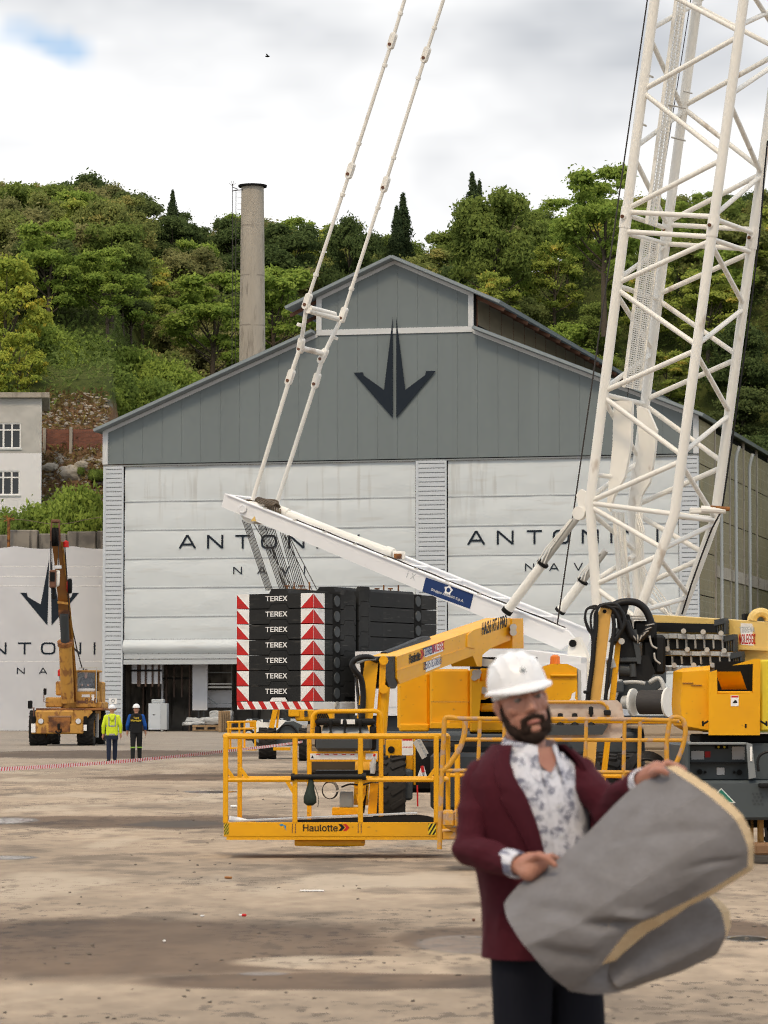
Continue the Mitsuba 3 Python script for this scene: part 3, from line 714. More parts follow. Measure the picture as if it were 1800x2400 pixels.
while cand < 11000 and len(pts_) < 282:
    cand += 1
    Y = 262 + 172 * r_.random() ** .9; px = r_.uniform(-330, 2130); X = (px - 900) / FPX * Y; z = float(hill_z(X, Y))
    if z < 4: continue
    if px < 340 and Y < 312: continue
    H = r_.uniform(7.5, 12.5)
    tip = 1663 - (z + H - 1.65) / Y * FPX
    if tip > np.interp(px, ROOFL[:, 0], ROOFL[:, 1]) - 8: continue
    if tip < np.interp(px, SKYL[:, 0], SKYL[:, 1]) - 14: H -= (np.interp(px, SKYL[:, 0], SKYL[:, 1]) - 14 - tip) * Y / FPX
    if H < 4.5: continue
    if any((X - a) ** 2 + (Y - b) ** 2 < (5.6 * (.55 + Y / 700)) ** 2 for a, b in pts_): continue
    if abs(px - 590) < 40 and Y < 302: continue
    pts_.append((X, Y))
    w = meshkit.fbm(np.array([X * .022, Y * .03, 5.0]), 3); depth = (Y - 262) / 172
    right = px > 900
    p = np.array([.9 + 2.2 * (depth > .75) * (not right), 1.0, 1.2, 1.2, 1.3 * (1.6 - depth), .9 * (1.4 - depth) + .6 * right, 1.1 + .8 * (not right)])
    p = p * (np.array([.45, .5, 1.1, 1.3, 1.9, 2.1, 1.0]) if px > 1250 else np.array([.7, .8, 1.2, 1.2, 1.25, 1.2, 1.0]))
    p = p * np.exp(2.2 * (np.array([-1, -.8, .1, .2, 1, .9, .3]) * (w - .5) * 3)); kd = kinds[r_.choice(7, p=p / p.sum())]
    plant(kd, X, Y, z - .4, H / (11.2 if kd.startswith('light') else 10.2), r_.uniform(0, 360), sxy=r_.uniform(.95, 1.3))
NT = len(pts_)
# undergrowth that covers the slope between the trunks
u_ = r_.uniform(-.19, .19, 90000); y_ = 258 + 180 * r_.random(90000); x_ = u_ * y_; z_ = hill_z(x_, y_)
bare = (((x_ + 25.8) / 4.6) ** 2 + ((z_ - 23.0) / 5.6) ** 2 < 1.0) & (y_ < 300)
ok = (z_ > 2) & ~bare & ~((u_ < -.085) & (y_ < 272)); x_, y_, z_ = x_[ok], y_[ok], z_[ok]
U = np.stack([x_, y_, z_ + r_.uniform(.1, 1.9, len(x_))], -1)
um = leaf_mesh(U, np.tile([0, -.4, .8], (len(U), 1)), .30, r_)
tone = meshkit.fbm(U * .12, 3)[:, None] * .7 + r_.random((len(U), 1)) * .3
solo('undergrowth', um, 'mat_leaf', 'leafy undergrowth covering the slope between the trees', 'undergrowth', kind='stuff', color=np.repeat(np.array([.09, .13, .035]) + tone * np.array([.12, .15, .045]), 4, 0))
# bushes on the terrace over the old wall
for px, py, H, kd, lb in ((45, 1150, 6.5, 'shrub0', 'leafy bush over the old wall at the left edge, below the white house'), (110, 1165, 5.8, 'shrub1', 'bright green bush over the wall between white house and hall'),
                          (170, 1118, 7.4, 'shrub1', 'largest round green bush above the wall beside the hall pillar'), (222, 1130, 6.5, 'shrub0', 'dark green bush wedged against the hall pillar above the wall'),
                          (5, 1175, 5.5, 'shrub1', 'light bush cut by the left edge above the wall'), (140, 1195, 4.6, 'shrub0', 'low bush in front of the larger ones, above the crane boom tip')):
    q = P(px, py, 262 + (px % 5)); plant(kd, q[0], q[1], q[2] - H, H / 3.2, rng.uniform(0, 360), name='bush', label=lb, cat_='bush', sxy=.62)
for px, py, Y, H in ((235, 985, 294, 2.6), (110, 800, 303, 5.5), (160, 790, 304, 6), (215, 800, 304, 6.5), (250, 830, 303, 5.5), (185, 740, 308, 7), (120, 745, 307, 6), (120, 885, 297, 3.4), (165, 895, 297, 3.2), (215, 915, 297, 3.2), (100, 915, 296, 2.4), (190, 865, 300, 3.6), (140, 850, 300, 3.4), (240, 880, 300, 4.0), (150, 915, 300, 3), (260, 930, 302, 4.5), (205, 902, 303, 3.5), (90, 895, 304, 3.5), (300, 880, 306, 5), (350, 850, 308, 6), (60, 860, 304, 5), (130, 862, 308, 5), (185, 1085, 281, 1.3), (225, 1088, 280, 1.5), (270, 850, 312, 6), (200, 850, 312, 6), (320, 800, 318, 7), (400, 830, 314, 6)):
    q = P(px, py, Y); plant('shrub0' if px % 20 else 'shrub1', q[0], q[1], q[2] - H, H / 3.2, rng.uniform(0, 360), name='shrub', cat_='shrub', sxy=.8)
# rubble and dry brush on the bare bank
nb_ = 2600; px_ = r_.uniform(92, 250, nb_); yy = r_.uniform(273, 300, nb_); xx = (px_ - 900) / FPX * yy; zz = hill_z(xx, yy); ok = (zz > 14) & (zz < 29.5)
B3 = np.stack([xx, yy, zz], -1)[ok]; ico = trimesh.creation.icosphere(subdivisions=0); rub = []
for q in B3[:700]:
    s_ = r_.uniform(.05, .28) ** 1.0; rub.append(mesh(ico.vertices * np.array([1.2, 1, .7]) * s_ * r_.uniform(.7, 1.2, (12, 1)) + q, ico.faces))
solo('rubble', rub, 'mat_conc', 'loose stones lying on the bare earth bank', 'stones', kind='stuff')
Bq = B3 + np.stack([r_.normal(0, .2, len(B3)), r_.normal(0, .2, len(B3)), r_.uniform(.05, .6, len(B3))], -1)
dm = leaf_mesh(Bq, np.tile([0, -.6, .5], (len(Bq), 1)), .17, r_, 4.5); tn = r_.random((len(Bq), 1)); dc = np.array([.16, .10, .05]) + tn * np.array([.10, .12, .03]) * (r_.random((len(Bq), 1)) > .3)
solo('dry_brush', dm, 'mat_leaf', 'dry twigs and low weeds on the bare earth bank', 'brush', kind='stuff', color=np.repeat(dc, 4, 0))
# ------------------------------------------------------------------ chimney
ch = thing('chimney', 'tall round weathered concrete chimney rising behind the left roof slope', 'chimney')
cb, ctp = P(591, 853, 300), P(590.5, 436, 300)
cb0 = np.array([cb[0], cb[1], 6.0]); L = ctp[2] - 6
R0, R1 = 31 / FPX * 300, 26.5 / FPX * 300
part(ch, 'shaft', lathe([(R0 + .1, 0), (R0, L - 16), (R1, L), (R1 - .25, L), (R1 - .25, L - 2)], cb0, cb0 + EZ, 40), 'mat_conc', smooth=40)
part(ch, 'cap_ring', lathe([(R1 - .1, L - .12), (R1 + .28, L - .1), (R1 + .30, L + .06), (R1 - .3, L + .06)], cb0, cb0 + EZ, 40), 'mat_dark', smooth=40)
q = P(545, 436, 299.5)
part(ch, 'cable_mast', [rod([q[0], q[1], 8], q + [0, 0, .2], .035, 5), rod([q[0] + .32, q[1], 8], q + [.32, 0, -.3], .03, 5), rod(q + [0, 0, -.45], q + [1.2, 0, -.3], .05, 5), rod(q + [0, 0, -.1], q + [.5, 0, -.3], .04, 5)] +
     [rod(q, q + [.35 * math.cos(t), 0, .5 * math.sin(t)], .02, 4) for t in (.6, 1.2, 1.9, 2.6)], 'mat_ropedark')
part(ch, 'rung', [rod(cb0 + [-R0 * .9 + .06, -.3, z], cb0 + [-R0 - .18, -.3, z], .022, 4) for z in np.arange(L - 16, L - .5, .55)], 'mat_ropedark', kind='stuff')
# ------------------------------------------------------------------ white house
wh = thing('white_house', 'pale plastered house with flat roof slab and white framed windows at the left edge', 'house')
YH = 268.0
def HX(px): return (px - 900) / FPX * YH
def HZ(py): return 1.65 + (1663 - py) / FPX * YH
xr = HX(94.5)
wins = [(HX(-60), HX(46), HZ(1050), HZ(990)), (HX(-60), HX(44), HZ(1160), HZ(1103))]
wall = sbox(xr - 14, 14, xr, HZ(932)).difference(unary_union([sbox(a, c, b, d) for a, b, c, d in wins]))
part(wh, 'wall', slab(wall, basis([0, YH + .35, 0], [1, 0, 0], [0, 0, 1], [0, -1, 0]), .35), 'mat_plaster')
kx = xr / YH; part(wh, 'side_wall', hullpts([[x, y, z] for z in (14, HZ(932)) for x, y in ((xr - .35, YH + .36), (xr - .004, YH + .36), (kx * (YH + 11) - .35, YH + 11), (kx * (YH + 11) - .02, YH + 11))]), 'mat_plaster')
part(wh, 'roof_slab', hullpts([[x, y, z] for z in (HZ(931), HZ(919)) for x, y in ((xr - 15, YH - .5), (HX(114), YH - .5), (HX(114) / YH * (YH + 12), YH + 12), (xr - 15, YH + 12))]), 'mat_conc')
for a, b, c, d in wins:
    w = f'{wh}__window' if f'{wh}__window' not in taken else f'{wh}__window_001'; taken.add(w)
    part(w, 'pane', box([a, YH + .2, c], [b, YH + .22, d]), 'mat_darkglass')
    bars = [box([a, YH + .08, c], [b, YH + .19, c + .1]), box([a, YH + .08, d - .1], [b, YH + .19, d]), box([b - .1, YH + .08, c + .1], [b, YH + .19, d - .1]), box([a, YH + .085, c + (d - c) * .70], [b - .1, YH + .18, c + (d - c) * .70 + .11])]
    for q in (HX(5), HX(25), HX(-25)): bars.append(box([q - .07, YH + .09, c + .1], [q + .07, YH + .17, d - .1]))
    part(w, 'frame', bars, 'mat_signwhite'); part(w, 'sill', box([a - .1, YH - .12, c - .12], [b + .12, YH + .2, c - .005]), 'mat_trim')
# brick terrace on the bank
bw = thing('terrace_wall', 'low red brick terrace wall with grey concrete posts on the bare bank', 'wall', kind='thing')
b0, b1 = P(98, 1068, 284), P(243, 1066, 283)
zt = P(98, 1007, 284)[2]
part(bw, 'brickwork', box([b0[0], 283.4, b0[2] - 1], [b1[0], 284, zt]), 'mat_brick')
for px, t, b in ((104, 1003, 1080), (166, 1001, 1066)):
    q, w = P(px, t, 283.1), P(px, b, 283.1); part(bw, 'post', box([q[0] - .13, 283.0, w[2]], [q[0] + .13, 283.38, q[2]], .02), 'mat_conc')
q, w = P(200.5, 936, 292), P(200, 978, 292); solo('concrete_post', box([q[0] - .1, 291.9, w[2] - .6], [q[0] + .1, 292.1, q[2]], .02), 'mat_conc', 'single grey concrete post standing on the bare bank below the trees', 'post')
rk = np.random.default_rng(8)
for k, (px, py, w) in enumerate(((165, 1112, 34), (128, 958, 22), (118, 1095, 18), (146, 965, 14), (190, 1090, 16), (110, 1128, 16))):
    Y = 281 if py > 1000 else 293; q = P(px, py, Y); m = trimesh.creation.icosphere(subdivisions=2); V = m.vertices * (1 + .5 * (meshkit.fbm(m.vertices * 1.6 + k * 5, 3)[:, None] - .5)); V = V * np.array([w, w * .6, w * .62]) / FPX * Y
    solo('rock', mesh(V + q, m.faces), 'mat_conc', ['big pale rock on the bank above the largest bush', 'pale rock high on the bank beside the white house', 'pale rock low on the bank next to the house corner', 'smaller rock close right of the high one on the bank', 'rock right of the big one under the brick terrace', 'lowest rock on the bank by the house corner'][k], 'rock')
# ------------------------------------------------------------------ old wall, tarpaulin fence
ow = thing('old_concrete_wall', 'weathered dark concrete wall top behind the printed white tarpaulin', 'wall', kind='thing')
x = -62.0
while x < -21.6:
    w = rk.uniform(1.6, 3.0); top = P(0, 1245, 256)[2] + rk.uniform(-.35, .25)
    part(ow, 'wall_block', box([x, 256 + rk.uniform(-.15, .1), 0], [min(x + w - .05, -21.5), 257.2, top], .08), 'mat_oldwall'); x += w
tp = thing('printed_tarpaulin', 'large white tarpaulin wall printed with arrow emblem and lettering, left of the hall', 'tarpaulin')
YT = 254.6; tz = 1.65 + (1663 - 1280) / FPX * YT
def tarp_pt(X, Z, lift=0):
    f = .16 * (meshkit.fbm(np.stack([X * .35 + Z * .18, Z * .16, 0 * X], -1), 3, 3) - .5) * 2 + .10 * np.sin((X + .25 * Z) * 1.1) * np.clip(1 - Z / 8, 0, 1)
    scal = np.abs(np.sin(np.pi * (X + 33) / 4.4))
    return np.stack([X, YT - f - lift, np.where(Z > tz - .7, Z - .35 * (1 - scal) * 0 - .22 * scal * np.clip((Z - tz + .7) / .7, 0, 1), Z)], -1)
part(tp, 'sheet', sheet(lambda u, v: tarp_pt(-60 + (60 - 21.75) * u, .02 + (tz - .02) * v), 200, 60), 'mat_tarp', smooth=True)
for py in (1328, 1352, 1374, 1551): 
    z = 1.65 + (1663 - py) / FPX * YT; part(tp, 'seam', tube(tarp_pt(np.linspace(-60, -21.8, 60), np.full(60, z), .012), .022, 4), 'mat_signwhite')
def TX(px): return (px - 900) / FPX * YT
def TZ(py): return 1.65 + (1663 - py) / FPX * YT
def on_tarp(poly):
    poly = poly.intersection(sbox(-37.9, 0, -21.8, 30)); ms = []
    for g in getattr(poly, 'geoms', [poly]):
        if g.area < 1e-5: continue
        m = trimesh.creation.extrude_polygon(g, .01, engine='earcut'); m = mesh(m.vertices, m.faces)
        vv, ff = trimesh.remesh.subdivide_to_size(m.vertices, m.faces, .5); q = tarp_pt(vv[:, 0], vv[:, 1], .05); q[:, 1] -= vv[:, 2]
        ms.append(mesh(q, ff))
    return cat(ms)
half = Polygon([(TX(x), TZ(y)) for x, y in ((114.5, 1311), (95.5, 1417), (66, 1400), (62.5, 1390), (48, 1390), (111.5, 1466))])
ax = TX(114.5)
for q in (half, affinity.translate(affinity.scale(half, -1, 1, origin=(ax, 0)), .12)): part(tp, 'emblem_blade', on_tarp(q), 'mat_navy')
hz = TZ(1506) - TZ(1534)
for c, px in (('A', -80), ('N', -18), ('T', 43), ('O', 97), ('N', 157), ('I', 222)): part(tp, 'letter', on_tarp(glyph(c, TX(px), TZ(1534), hz)), 'mat_navy')
for c, px in (('N', 41), ('A', 93), ('V', 146), ('I', 196)): part(tp, 'letter', on_tarp(glyph(c, TX(px), TZ(1580), hz * .53)), 'mat_navy')
rp = thing('rusty_post', 'thin rusty post with frayed top and wire above the tarpaulin', 'post')
q = P(20.5, 1217, 255.2); part(rp, 'shaft', rod([q[0], q[1], 11], q, .12, 8), 'mat_rust', smooth=50)
part(rp, 'frayed_top', [rod(q, q + np.array([math.cos(t) * .45, 0, .1 + .3 * math.sin(t * 2)]), .04, 4) for t in np.linspace(0, 6, 8)], 'mat_rust')
e = P(243, 1214, 255.2); part(rp, 'wire', tube([q + (e - q) * t + [0, 0, -.35 * math.sin(math.pi * t) + .1 * math.sin(9 * t)] for t in np.linspace(0, 1, 14)], .025, 4), 'mat_rope')
part(rp, 'wire', tube([q + [0, 0, 0], q + [-4, 0, .2]], .025, 4), 'mat_rope')
# ------------------------------------------------------------------ crawler crane: a = crane's forward, h = across (away from the camera)
AL = math.radians(29.2)
CA, CH = np.array([math.cos(AL), -math.sin(AL), 0]), np.array([math.sin(AL), math.cos(AL), 0])
HB = 1.245
C0 = P(1671, 535, 80.4); C0 = np.array([C0[0], C0[1], 0]) + CH * HB
def CR(px, py, v):                # measured pixel on the crane's upright plane at v metres across
    d = ray(px, py); t = ((C0 + v * CH - EYE) @ CH) / (d @ CH); return EYE + d * t
CRM = basis(C0, CA, EZ, -CH)
def cuz(px, py, v): q = CR(px, py, v) - C0; return np.array([q @ CA, q[2]])
def cpl(pts, v): return Polygon([cuz(*p, v) for p in pts])
def cplate(poly, v, th): return slab(poly, basis(C0 + CH * (v + th / 2), CA, EZ, -CH), th)
crane = thing('crawler_crane', 'white lattice boom crawler crane with white rear mast and stacked black counterweights', 'crane')
boom, mast = f'{crane}__boom', f'{crane}__mast'; taken.update([boom, mast])
labels[boom] = {'label': 'tall cream lattice boom'}; labels[mast] = {'label': 'white box mast sloping back over the counterweights'}
# chords: polyline in (u, z), up past the frame
def up_ext(a, b, z): a, b = np.array(a), np.array(b); return a + (a - b) * ((z - a[1]) / (a[1] - b[1]))
Lp = [cuz(1534.4, 0, -HB), cuz(1467, 510, -HB), cuz(1382.5, 1178, -HB), cuz(1399, 1417, -HB), cuz(1416, 1640, -HB)]
Mp = [cuz(1743, 0, -HB), cuz(1671, 530, -HB), cuz(1580.5, 1208, -HB), cuz(1496.5, 1439, -HB), cuz(1432, 1640, -HB)]
Lp[0] = up_ext(Lp[0], Lp[1], 33); Mp[0] = up_ext(Mp[0], Mp[1], 33)
def W(uz, v): return C0 + CA * uz[0] + CH * v + EZ * uz[1]
for pl in (Lp, Mp):
    for v in (-HB, HB): part(boom, 'chord', tube([W(q, v) for q in pl], .128, 14), 'mat_cream', smooth=50)
def on(pl, z):
    z_ = [q[1] for q in pl]; return np.array([np.interp(-z, [-k for k in z_], [q[0] for q in pl]), z])
NEAR = [((1719, 86), (1517, 210)), ((1514, 215), (1681, 365)), ((1679, 375), (1479, 489)), ((1477, 496), (1661, 509)), ((1471, 542), (1655, 556)), ((1651, 565), (1457, 663)),
        ((1457, 677), (1621, 810)), ((1620, 821), (1423, 917)), ((1421, 930), (1586, 1068)), ((1585, 1081), (1391, 1175)), ((1389, 1179), (1572, 1205)), ((1388, 1187), (1540, 1285)),
        ((1534, 1301), (1404, 1370)), ((1407, 1378), (1490, 1450))]
def snap(px, py, v):
    q = cuz(px, py, v); l, m = on(Lp, q[1]), on(Mp, q[1]); return l if abs(l[0] - q[0]) < abs(m[0] - q[0]) else m
nz = [(snap(*a, -HB), snap(*b, -HB)) for a, b in NEAR]
top = nz[0][0]
a_, b_ = nz[0], nz[1]
z = top[1] + .12
while z < 31:                     # the same zigzag goes on above the frame
    nz.append((on(Lp, z + 1.33), on(Mp, z))); nz.append((on(Mp, z + 2.75), on(Lp, z + 1.45))); z += 2.87
for a, b in nz:
    for v in (-HB, HB): part(boom, 'brace', rod(W(a, v), W(b, v), .066, 10), 'mat_cream', smooth=50)
CROSS = [('L', (1539, 66), (1628, 8)), ('L', (1534, 86), (1618, 256)), ('L', (1499, 344), (1618, 261)), ('L', (1496, 367), (1580, 527)), ('L', (1477, 502), (1585, 534)), ('L', (1461, 653), (1556, 576)),
         ('L', (1458, 669), (1556, 700)), ('L', (1457, 688), (1540, 817)), ('L', (1426, 911), (1540, 829)), ('L', (1423, 924), (1526, 947)), ('L', (1420, 935), (1500, 1070)), ('L', (1392, 1165), (1500, 1085)), ('L', (1470, 545), (1570, 570)),
         ('M', (1745, 58), (1830, 12)), ('M', (1722, 220), (1812, 150)), ('M', (1717, 240), (1797, 407)), ('M', (1686, 504), (1797, 411)), ('M', (1668, 513), (1778, 545)), ('M', (1668, 560), (1770, 590)),
         ('M', (1675, 569), (1752, 713)), ('M', (1644, 808), (1754, 724)), ('M', (1641, 827), (1722, 965)), ('M', (1610, 1062), (1722, 973)), ('M', (1606, 1087), (1688, 1214)), ('M', (1591, 1209), (1690, 1219)),
         ('M', (1561, 1287), (1688, 1228)), ('M', (1553, 1306), (1618, 1393)), ('M', (1540, 1432), (1618, 1401)), ('L', (1390, 1200), (1500, 1290)), ('L', (1404, 1360), (1500, 1300)), ('M', (1765, -40), (1835, 85))]
for c, a, b in CROSS:
    pl = Lp if c == 'L' else Mp
    p, q = on(pl, cuz(*a, -HB)[1]), on(pl, cuz(*b, HB)[1])
    part(boom, 'brace', rod(W(p, -HB), W(q, HB), .064, 10), 'mat_cream', smooth=50)
for pl in (Lp, Mp):               # pinned joint collars
    for v in (-HB, HB):
        q = pl[1]; d = unit(W(pl[0], v) - W(pl[1], v)); c = W(q, v)
        part(boom, 'joint_lug', [rod(c - d * .26, c + d * .26, .15, 14), rod(c - CH * .2, c + CH * .2, .07, 10)], 'mat_cream', smooth=40)
        part(boom, 'joint_pin', rod(c - CH * .24, c + CH * .24, .045, 10), 'mat_rust', smooth=40)
def walkway(p0, p1, w, across, n, name):
    p0, p1 = np.array(p0), np.array(p1); s = np.asarray(across) * w / 2; nrm = unit(np.cross(p1 - p0, s)) * .03
    part(boom, name, [beam(p0 + s, p1 + s, .045, .09, nrm), beam(p0 - s, p1 - s, .045, .09, nrm), beam(p0, p1, .03, .05, nrm)], 'mat_cream')
    ms = []
    for k in range(n):
        q = p0 + (p1 - p0) * (k + .5) / n; ms.append(beam(q - s, q + s, .035, .012, nrm))
    for t in (-.6, -.3, .3, .6): ms.append(beam(p0 + s * t, p1 + s * t, .02, .012, nrm))
    part(boom, name.replace('rail', 'grating'), ms, 'mat_cream', kind='stuff')
lu = lambda z, v: W(on(Lp, z) + [.16, 0], v)
za, zb, zc, zd = cuz(1590, -40, 0)[1], cuz(1520, 529, 0)[1], cuz(1509, 566, 0)[1], cuz(1468, 912, 0)[1]
walkway(lu(31, -.08), lu(zb, -.08), .52, CH, 190, 'walkway_rail'); walkway(lu(zc, .02), lu(zd, .02), .95, CH, 70, 'walkway_rail')
walkway(CR(1449, 1200, 0), CR(1465, 1420, 0), .50, CH, 40, 'walkway_rail')
p1 = cpl([(1440, 940), (1484, 940), (1481, 1045), (1466, 1118), (1440, 1166), (1431, 1200), (1424, 1190), (1430, 1120), (1438, 1040)], -.55)
p2 = cpl([(1494, 950), (1520, 960), (1541, 1008), (1536, 1062), (1525, 1130), (1505, 1162), (1500, 1196), (1474, 1190), (1486, 1110), (1502, 1050), (1497, 1005)], .45)
part(boom, 'stop_plate', cplate(p1, -.55, .12), 'mat_cream'); part(boom, 'stop_plate', cplate(p2, .45, .12), 'mat_cream')
part(boom, 'stop_tube', rod(CR(1399, 1113, -.9), CR(1452, 1120, -.4), .06, 10), 'mat_cream', smooth=40)
part(boom, 'stop_post', [tube([CR(1500, 1190, .45), CR(1497, 1240, .45), CR(1503, 1330, .45), CR(1510, 1440, .45)], .10, 8)], 'mat_cream', smooth=40)
part(boom, 'cable_bundle', [tube(spline([CR(1490 + k * 4, 1205, .2), CR(1500 + k * 5, 1250, .1), CR(1492 + k * 4, 1300, .1), CR(1510 + k * 8, 1360, .2), CR(1545 + k * 9, 1410, .3), CR(1562 + k * 6, 1437, .3)], 5), .018, 5) for k in range(3)], 'mat_cream', smooth=True)
q = CR(1640, 1197, -HB + .3)
part(boom, 'sensor_box', [cbox(q, (.5, .25, .14), .02), rod(q + [.02, -.15, .03], q + [.62, -.15, -.0], .09, 10)], 'mat_cream'); part(boom, 'roller', rod(q + [.25, -.16, .07], q + [.72, -.2, .03], .055, 10), 'mat_rust', smooth=40)
part(boom, 'rung_step', [rod(CR(1602, 214, .4), CR(1622, 219, .9), .02, 5), rod(CR(1574, 322, .4), CR(1606, 330, .9), .025, 5), rod(CR(1568, 246, 0), CR(1606, 254, .7), .022, 5), rod(CR(1523, 178, -HB), CR(1530, 181, -.9), .03, 5), rod(CR(1508, 292, -HB), CR(1514, 295, -.9), .03, 5)], 'mat_galv')
part(boom, 'chord_cable', tube([CR(x, y, HB - .25) for x, y in ((1799, 330), (1792, 400), (1783, 520), (1760, 720), (1735, 900), (1712, 1060), (1692, 1195), (1668, 1240), (1645, 1300), (1620, 1370), (1598, 1440))], .022, 5), 'mat_hose', smooth=True)
part(crane, 'hoist_rope', tube([CR(1533, -110, -.5), CR(1306, 1465, -.5)], .021, 6), 'mat_ropedark')
part(crane, 'hoist_rope', tube([CR(1622, -20, .9), CR(1553, 420, .9), CR(1470, 930, .7)], .012, 5), 'mat_ropedark')
# mast
e = .75
nb = cpl([(530, 1157), (1333, 1479), (1352, 1500), (1316, 1523), (522, 1188)], -e)
part(mast, 'side_beam', cplate(nb, -e, .14), 'mat_white')
m1 = [cuz(x, y, -e) for x, y in ((530, 1157), (1333, 1479), (1316, 1523), (522, 1188))]
fb = Polygon(m1); part(mast, 'side_beam', cplate(fb, e, .14), 'mat_white')
def mp(t, w, v):                  # along the mast (0 tip, 1 foot), across its depth (0 top, 1 bottom)
    a = m1[0] + (m1[1] - m1[0]) * t; b = m1[3] + (m1[2] - m1[3]) * t; return W(a + (b - a) * w, v)
part(mast, 'belly_plate', hullpts([mp(t, w, v) for t in (.02, .97) for w in (.88, .97) for v in (-e + .08, e - .08)]), 'mat_white')
for t in (.0, .35, .52, .62, .75, .88): part(mast, 'cross_plate', hullpts([mp(t + d, w, v) for d in (0, .012) for w in (.03, .9) for v in (-e + .075, e - .075)]), 'mat_white')
for v in (-e, e): part(mast, 'top_flange', hullpts([mp(t, w, v + s) for t in (.01, .99) for w in (-.03, .035) for s in (-.13, .13)]), 'mat_white')
part(mast, 'strut_cylinder', tube([mp(.13, .10, .1), mp(.44, -.08, .1)], .125, 16), 'mat_cream', smooth=40)
part(mast, 'strut_end', [rod(mp(.435, -.08, .1), mp(.455, -.09, .1), .155, 12), cbox(mp(.472, -.10, .1), (.34, .4, .24), .03), rod(mp(.12, .10, .1), mp(.14, .10, .1), .17, 12)], 'mat_cream', smooth=40)
part(mast, 'strut_bracket', [cbox(mp(.480, -.14, -.12), (.2, .06, .13))], 'mat_rust')
c = CR(570, 1193, -e - .09); part(mast, 'axle_cap', lathe([(0, 0), (.11, 0), (.115, -.04), (.09, -.05), (.085, -.03), (0, -.03)], c, c + CH, 24), 'mat_white', smooth=40)
for k in range(9):
    v = -.6 + .15 * k; c = CR(582, 1200, -e) + CH * (v + e); part(mast, 'sheave', lathe([(0, -.05), (.30, -.05), (.27, 0), (.30, .05), (0, .05)], c, c + CH, 28), 'mat_cream', smooth=40)
part(mast, 'mast_cable', tube([mp(t, -.05 + .02 * math.sin(t * 60), -e + .2) for t in np.linspace(.2, .98, 40)], .02, 5), 'mat_ropedark')
for k in range(9): c = mp(.12 + .09 * k, -.04, -e - .02); part(mast, 'cable_clip', cbox(c, (.10, .10, .06)), 'mat_galv')
# slack rope heaped over the tip
part(mast, 'rope_coil', [tube(spline([CR(594 + k * 6, 1176 + k * 1.2, -.55), CR(606 + k * 6, 1166 + k * 1.8, -.2), CR(618 + k * 5.5, 1176 + k * 2, .1), CR(622 + k * 5, 1188 + k * 2, -.35)], 5), .028, 5) for k in range(8)], 'mat_rope', smooth=True, kind='stuff')
part(mast, 'rope_coil', tube(spline([CR(552, 1164, -.5), CR(570, 1172, -.3), CR(598, 1172, 0), CR(640, 1172, .3), CR(652, 1180, .5), CR(640, 1190, .3)], 6), .028, 5), 'mat_rope', smooth=True)
sign = cpl([(998, 1353), (1109.5, 1393), (1101.5, 1427), (990, 1386.5)], -e - .08)
part(mast, 'blue_sign', cplate(sign, -e - .08, .012), 'mat_blue_sign')
sx = CR(1109, 1393, -e - .09) - CR(998, 1353, -e - .09); sx = unit(sx); sy = unit(np.cross(-CH, sx))
star = Polygon([((.14 if k % 2 == 0 else .095) * math.sin(k * math.pi / 5), (.14 if k % 2 == 0 else .095) * math.cos(k * math.pi / 5)) for k in range(10)]).difference(Point(0, 0).buffer(.06, 6))
part(mast, 'sign_star', slab(star, basis(CR(1051, 1383, -e - .09), sx, sy, -CH), .006), 'mat_signwhite')
part(mast, 'sign_lettering', text('Gruppo Antonini S.p.A.', .07, basis(CR(1048, 1398, -e - .09), sx, sy, -CH), .006, False), 'mat_signwhite')
part(mast, 'stencil', text('i X', .17, basis(CR(962, 1357, -e - .075), sx, sy, -CH), .004, False), 'mat_lightgrey')
tri = Polygon([cuz(591, 1222, -e), cuz(600, 1210, -e), cuz(604, 1222, -e)]); part(mast, 'warning_mark', cplate(tri, -e - .078, .006), 'mat_paleyellow')
# pendant bars with their links and spreaders
LEFT = [(888, -40), (919, 96), (821, 400), (720, 706), (705, 810), (680, 884), (592, 1172)]
LEFT[0] = (960, -40)
RIGHT = [(1052, -40), (998, 128), (903, 432), (804, 738), (757, 834), (741, 892), (650, 1176)]
pv = [(-1.0, 1.0), (-1.0, 1.0), (-1.0, 1.0), (-.95, .95), (-.6, .6), (-.6, .6), (-.58, .6)]
for side, pts in ((0, LEFT), (1, RIGHT)):
    w = [CR(*p, pv[k][side]) for k, p in enumerate(pts)]
    w[0] = w[1] + (w[0] - w[1]) * 7
    for k in range(len(w) - 1):
        part(crane, 'pendant_bar', rod(w[k], w[k + 1], .050 if k < 3 else .060, 10), 'mat_cream', smooth=40)
    for k in (1, 2, 3, 4, 5):
        d = unit(w[k - 1] - w[k])
        part(crane, 'pendant_link', [hullpts(np.vstack([arc(w[k] + d * s + CH * o, .082, 0, 360, CA, EZ, 13)[:-1] for s in (-.14, .14) for o in (-.07, .07)]))], 'mat_cream', smooth=40)
        for s in ((-.65, .75) if k < 4 else ()): part(crane, 'pendant_collar', rod(w[k] + d * (s - .05), w[k] + d * (s + .03), .072, 12), 'mat_cream', smooth=40)
        part(crane, 'pendant_pin', rod(w[k] - CH * .10 - d * .1, w[k] + CH * .10 - d * .1, .045, 10), 'mat_brown', smooth=40)
for a, b, va, vb in (((722, 728), (795, 748), -.95, .95), ((726, 722), (784, 737), -.9, .7), ((705, 816), (757, 828), -.6, .6)):
    part(crane, 'spreader_bar', rod(CR(*a, va), CR(*b, vb), .075, 10), 'mat_cream', smooth=40)
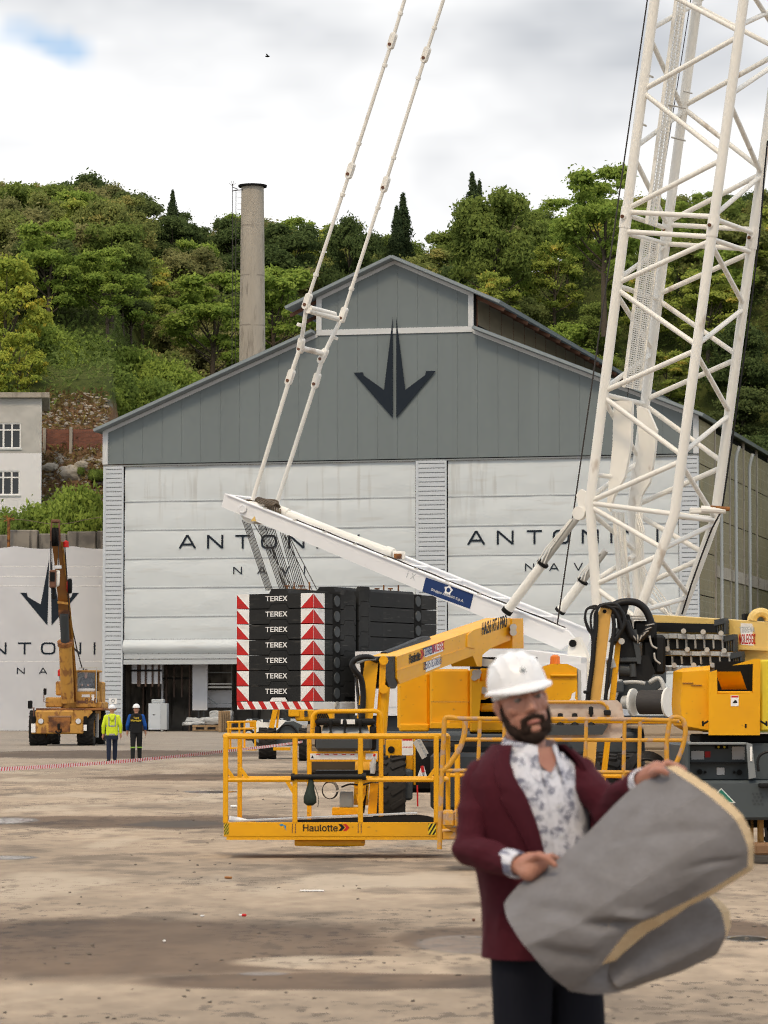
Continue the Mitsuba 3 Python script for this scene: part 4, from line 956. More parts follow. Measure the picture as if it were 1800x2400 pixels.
# reeving between mast tip and base frame
for k, (x0, y0, x1, y1, v) in enumerate([(568 + 3.4 * j, 1219 + j, 624 + 3 * j, 1384, -.65 + .05 * j) for j in range(6)] + [(604 + 3.4 * j, 1228 + j, 657 + 3.6 * j, 1386, -.3 + .05 * j) for j in range(6)] +
        [(623 + 4.2 * j, 1234 + 1.5 * j, 668 + 4.4 * j, 1386, 0 + .05 * j) for j in range(6)] + [(657 + 4 * j, 1248 + 1.6 * j, 694 + 4.6 * j, 1386, .35 + .05 * j) for j in range(6)] +
        [(681, 1262, 745, 1386, .65), (664, 1250, 733, 1386, .6), (594, 1226, 690, 1386, .1)]):
    part(crane, 'reeving_rope', rod(CR(x0, y0, v), CR(x1, y1, v), .0115, 5), 'mat_ropedark')
# backstops
for a, b, v in (((1185.6, 1436), (1359, 1205), -HB), ((1311, 1434), (1420, 1290), .9)):
    p, q = CR(*a, v), CR(*b, v); m = p + (q - p) * .50
    part(crane, 'backstop_cylinder', tube([p, m], .125, 14), 'mat_cream', smooth=40); part(crane, 'backstop_rod', tube([m, q], .085, 12), 'mat_galv', smooth=40)
    part(crane, 'backstop_collar', [rod(m - (q - p) * .012, m + (q - p) * .012, .16, 12), rod(p - (q - p) * .0, p + (q - p) * .035, .145, 12)], 'mat_dark', smooth=40)
    for s in (-.10, .0, .1): part(crane, 'backstop_pipe', tube([m + CA * s - CH * .12, m + (q - p) * .15 + CA * (s * .7 - .1) - CH * .12, m + (q - p) * .45 + CA * (s * .2 - .08) - CH * .1], .018, 5), 'mat_cream', smooth=True)
c = CR(1359, 1203, -HB); part(crane, 'backstop_eye', lathe([(0, -.09), (.17, -.09), (.17, .09), (0, .09)], c, c + CH, 18), 'mat_cream', smooth=40)
part(crane, 'backstop_bracket', cplate(cpl([(1352, 1160), (1363, 1146), (1374, 1152), (1386, 1180), (1372, 1200), (1360, 1200), (1356, 1180)], -HB), -HB, .1), 'mat_cream')
# counterweights: x along a from the left edge, y along h, z up
WA, WB = 183 / math.cos(AL) * 84 / FPX, 98 / math.sin(AL) * 84 / FPX
def stack_origin(px, py, Y): return P(px, py, Y)
def slab_poly(w, H, x0):          # side profile with lug on top and notch below
    p = Polygon([(0, .012), (w, .012), (w, H - .012), (0, H - .012)])
    lug = Polygon([(x0 - .30, H - .02), (x0 - .22, H + .115), (x0 + .22, H + .115), (x0 + .30, H - .02)])
    return p.union(lug).difference(affinity.translate(lug, 0, -H).buffer(.012))
def counterweight(O, n, H, wa, wb, lettered, mirrored):
    MA = basis(O, CA, EZ, -CH)                       # face A: x along a
    O2 = O + CA * wa; MB = basis(O2, CH, EZ, CA)     # face B: x along h, seen from the a side
    for k in range(n):
        sl = new_key(f'{crane}__counterweight_slab'); z = EZ * (k * H)
        body = slab(slab_poly(wa - .24, H, wa * .55 - .12), basis(O + z + CA * .12 + CH * wb, CA, EZ, -CH), wb)
        parts = [body]
        rx = wb - .34 if not mirrored else .34
        parts.append(slab(slab_poly(wb, H, rx), basis(O + z + CA * (wa - .12), CH, EZ, CA), .12))
        parts.append(slab(sbox(0, .012, wb, H - .012), basis(O + z, CH, EZ, CA), .12))
        part(sl, 'casting', parts, 'mat_slab_black')
        hx = wb * .54 if not mirrored else wb * .74
        part(sl, 'hole_strip', slab(sbox(hx - .2, .0, hx + .2, H), basis(O + z + CA * wa, CH, EZ, CA), .006), 'mat_dark')
        part(sl, 'round_cap', lathe([(0, .03), (.14, .03), (.15, 0)], O2 + z + CH * hx + EZ * H * .52, O2 + z + CH * hx + EZ * H * .52 + CA, 18), 'mat_darkgrey', smooth=30)
        d = .14
        if lettered:
            part(sl, 'lettering', text('TEREX', .125, MA @ T_np(wa * .52, H * .50 + k * H, .004), .006, True, stretch=1.22), 'mat_signwhite')
            wl = wa * .16
            part(sl, 'white_panel', slab(sbox(0, .012, wl, H - .01), MA @ T_np(0, k * H, .0), .005), 'mat_signwhite')
            part(sl, 'red_chevron', slab([(0, .012), (wl, .012), (0, H - .03)], MA @ T_np(0, k * H, .006), .004), 'mat_red')
            part(sl, 'white_panel', slab(sbox(wa - wl, .012, wa, H - .01), MA @ T_np(0, k * H, .0), .005), 'mat_signwhite')
            part(sl, 'red_chevron', slab([(wa - wl, .012), (wa, .012), (wa, H - .03)], MA @ T_np(0, k * H, .006), .004), 'mat_red')
            wr = wb * .26
            part(sl, 'white_panel', slab(sbox(0, .012, wr, H - .01), MB @ T_np(0, k * H, .0), .005), 'mat_signwhite')
            part(sl, 'red_chevron', slab([(0, .012), (wr * .95, .012), (0, H - .03)], MB @ T_np(0, k * H, .006), .004), 'mat_red')
        if mirrored:
            part(sl, 'white_panel', slab(sbox(wb - .06, .012, wb, H - .01), MB @ T_np(0, k * H, .0), .005), 'mat_signwhite')
            part(sl, 'recess', slab(sbox(wb * .12, .03, wb * .3, H - .03), basis(O + z + CA * wa, CH, EZ, CA), .005), 'mat_black')
def T_np(x, y, z): m = np.eye(4); m[:3, 3] = (x, y, z); return m
Yc = 84.0
corner = P(734, 1644, Yc); O1 = corner - CA * WA
H1 = (1644 - 1389) / 7 / FPX * Yc
counterweight(O1, 7, H1, WA, WB, True, False)
cn = corner + CH * 6.7; W2 = 4.35
counterweight(cn - CA * 2.2 - CH * W2 + EZ * .12, 7, H1, 2.2, W2, False, True)
for t, c in ((.30, 'x'), (.62, 'y')): pass
tray = f'{crane}__counterweight_tray'; taken.add(tray)
zt = .155
part(tray, 'frame', [put(box([0, 0, -.21], [WA, WB, -.006], .01), basis(O1, CA, CH, EZ)), slab(Polygon([(WA * .55 - .27, 0), (WA * .55 - .2, .1), (WA * .55 + .2, .1), (WA * .55 + .27, 0)]), basis(O1 + CH * .0, CA, EZ, -CH), .006)], 'mat_signwhite')
for k in range(7):
    x = WA * (-.02 + .15 * k); st4 = Polygon([(x, 0), (x + .15, 0), (x + .28, -.2), (x + .13, -.2)]).intersection(sbox(0, -.21, WA, 0))
    if st4.area > .002: part(tray, 'red_stripe', slab(st4, basis(O1, CA, EZ, -CH), .004), 'mat_red')
q = corner + CH * WB * .54 - EZ * .1; part(tray, 'lifting_eye', lathe([(.10, 0), (.10, .04), (.04, .04), (.04, 0)], q, q + CA, 16), 'mat_galv', smooth=40)
for i, (px, py, d) in enumerate(((698, 1382, 0), (908, 1388, 4.5))):
    q = P(px, py, Yc + 1.5 + d)
    part(crane, 'rusty_valve', [rod(q + [-.25, 0, -.05], q + [.3, 0, -.05], .03, 5), rod(q + [-.2, .2, .0], q + [.25, .2, .0], .03, 5)] + [rod(q + [x, .1, -.12], q + [x, .1, .1 + .1 * (k % 2)], .022, 5) for k, x in enumerate((-.28, -.1, .08, .3))] + [rod(q + [x - .07, .1, .1], q + [x + .07, .1, .1], .02, 5) for x in (-.28, .08)], 'mat_rust')
# superstructure
b0, b1 = C0 - CA * 8.2, C0 - CA * .6
part(crane, 'engine_house', hullpts([C0 + CA * u + CH * v + EZ * z for u, z in ((cuz(832, 1520, -1.5)[0], 3.15), (cuz(832, 1520, -1.5)[0], 1.5), (cuz(1362, 1640, -1.5)[0], 1.45), (cuz(1362, 1640, -1.5)[0], 2.95), (cuz(1225, 1520, -1.5)[0], 3.15)) for v in (-1.5, 1.5)]), 'mat_white')
for px in (905, 1010, 1110, 1215, 1290):
    u = cuz(px, 1600, -1.52)[0]; part(crane, 'house_door', hullpts([C0 + CA * (u + du) + CH * v + EZ * z for du in (0, 1.0) for z in (1.72, 2.8) for v in (-1.525, -1.5)]), 'mat_white')
part(crane, 'base_frame', hullpts([C0 + CA * u + CH * v + EZ * z for u in (cuz(832, 1520, -1.2)[0], cuz(1480, 1640, -1.2)[0]) for v in (-1.25, 1.25) for z in (1.1, 1.5)]), 'mat_darkgrey')
ft = cpl([(1333, 1500), (1352, 1492), (1384, 1560), (1400, 1640), (1330, 1640), (1322, 1560)], -1.2)
part(crane, 'mast_foot', cplate(ft, -1.05, .2), 'mat_cream'); part(crane, 'mast_foot', cplate(ft, 1.05, .2), 'mat_cream')
c = CR(1343, 1508, -1.17); part(crane, 'foot_pin', lathe([(0, -.05), (.09, -.05), (.09, .03)], c, c + CH, 14), 'mat_dark', smooth=40)
part(crane, 'foot_plate', cplate(cpl([(1392, 1560), (1450, 1540), (1560, 1560), (1560, 1600), (1500, 1650), (1392, 1650)], -.9), -.9, .08), 'mat_darkgrey')
wd = new_key(f'{crane}__winch'); c = CR(1476, 1646, -1.7)
part(wd, 'drum', rod(c + CA * .3, c + CA * 1.0, .30, 24), 'mat_ropedark', smooth=40)
part(wd, 'flange', [lathe([(0, 0), (.13, 0), (.13, .06), (.34, .06), (.34, .12), (0, .12)], c, c + CA, 24), rod(c + CA * 1.0, c + CA * 1.05, .36, 24)], 'mat_cream', smooth=40)
part(wd, 'hub', lathe([(0, -.18), (.16, -.18), (.18, 0)], c, c + CA, 18), 'mat_galv', smooth=40)
part(crane, 'hydraulic_pipe', [tube(spline([CR(1462, 1600, -1.6), CR(1490, 1598, -1.6), CR(1512, 1602, -1.5)], 5), .05, 8), tube(spline([CR(1520, 1600, -1.3), CR(1545, 1590, -1.2), CR(1556, 1620, -1.2), CR(1540, 1640, -1.2)], 6), .06, 8)], 'mat_galv', smooth=True)
part(crane, 'floodlight', [cbox(CR(1452, 1610, -1.8), (.2, .2, .28), .03)], 'mat_darkgrey')
part(crane, 'green_flag', sheet(lambda u, v: (CR(1534, 1636, -1.4) + np.outer(u, [.36, 0, 0]) + np.outer(v, [.02, 0, -.14]) + np.outer(np.sin(u * 7 + v * 2) * .04, [0, 1, 0]) + np.outer(u * u, [0, 0, .08]) * .6), 14, 8), 'mat_lime')
# crawler tracks, running towards the camera
def track(cx, cy, w, L, H, n, key):
    t = new_key(f'{crane}__crawler_track'); r = H / 2; per = 2 * (L - H) + math.pi * H
    part(t, 'side_frame', box([cx - w * .28, cy - L / 2 + .3, .25], [cx + w * .28, cy + L / 2 - .3, H - .25], .05), 'mat_darkgrey')
    sh = []
    for k in range(n):
        s = per * k / n
        if s < L - H: p, a = (s - (L - H) / 2, H), 0
        elif s < L - H + math.pi * r: a = (s - (L - H)) / r; p = ((L - H) / 2 + r * math.sin(a), r + r * math.cos(a))
        elif s < 2 * (L - H) + math.pi * r: p, a = ((L - H) / 2 - (s - (L - H) - math.pi * r), 0), math.pi
        else: a = math.pi + (s - 2 * (L - H) - math.pi * r) / r; p = (-(L - H) / 2 + r * math.sin(a), r + r * math.cos(a))
        m = box([-w / 2, -per / n * .46, -.09], [w / 2, per / n * .46, 0], .025); 
        ca, sa = math.cos(-a), math.sin(-a); v = np.array(m.vertices); v = np.stack([v[:, 0], v[:, 1] * ca - v[:, 2] * sa, v[:, 1] * sa + v[:, 2] * ca], 1) + [cx, cy + p[0], p[1] + .0]
        m = mesh(v, m.faces); part(t, 'track_shoe', m, 'mat_trackshoe')
mat('trackshoe', (0.23, 0.17, 0.11), 0.7)
q = P(1579, 1700, 76); track(q[0], 79.6, 1.36, 7.6, 1.28, 46, 0)
q = P(788, 1740, 84); track(q[0] - .1, 86.5, 1.25, 7.6, 1.28, 46, 1)
part(crane, 'carbody', box([P(830, 1700, 82)[0], 80, .55], [P(1520, 1700, 80)[0], 84.5, 1.1], .08), 'mat_darkgrey')
# ------------------------------------------------------------------ shared bits for the lifts
class Pl:                          # an upright plane through two measured points
    def __init__(s, p, q): s.o = np.array(p, float); d = np.array(q, float) - s.o; s.d = unit([d[0], d[1], 0]); s.n = np.array([s.d[1], -s.d[0], 0]); s.n = s.n if s.n[1] < 0 else -s.n
    def hit(s, px, py, out=0.0):
        r = ray(px, py); t = ((s.o + s.n * out - EYE) @ s.n) / (r @ s.n); return EYE + r * t
    def poly(s, pts): return Polygon([((q := s.hit(*p) - s.o) @ s.d, q[2]) for p in pts])
    def plate(s, pts, th, out=0.0):   # from out backwards by th
        P_ = s.poly(pts) if isinstance(pts, list) else pts
        return slab(P_, basis(s.o + s.n * (out - th), s.d, EZ, s.n), th)
    def frame(s, px, py, out=0.0): return basis(s.hit(px, py, out), s.d, EZ, s.n)
def pbox(x0, y0, x1, y1, Y, dep, c=.0): a, b = P(x0, y1, Y), P(x1, y0, Y); return box([a[0], Y, a[2]], [b[0], Y + dep, b[2]], c)
def wheel(parent, c, ax, R, w, lugs=18, hub='mat_yellow', name='wheel'):
    wk = new_key(f'{parent}__{name}'); ax = unit(ax); c = np.asarray(c, float)
    part(wk, 'tyre', lathe([(R * .55, -w / 2), (R * .9, -w / 2), (R * .97, -w * .42), (R * .97, w * .42), (R * .9, w / 2), (R * .55, w / 2)], c, c + ax, 32), 'mat_tyre', smooth=40)
    x, y, d = frame(ax); ms = []
    for k in range(lugs):
        for s in (-1, 1):
            a = 2 * math.pi * (k + .25 * s) / lugs; a2 = a + .22
            p, q = c + ax * (s * w * .06) + R * .985 * (math.cos(a) * x + math.sin(a) * y), c + ax * (s * w * .49) + R * .985 * (math.cos(a2) * x + math.sin(a2) * y)
            ms.append(beam(p, q, R * .11, R * .09, up=(p + q) / 2 - c))
    part(wk, 'tread_lug', ms, 'mat_tyre', kind='stuff')
    part(wk, 'rim', lathe([(0, -w * .3), (R * .2, -w * .32), (R * .25, -w * .2), (R * .5, -w * .25), (R * .56, -w * .46), (R * .56, w * .46), (R * .5, w * .3), (0, w * .3)], c, c + ax, 24), hub, smooth=40)
    return wk
def hazard(x0, z0, x1, z1, M, n=4):
    w, h = x1 - x0, z1 - z0; out = []
    for k in range(-n, n + 1):
        q = Polygon([(x0 + k * w / 2, z0), (x0 + (k + .5) * w / 2, z0), (x0 + (k + .5) * w / 2 + h * .6, z1), (x0 + k * w / 2 + h * .6, z1)]).intersection(sbox(x0, z0, x1, z1))
        if q.area > 1e-5: out.append(slab(q, M, .004))
    return cat(out)
mat('hazyellow', (0.66, 0.52, 0.02), 0.5)
def f_wornrail(p, n, uv):
    b = fbm(p.x * 14, p.y * 14, p.z * 14, 3); a = fbm(p.x * 3, p.y * 3, p.z * 3, 2)
    c = mix((0.60, 0.29, 0.015), (0.50, 0.24, 0.02), a)
    return mix(c, (0.36, 0.25, 0.19), smoothstep(.50, .68, b) * .8)
mat('wornrail', 0, 0.5, proc=f_wornrail)
# ------------------------------------------------------------------ first lift: basket to the left, boom running away to the right
L1 = thing('boom_lift', 'yellow boom lift with long basket hanging low in front, boom rising behind the man', 'boom lift')
Y0 = 36.6; YB = 37.5
bk = f'{L1}__basket'; taken.add(bk); labels[bk] = {'label': 'long yellow railed basket just off the ground'}
def bz(py): return P(900, py, Y0)[2]
def bx(px, Y=Y0): return P(px, 1800, Y)[0]
xl, xr_ = bx(525), bx(1053); zt_, zm_, zf, zb_ = bz(1725.5), bz(1828), bz(1927), bz(1961)
rr = .024
part(bk, 'floor', box([xl, Y0 + .01, zb_ + .0], [xr_, YB + .1, zb_ + .05]), 'mat_yellow')
part(bk, 'toe_board', box([xl, Y0 - .02, zb_], [xr_ - .16, Y0, zf], .004), 'mat_yellow')
part(bk, 'toe_board', hullpts([[xr_ - .16, Y0 - .02, zb_ + .0], [xr_ - .16, Y0 - .02, zf], [xr_, Y0 + .12, zb_], [xr_, Y0 + .12, zf - .03], [xr_ - .16, Y0 + .02, zb_], [xr_ - .16, Y0 + .02, zf], [xr_ - .02, Y0 + .14, zb_], [xr_ - .02, Y0 + .14, zf - .03]]), 'mat_yellow')
for x in (xl, xr_ - .02): part(bk, 'toe_board', box([x, Y0 + .15, zb_], [x + .02, YB + .1, zf - .02]), 'mat_yellow')
part(bk, 'floor_lip', box([xl + .03, Y0 - .012, zb_ - .035], [xr_ - .06, Y0 + .2, zb_ - .003]), 'mat_yellow')
part(bk, 'turntable_box', pbox(690, 1967, 855, 1983, Y0 + .1, .6, .015), 'mat_yellow')
part(bk, 'turntable_plate', lathe([(0, 0), (.24, 0), (.24, .04), (0, .04)], [bx(785), Y0 + .4, bz(1986)], [bx(785), Y0 + .4, 5], 20), 'mat_dark')
for z, nm in ((zt_, 'top_rail'), (zm_, 'mid_rail')):
    part(bk, nm, tube(fillet([[xl + .01, YB, z], [xl + .01, Y0, z], [xr_ - .16, Y0, z], [xr_ - .02, Y0 + .16, z], [xr_ - .02, YB, z]], .05, 3), rr + .008 * (nm == 'top_rail'), 8), 'mat_yellow', smooth=40)
    part(bk, nm, rod([xl + .01, YB, z], [xr_ - .02, YB, z], rr, 8), 'mat_yellow', smooth=40)
for px, Y in ((529, Y0), (691.5, Y0), (845, Y0), (1022.5, Y0)): x = bx(px, Y); part(bk, 'post', box([x - .028, Y - .025, zf - .01], [x + .028, Y + .025, zt_], .006), 'mat_yellow')
for px in (562, 725, 893, 1050): x = bx(px, YB); part(bk, 'post', box([x - .026, YB - .025, zb_], [x + .026, YB + .025, zt_], .006), 'mat_yellow')
for px, s in ((529, 1), (691.5, -1), (562, 1), (1022.5, -1)): x = bx(px); part(bk, 'gusset', beam([x, Y0, zm_ - .16 if px == 691.5 else zm_ + .14], [x + .14 * s * .7, Y0, zm_], .02, .04), 'mat_yellow')
part(bk, 'console_hoop', tube(fillet([[bx(731, YB), YB, zt_ - .02], [bx(733, YB), YB, bz(1668)], [bx(893, YB), YB, bz(1666)], [bx(897, YB), YB + .05, zt_ - .1]], .09, 5), .026, 10), 'mat_yellow', smooth=40)
part(bk, 'console_hoop', tube(fillet([[bx(741, YB), YB + .25, zt_ - .02], [bx(738, YB), YB + .02, bz(1672)]], .09, 5), .02, 8), 'mat_yellow', smooth=40)
cs = f'{bk}__control_console'; taken.add(cs)
part(bk, 'control_console', [pbox(738, 1684, 880, 1700, YB + .02, .3, .03), pbox(738, 1700, 752, 1755, YB + .05, .3, .02), pbox(866, 1700, 882, 1758, YB + .05, .3, .02)], 'mat_black')
part(bk, 'console_panel', hullpts([P(760, 1690, YB + .3), P(858, 1690, YB + .3), P(752, 1724, YB), P(868, 1724, YB), P(752, 1724, YB + .3), P(868, 1724, YB + .3)]), 'mat_lightgrey')
part(bk, 'console_tray', pbox(740, 1727, 872, 1760, YB - .12, .3, .03), 'mat_darkgrey')
part(bk, 'console_label', pbox(799, 1686, 832, 1697, YB - .0, .015), 'mat_signwhite')
for px in (775, 808, 844): part(bk, 'joystick', lathe([(0, 0), (.035, 0), (.012, .03), (.012, .10), (.028, .13), (.02, .17), (0, .18)], P(px, 1722, YB + .0), P(px, 1722, YB) + EZ, 10), 'mat_black', smooth=40)
part(bk, 'sign_board', pbox(724, 1761, 886, 1785, YB - .03, .03, .004), 'mat_yellow')
for a, b in ((727, 840), (857, 884)): part(bk, 'sticker_strip', pbox(a, 1766, b, 1780, YB - .036, .005), 'mat_sticker')
part(bk, 'warning_triangle', slab([tuple(P(x, y, YB)[[0, 2]]) for x, y in ((729, 1777), (732.5, 1770), (736, 1777))], basis([0, YB - .037, 0], [1, 0, 0], EZ, [0, -1, 0]), .003), 'mat_black')
for k in range(5): part(bk, 'sticker_mark', pbox(741 + 20 * k, 1767.5, 751 + 20 * k, 1769.5, YB - .041, .003), 'mat_red')
part(bk, 'drop_bar', tube([P(683, 1821, Y0 - .04), P(856, 1820, Y0 - .04)], .03, 10), 'mat_black', smooth=40)
part(bk, 'drop_bar_end', [rod(P(682, 1821, Y0 - .04), P(690, 1821, Y0 - .04), .042, 10), rod(P(849, 1820, Y0 - .04), P(858, 1820, Y0 - .04), .042, 10)], 'mat_black', smooth=40)
hz0 = (bz(1958), bz(1929))
for a, b in ((525, 536.5), (1003, 1021.5)):
    part(bk, 'hazard_sticker', box([bx(a) + .004, Y0 - .024, hz0[0] + .01], [bx(b), Y0 - .0205, hz0[1] - .004]), 'mat_hazyellow')
    part(bk, 'hazard_stripe', hazard(bx(a) + .004, hz0[0] + .01, bx(b), hz0[1] - .004, basis([0, Y0 - .025, 0], [1, 0, 0], EZ, [0, -1, 0])), 'mat_black')
FM = lambda px, py, Y: basis(P(px, py, Y), np.array([1.0, 0, 0]), EZ, np.array([0, -1.0, 0]))
part(bk, 'lettering', text('Haulotte', .072, FM(751, 1948, Y0 - .022), .003), 'mat_black')
chev = Polygon([(0, 0), (.05, 0), (.10, .045), (.05, .09), (0, .09), (.045, .045)])
part(bk, 'chevron', slab(affinity.scale(chev, .75, .85), FM(790, 1949, Y0 - .022), .003), 'mat_black')
part(bk, 'chevron', slab(affinity.scale(chev, .75, .85), FM(801, 1949, Y0 - .022), .003), 'mat_red')
mat('bluetape', (0.02, 0.22, 0.42), 0.5)
part(bk, 'blue_sticker', slab([(0, 0), (.04, .005), (.05, -.03), (.07, -.05), (.06, -.03), (.065, 0), (.02, .025), (-.01, .02)], FM(657, 1936, Y0 - .022), .003), 'mat_bluetape')
for px in (686, 693, 840, 847): part(bk, 'slot', box([bx(px) - .006, Y0 - .0225, bz(1953)], [bx(px) + .003, Y0 - .0202, bz(1930)]), 'mat_brown')
# panels lying in the basket, bottle, bag, coil, mount
solo('long_panel', [hullpts([P(x, y, Y) for x, y, Y in ((536, 1924, Y0 + .2), (978, 1905, Y0 + .2), (536, 1922, Y0 + .5), (978, 1903, Y0 + .5))]+[P(x, y + 3, Y) for x, y, Y in ((536, 1924, Y0 + .2), (978, 1905, Y0 + .2))])], 'mat_lightgrey', 'long pale blue grey panel lying along the floor of the low basket', 'panel')
solo('black_panel', hullpts([P(x, y, Y) for x, y in ((690, 1922), (979, 1909), (1002, 1912), (1030, 1920), (1030, 1927), (690, 1927)) for Y in (Y0 + .22, Y0 + .5)]), 'mat_black', 'black sheet lying under the pale panel in the low basket', 'panel')
solo('white_roll', lathe([(0, 0), (.03, 0), (.035, .1), (.02, .3), (0, .3)], P(537, 1918, Y0 + .3), P(575, 1925, Y0 + .3), 10), 'mat_signwhite', 'small white roll at the left end of the low basket floor', 'roll', smooth=True)
b_ = thing('plastic_bottle', 'clear plastic bottle with pink cap tied to the rear rail of the low basket', 'bottle')
q = P(873, 1813, YB - .1); part(b_, 'bottle_body', lathe([(0, 0), (.028, 0), (.03, .05), (.027, .09), (.03, .13), (.012, .18), (.012, .2)], q, q + [.01, 0, .1], 12), 'mat_plastic_wrap', smooth=40); part(b_, 'bottle_cap', lathe([(.014, .195), (.014, .225), (0, .225)], q, q + [.01, 0, .1], 10), 'mat_red')
gb = thing('green_bag', 'dark green drawstring bag hanging from the drop bar of the low basket', 'bag')
q0 = P(727, 1822, Y0 - .02); q1 = P(728, 1888, Y0 - .02); V = lathe([(.02, 0), (.03, .05), (.05, .14), (.075, .22), (.07, .28), (.03, .31), (0, .312)], q0, q1, 18)
vv = np.array(V.vertices); vv += (meshkit.fbm(vv * 14, 3)[:, None] - .5) * [.04, .02, .01]; part(gb, 'bag_body', mesh(vv, V.faces), 'mat_olive', smooth=True)
part(gb, 'bag_string', tube(spline([q0, q0 + [.06, -.02, -.12], q0 + [.095, -.02, -.24], q0 + [.085, -.02, -.33]], 5), .004, 4), 'mat_olive')
c = P(772, 1853, YB + .1)
solo('cable_coil', cat([tube(arc(c + [.006 * k, 0, .004 * k], .083 + .004 * k, 0, 350, np.array([1., 0, 0]), EZ * 1.12, 26), .004, 4) for k in range(3)]), 'mat_hose', 'thin black cable coil hanging behind the low basket', 'cable', smooth=True)
mt = f'{bk}__mount'; taken.add(mt)
part(mt, 'jib_bracket', [hullpts([P(x, y, YB + d) for x, y in ((828, 1836), (858, 1836), (858, 1858), (846, 1895), (840, 1890)) for d in (.15, .35)])], 'mat_yellow')
part(mt, 'jib_bracket', [pbox(778, 1893, 845, 1911, YB + .12, .4, .01)], 'mat_yellow'); part(mt, 'valve_box', pbox(796, 1856, 828, 1893, YB + .15, .2, .01), 'mat_grey')
part(mt, 'jib_arm', beam(P(877, 1835, YB + .25), P(872, 1910, YB + .25), .075, .1), 'mat_yellow'); part(mt, 'jib_arm', beam(P(856, 1840, YB + .5), P(848, 1905, YB + .5), .06, .06), 'mat_black')
part(mt, 'hose_loop', tube(spline([P(800, 1845, YB + .1), P(820, 1838, YB + .1), P(845, 1840, YB + .1), P(862, 1836, YB + .1), P(880, 1830, YB + .1)], 6), .012, 6), 'mat_hose', smooth=True)
part(mt, 'black_tray', pbox(738, 1806, 882, 1818, YB + .1, .4, .01), 'mat_black')
# jib rising behind the basket to the boom head
jb = f'{L1}__jib'; taken.add(jb)
YJ = 38.6
part(jb, 'jib_beam', taper(P(853, 1700, YJ), P(872, 1542, YJ), .19, .2, .155, .18, up=(0, 1, 0)), 'mat_yellow')
part(jb, 'jib_beam', beam(P(853, 1700, YJ), P(846, 1880, YJ - .4), .17, .18, up=(0, 1, 0)), 'mat_yellow')
part(jb, 'jib_rod', rod(P(901, 1610, YJ), P(893, 1720, YJ), .07, 10), 'mat_yellow', smooth=40)
part(jb, 'jib_link', hullpts([P(x, y, YJ + d) for x, y in ((891, 1543), (905, 1543), (903, 1600), (898, 1622), (889, 1622), (888, 1600)) for d in (-.08, .12)]), 'mat_yellow')
for y in (1615, 1548): part(jb, 'pin', rod(P(899, y, YJ - .13), P(899, y, YJ + .2), .055, 12), 'mat_yellow', smooth=40)
part(jb, 'hose', [tube(spline([P(884, 1548, YJ - .1), P(862, 1540, YJ - .2), P(838, 1543, YJ - .25), P(826, 1556, YJ - .25), P(832, 1572, YJ - .25), P(846, 1590, YJ - .22), P(851, 1625, YJ - .2), P(849, 1690, YJ - .2)], 6), .035, 8)], 'mat_hose', smooth=True)
part(jb, 'hose', [tube(spline([P(880, 1545, YJ - .15), P(858, 1546, YJ - .22), P(842, 1552, YJ - .25), P(832, 1552, YJ - .25), P(830, 1562, YJ - .25)], 6), .018, 6)], 'mat_grey', smooth=True)
part(jb, 'hose', [tube(spline([P(846, 1700, YJ - .2), P(836, 1600, YJ + .05), P(832, 1580, YJ + .05)], 6), .02, 6)], 'mat_hose', smooth=True)
# boom
bo = f'{L1}__main_boom'; taken.add(bo)
PB = Pl(P(930, 1570, 39.0), P(1196, 1470, 45.0))
side = [(930, 1539), (1196, 1448), (1197, 1500), (1150, 1519), (1131, 1535), (1129, 1562), (1118, 1562), (1108, 1537), (937, 1603), (931, 1590)]
part(bo, 'boom_box', PB.plate(side, .34), 'mat_yellow')
part(bo, 'side_plate', PB.plate([(1092, 1516), (1093, 1488), (1108, 1476), (1124, 1471), (1126, 1508), (1110, 1520)], .02, .018), 'mat_yellow')
part(bo, 'edge_weld', PB.plate([(930, 1570), (1088, 1519), (1088, 1521), (930, 1572.5)], .02, .012), 'mat_yellow')
part(bo, 'head_plate', PB.plate([(1197, 1450), (1223, 1449), (1224, 1520), (1198, 1520)], .36, .02), 'mat_yellow')
part(bo, 'head_cap', PB.plate([(904, 1540), (932, 1538), (936, 1604), (930, 1614), (915, 1610), (908, 1588)], .30, -.02), 'mat_black')
part(bo, 'head_bolt', [rod(PB.hit(1203, y, .03), PB.hit(1203, y, .10), .05, 8) for y in (1470, 1482)], 'mat_galv', kind='stuff')
part(bo, 'lettering', text('HA26 RTJ PRO', .155, PB.frame(1159, 1478, .002) @ np.array([[1, 0, 0, 0], [.10, 1, 0, 0], [0, 0, 1, 0], [0, 0, 0, 1.]]), .004), 'mat_black')
SH = np.array([[1, 0, 0, 0], [.10, 1, 0, 0], [0, 0, 1, 0], [0, 0, 0, 1.]])
part(bo, 'lettering', text('Haulotte', .105, PB.frame(972, 1550.5, .002) @ SH, .004), 'mat_black')
part(bo, 'chevron', slab(affinity.scale(chev, 1.7, 1.25, origin=(0, 0)), PB.frame(985, 1546, .002) @ SH, .004), 'mat_red')
st1 = PB.poly([(994.5, 1521), (1037, 1505), (1037, 1526), (994.5, 1541)]); st2 = PB.poly([(997, 1550), (1030.5, 1535), (1030.5, 1561), (997, 1575)])
for g in (st1, st2): part(bo, 'sticker', PB.plate(g, .01, .008), 'mat_signwhite')
part(bo, 'sticker_lettering', text('TIRRENA', .10, PB.frame(1006, 1534, .0085) @ SH, .003, True, stretch=1.05), 'mat_blue_sign')
part(bo, 'sticker_lettering', text('NOLEGGI', .10, PB.frame(1027, 1526, .0085) @ SH, .003, True, stretch=1.0), 'mat_red')
part(bo, 'sticker_lettering', text('0585 830888', .10, PB.frame(1014, 1563, .0085) @ SH, .003, False, stretch=1.0), 'mat_blue_sign')
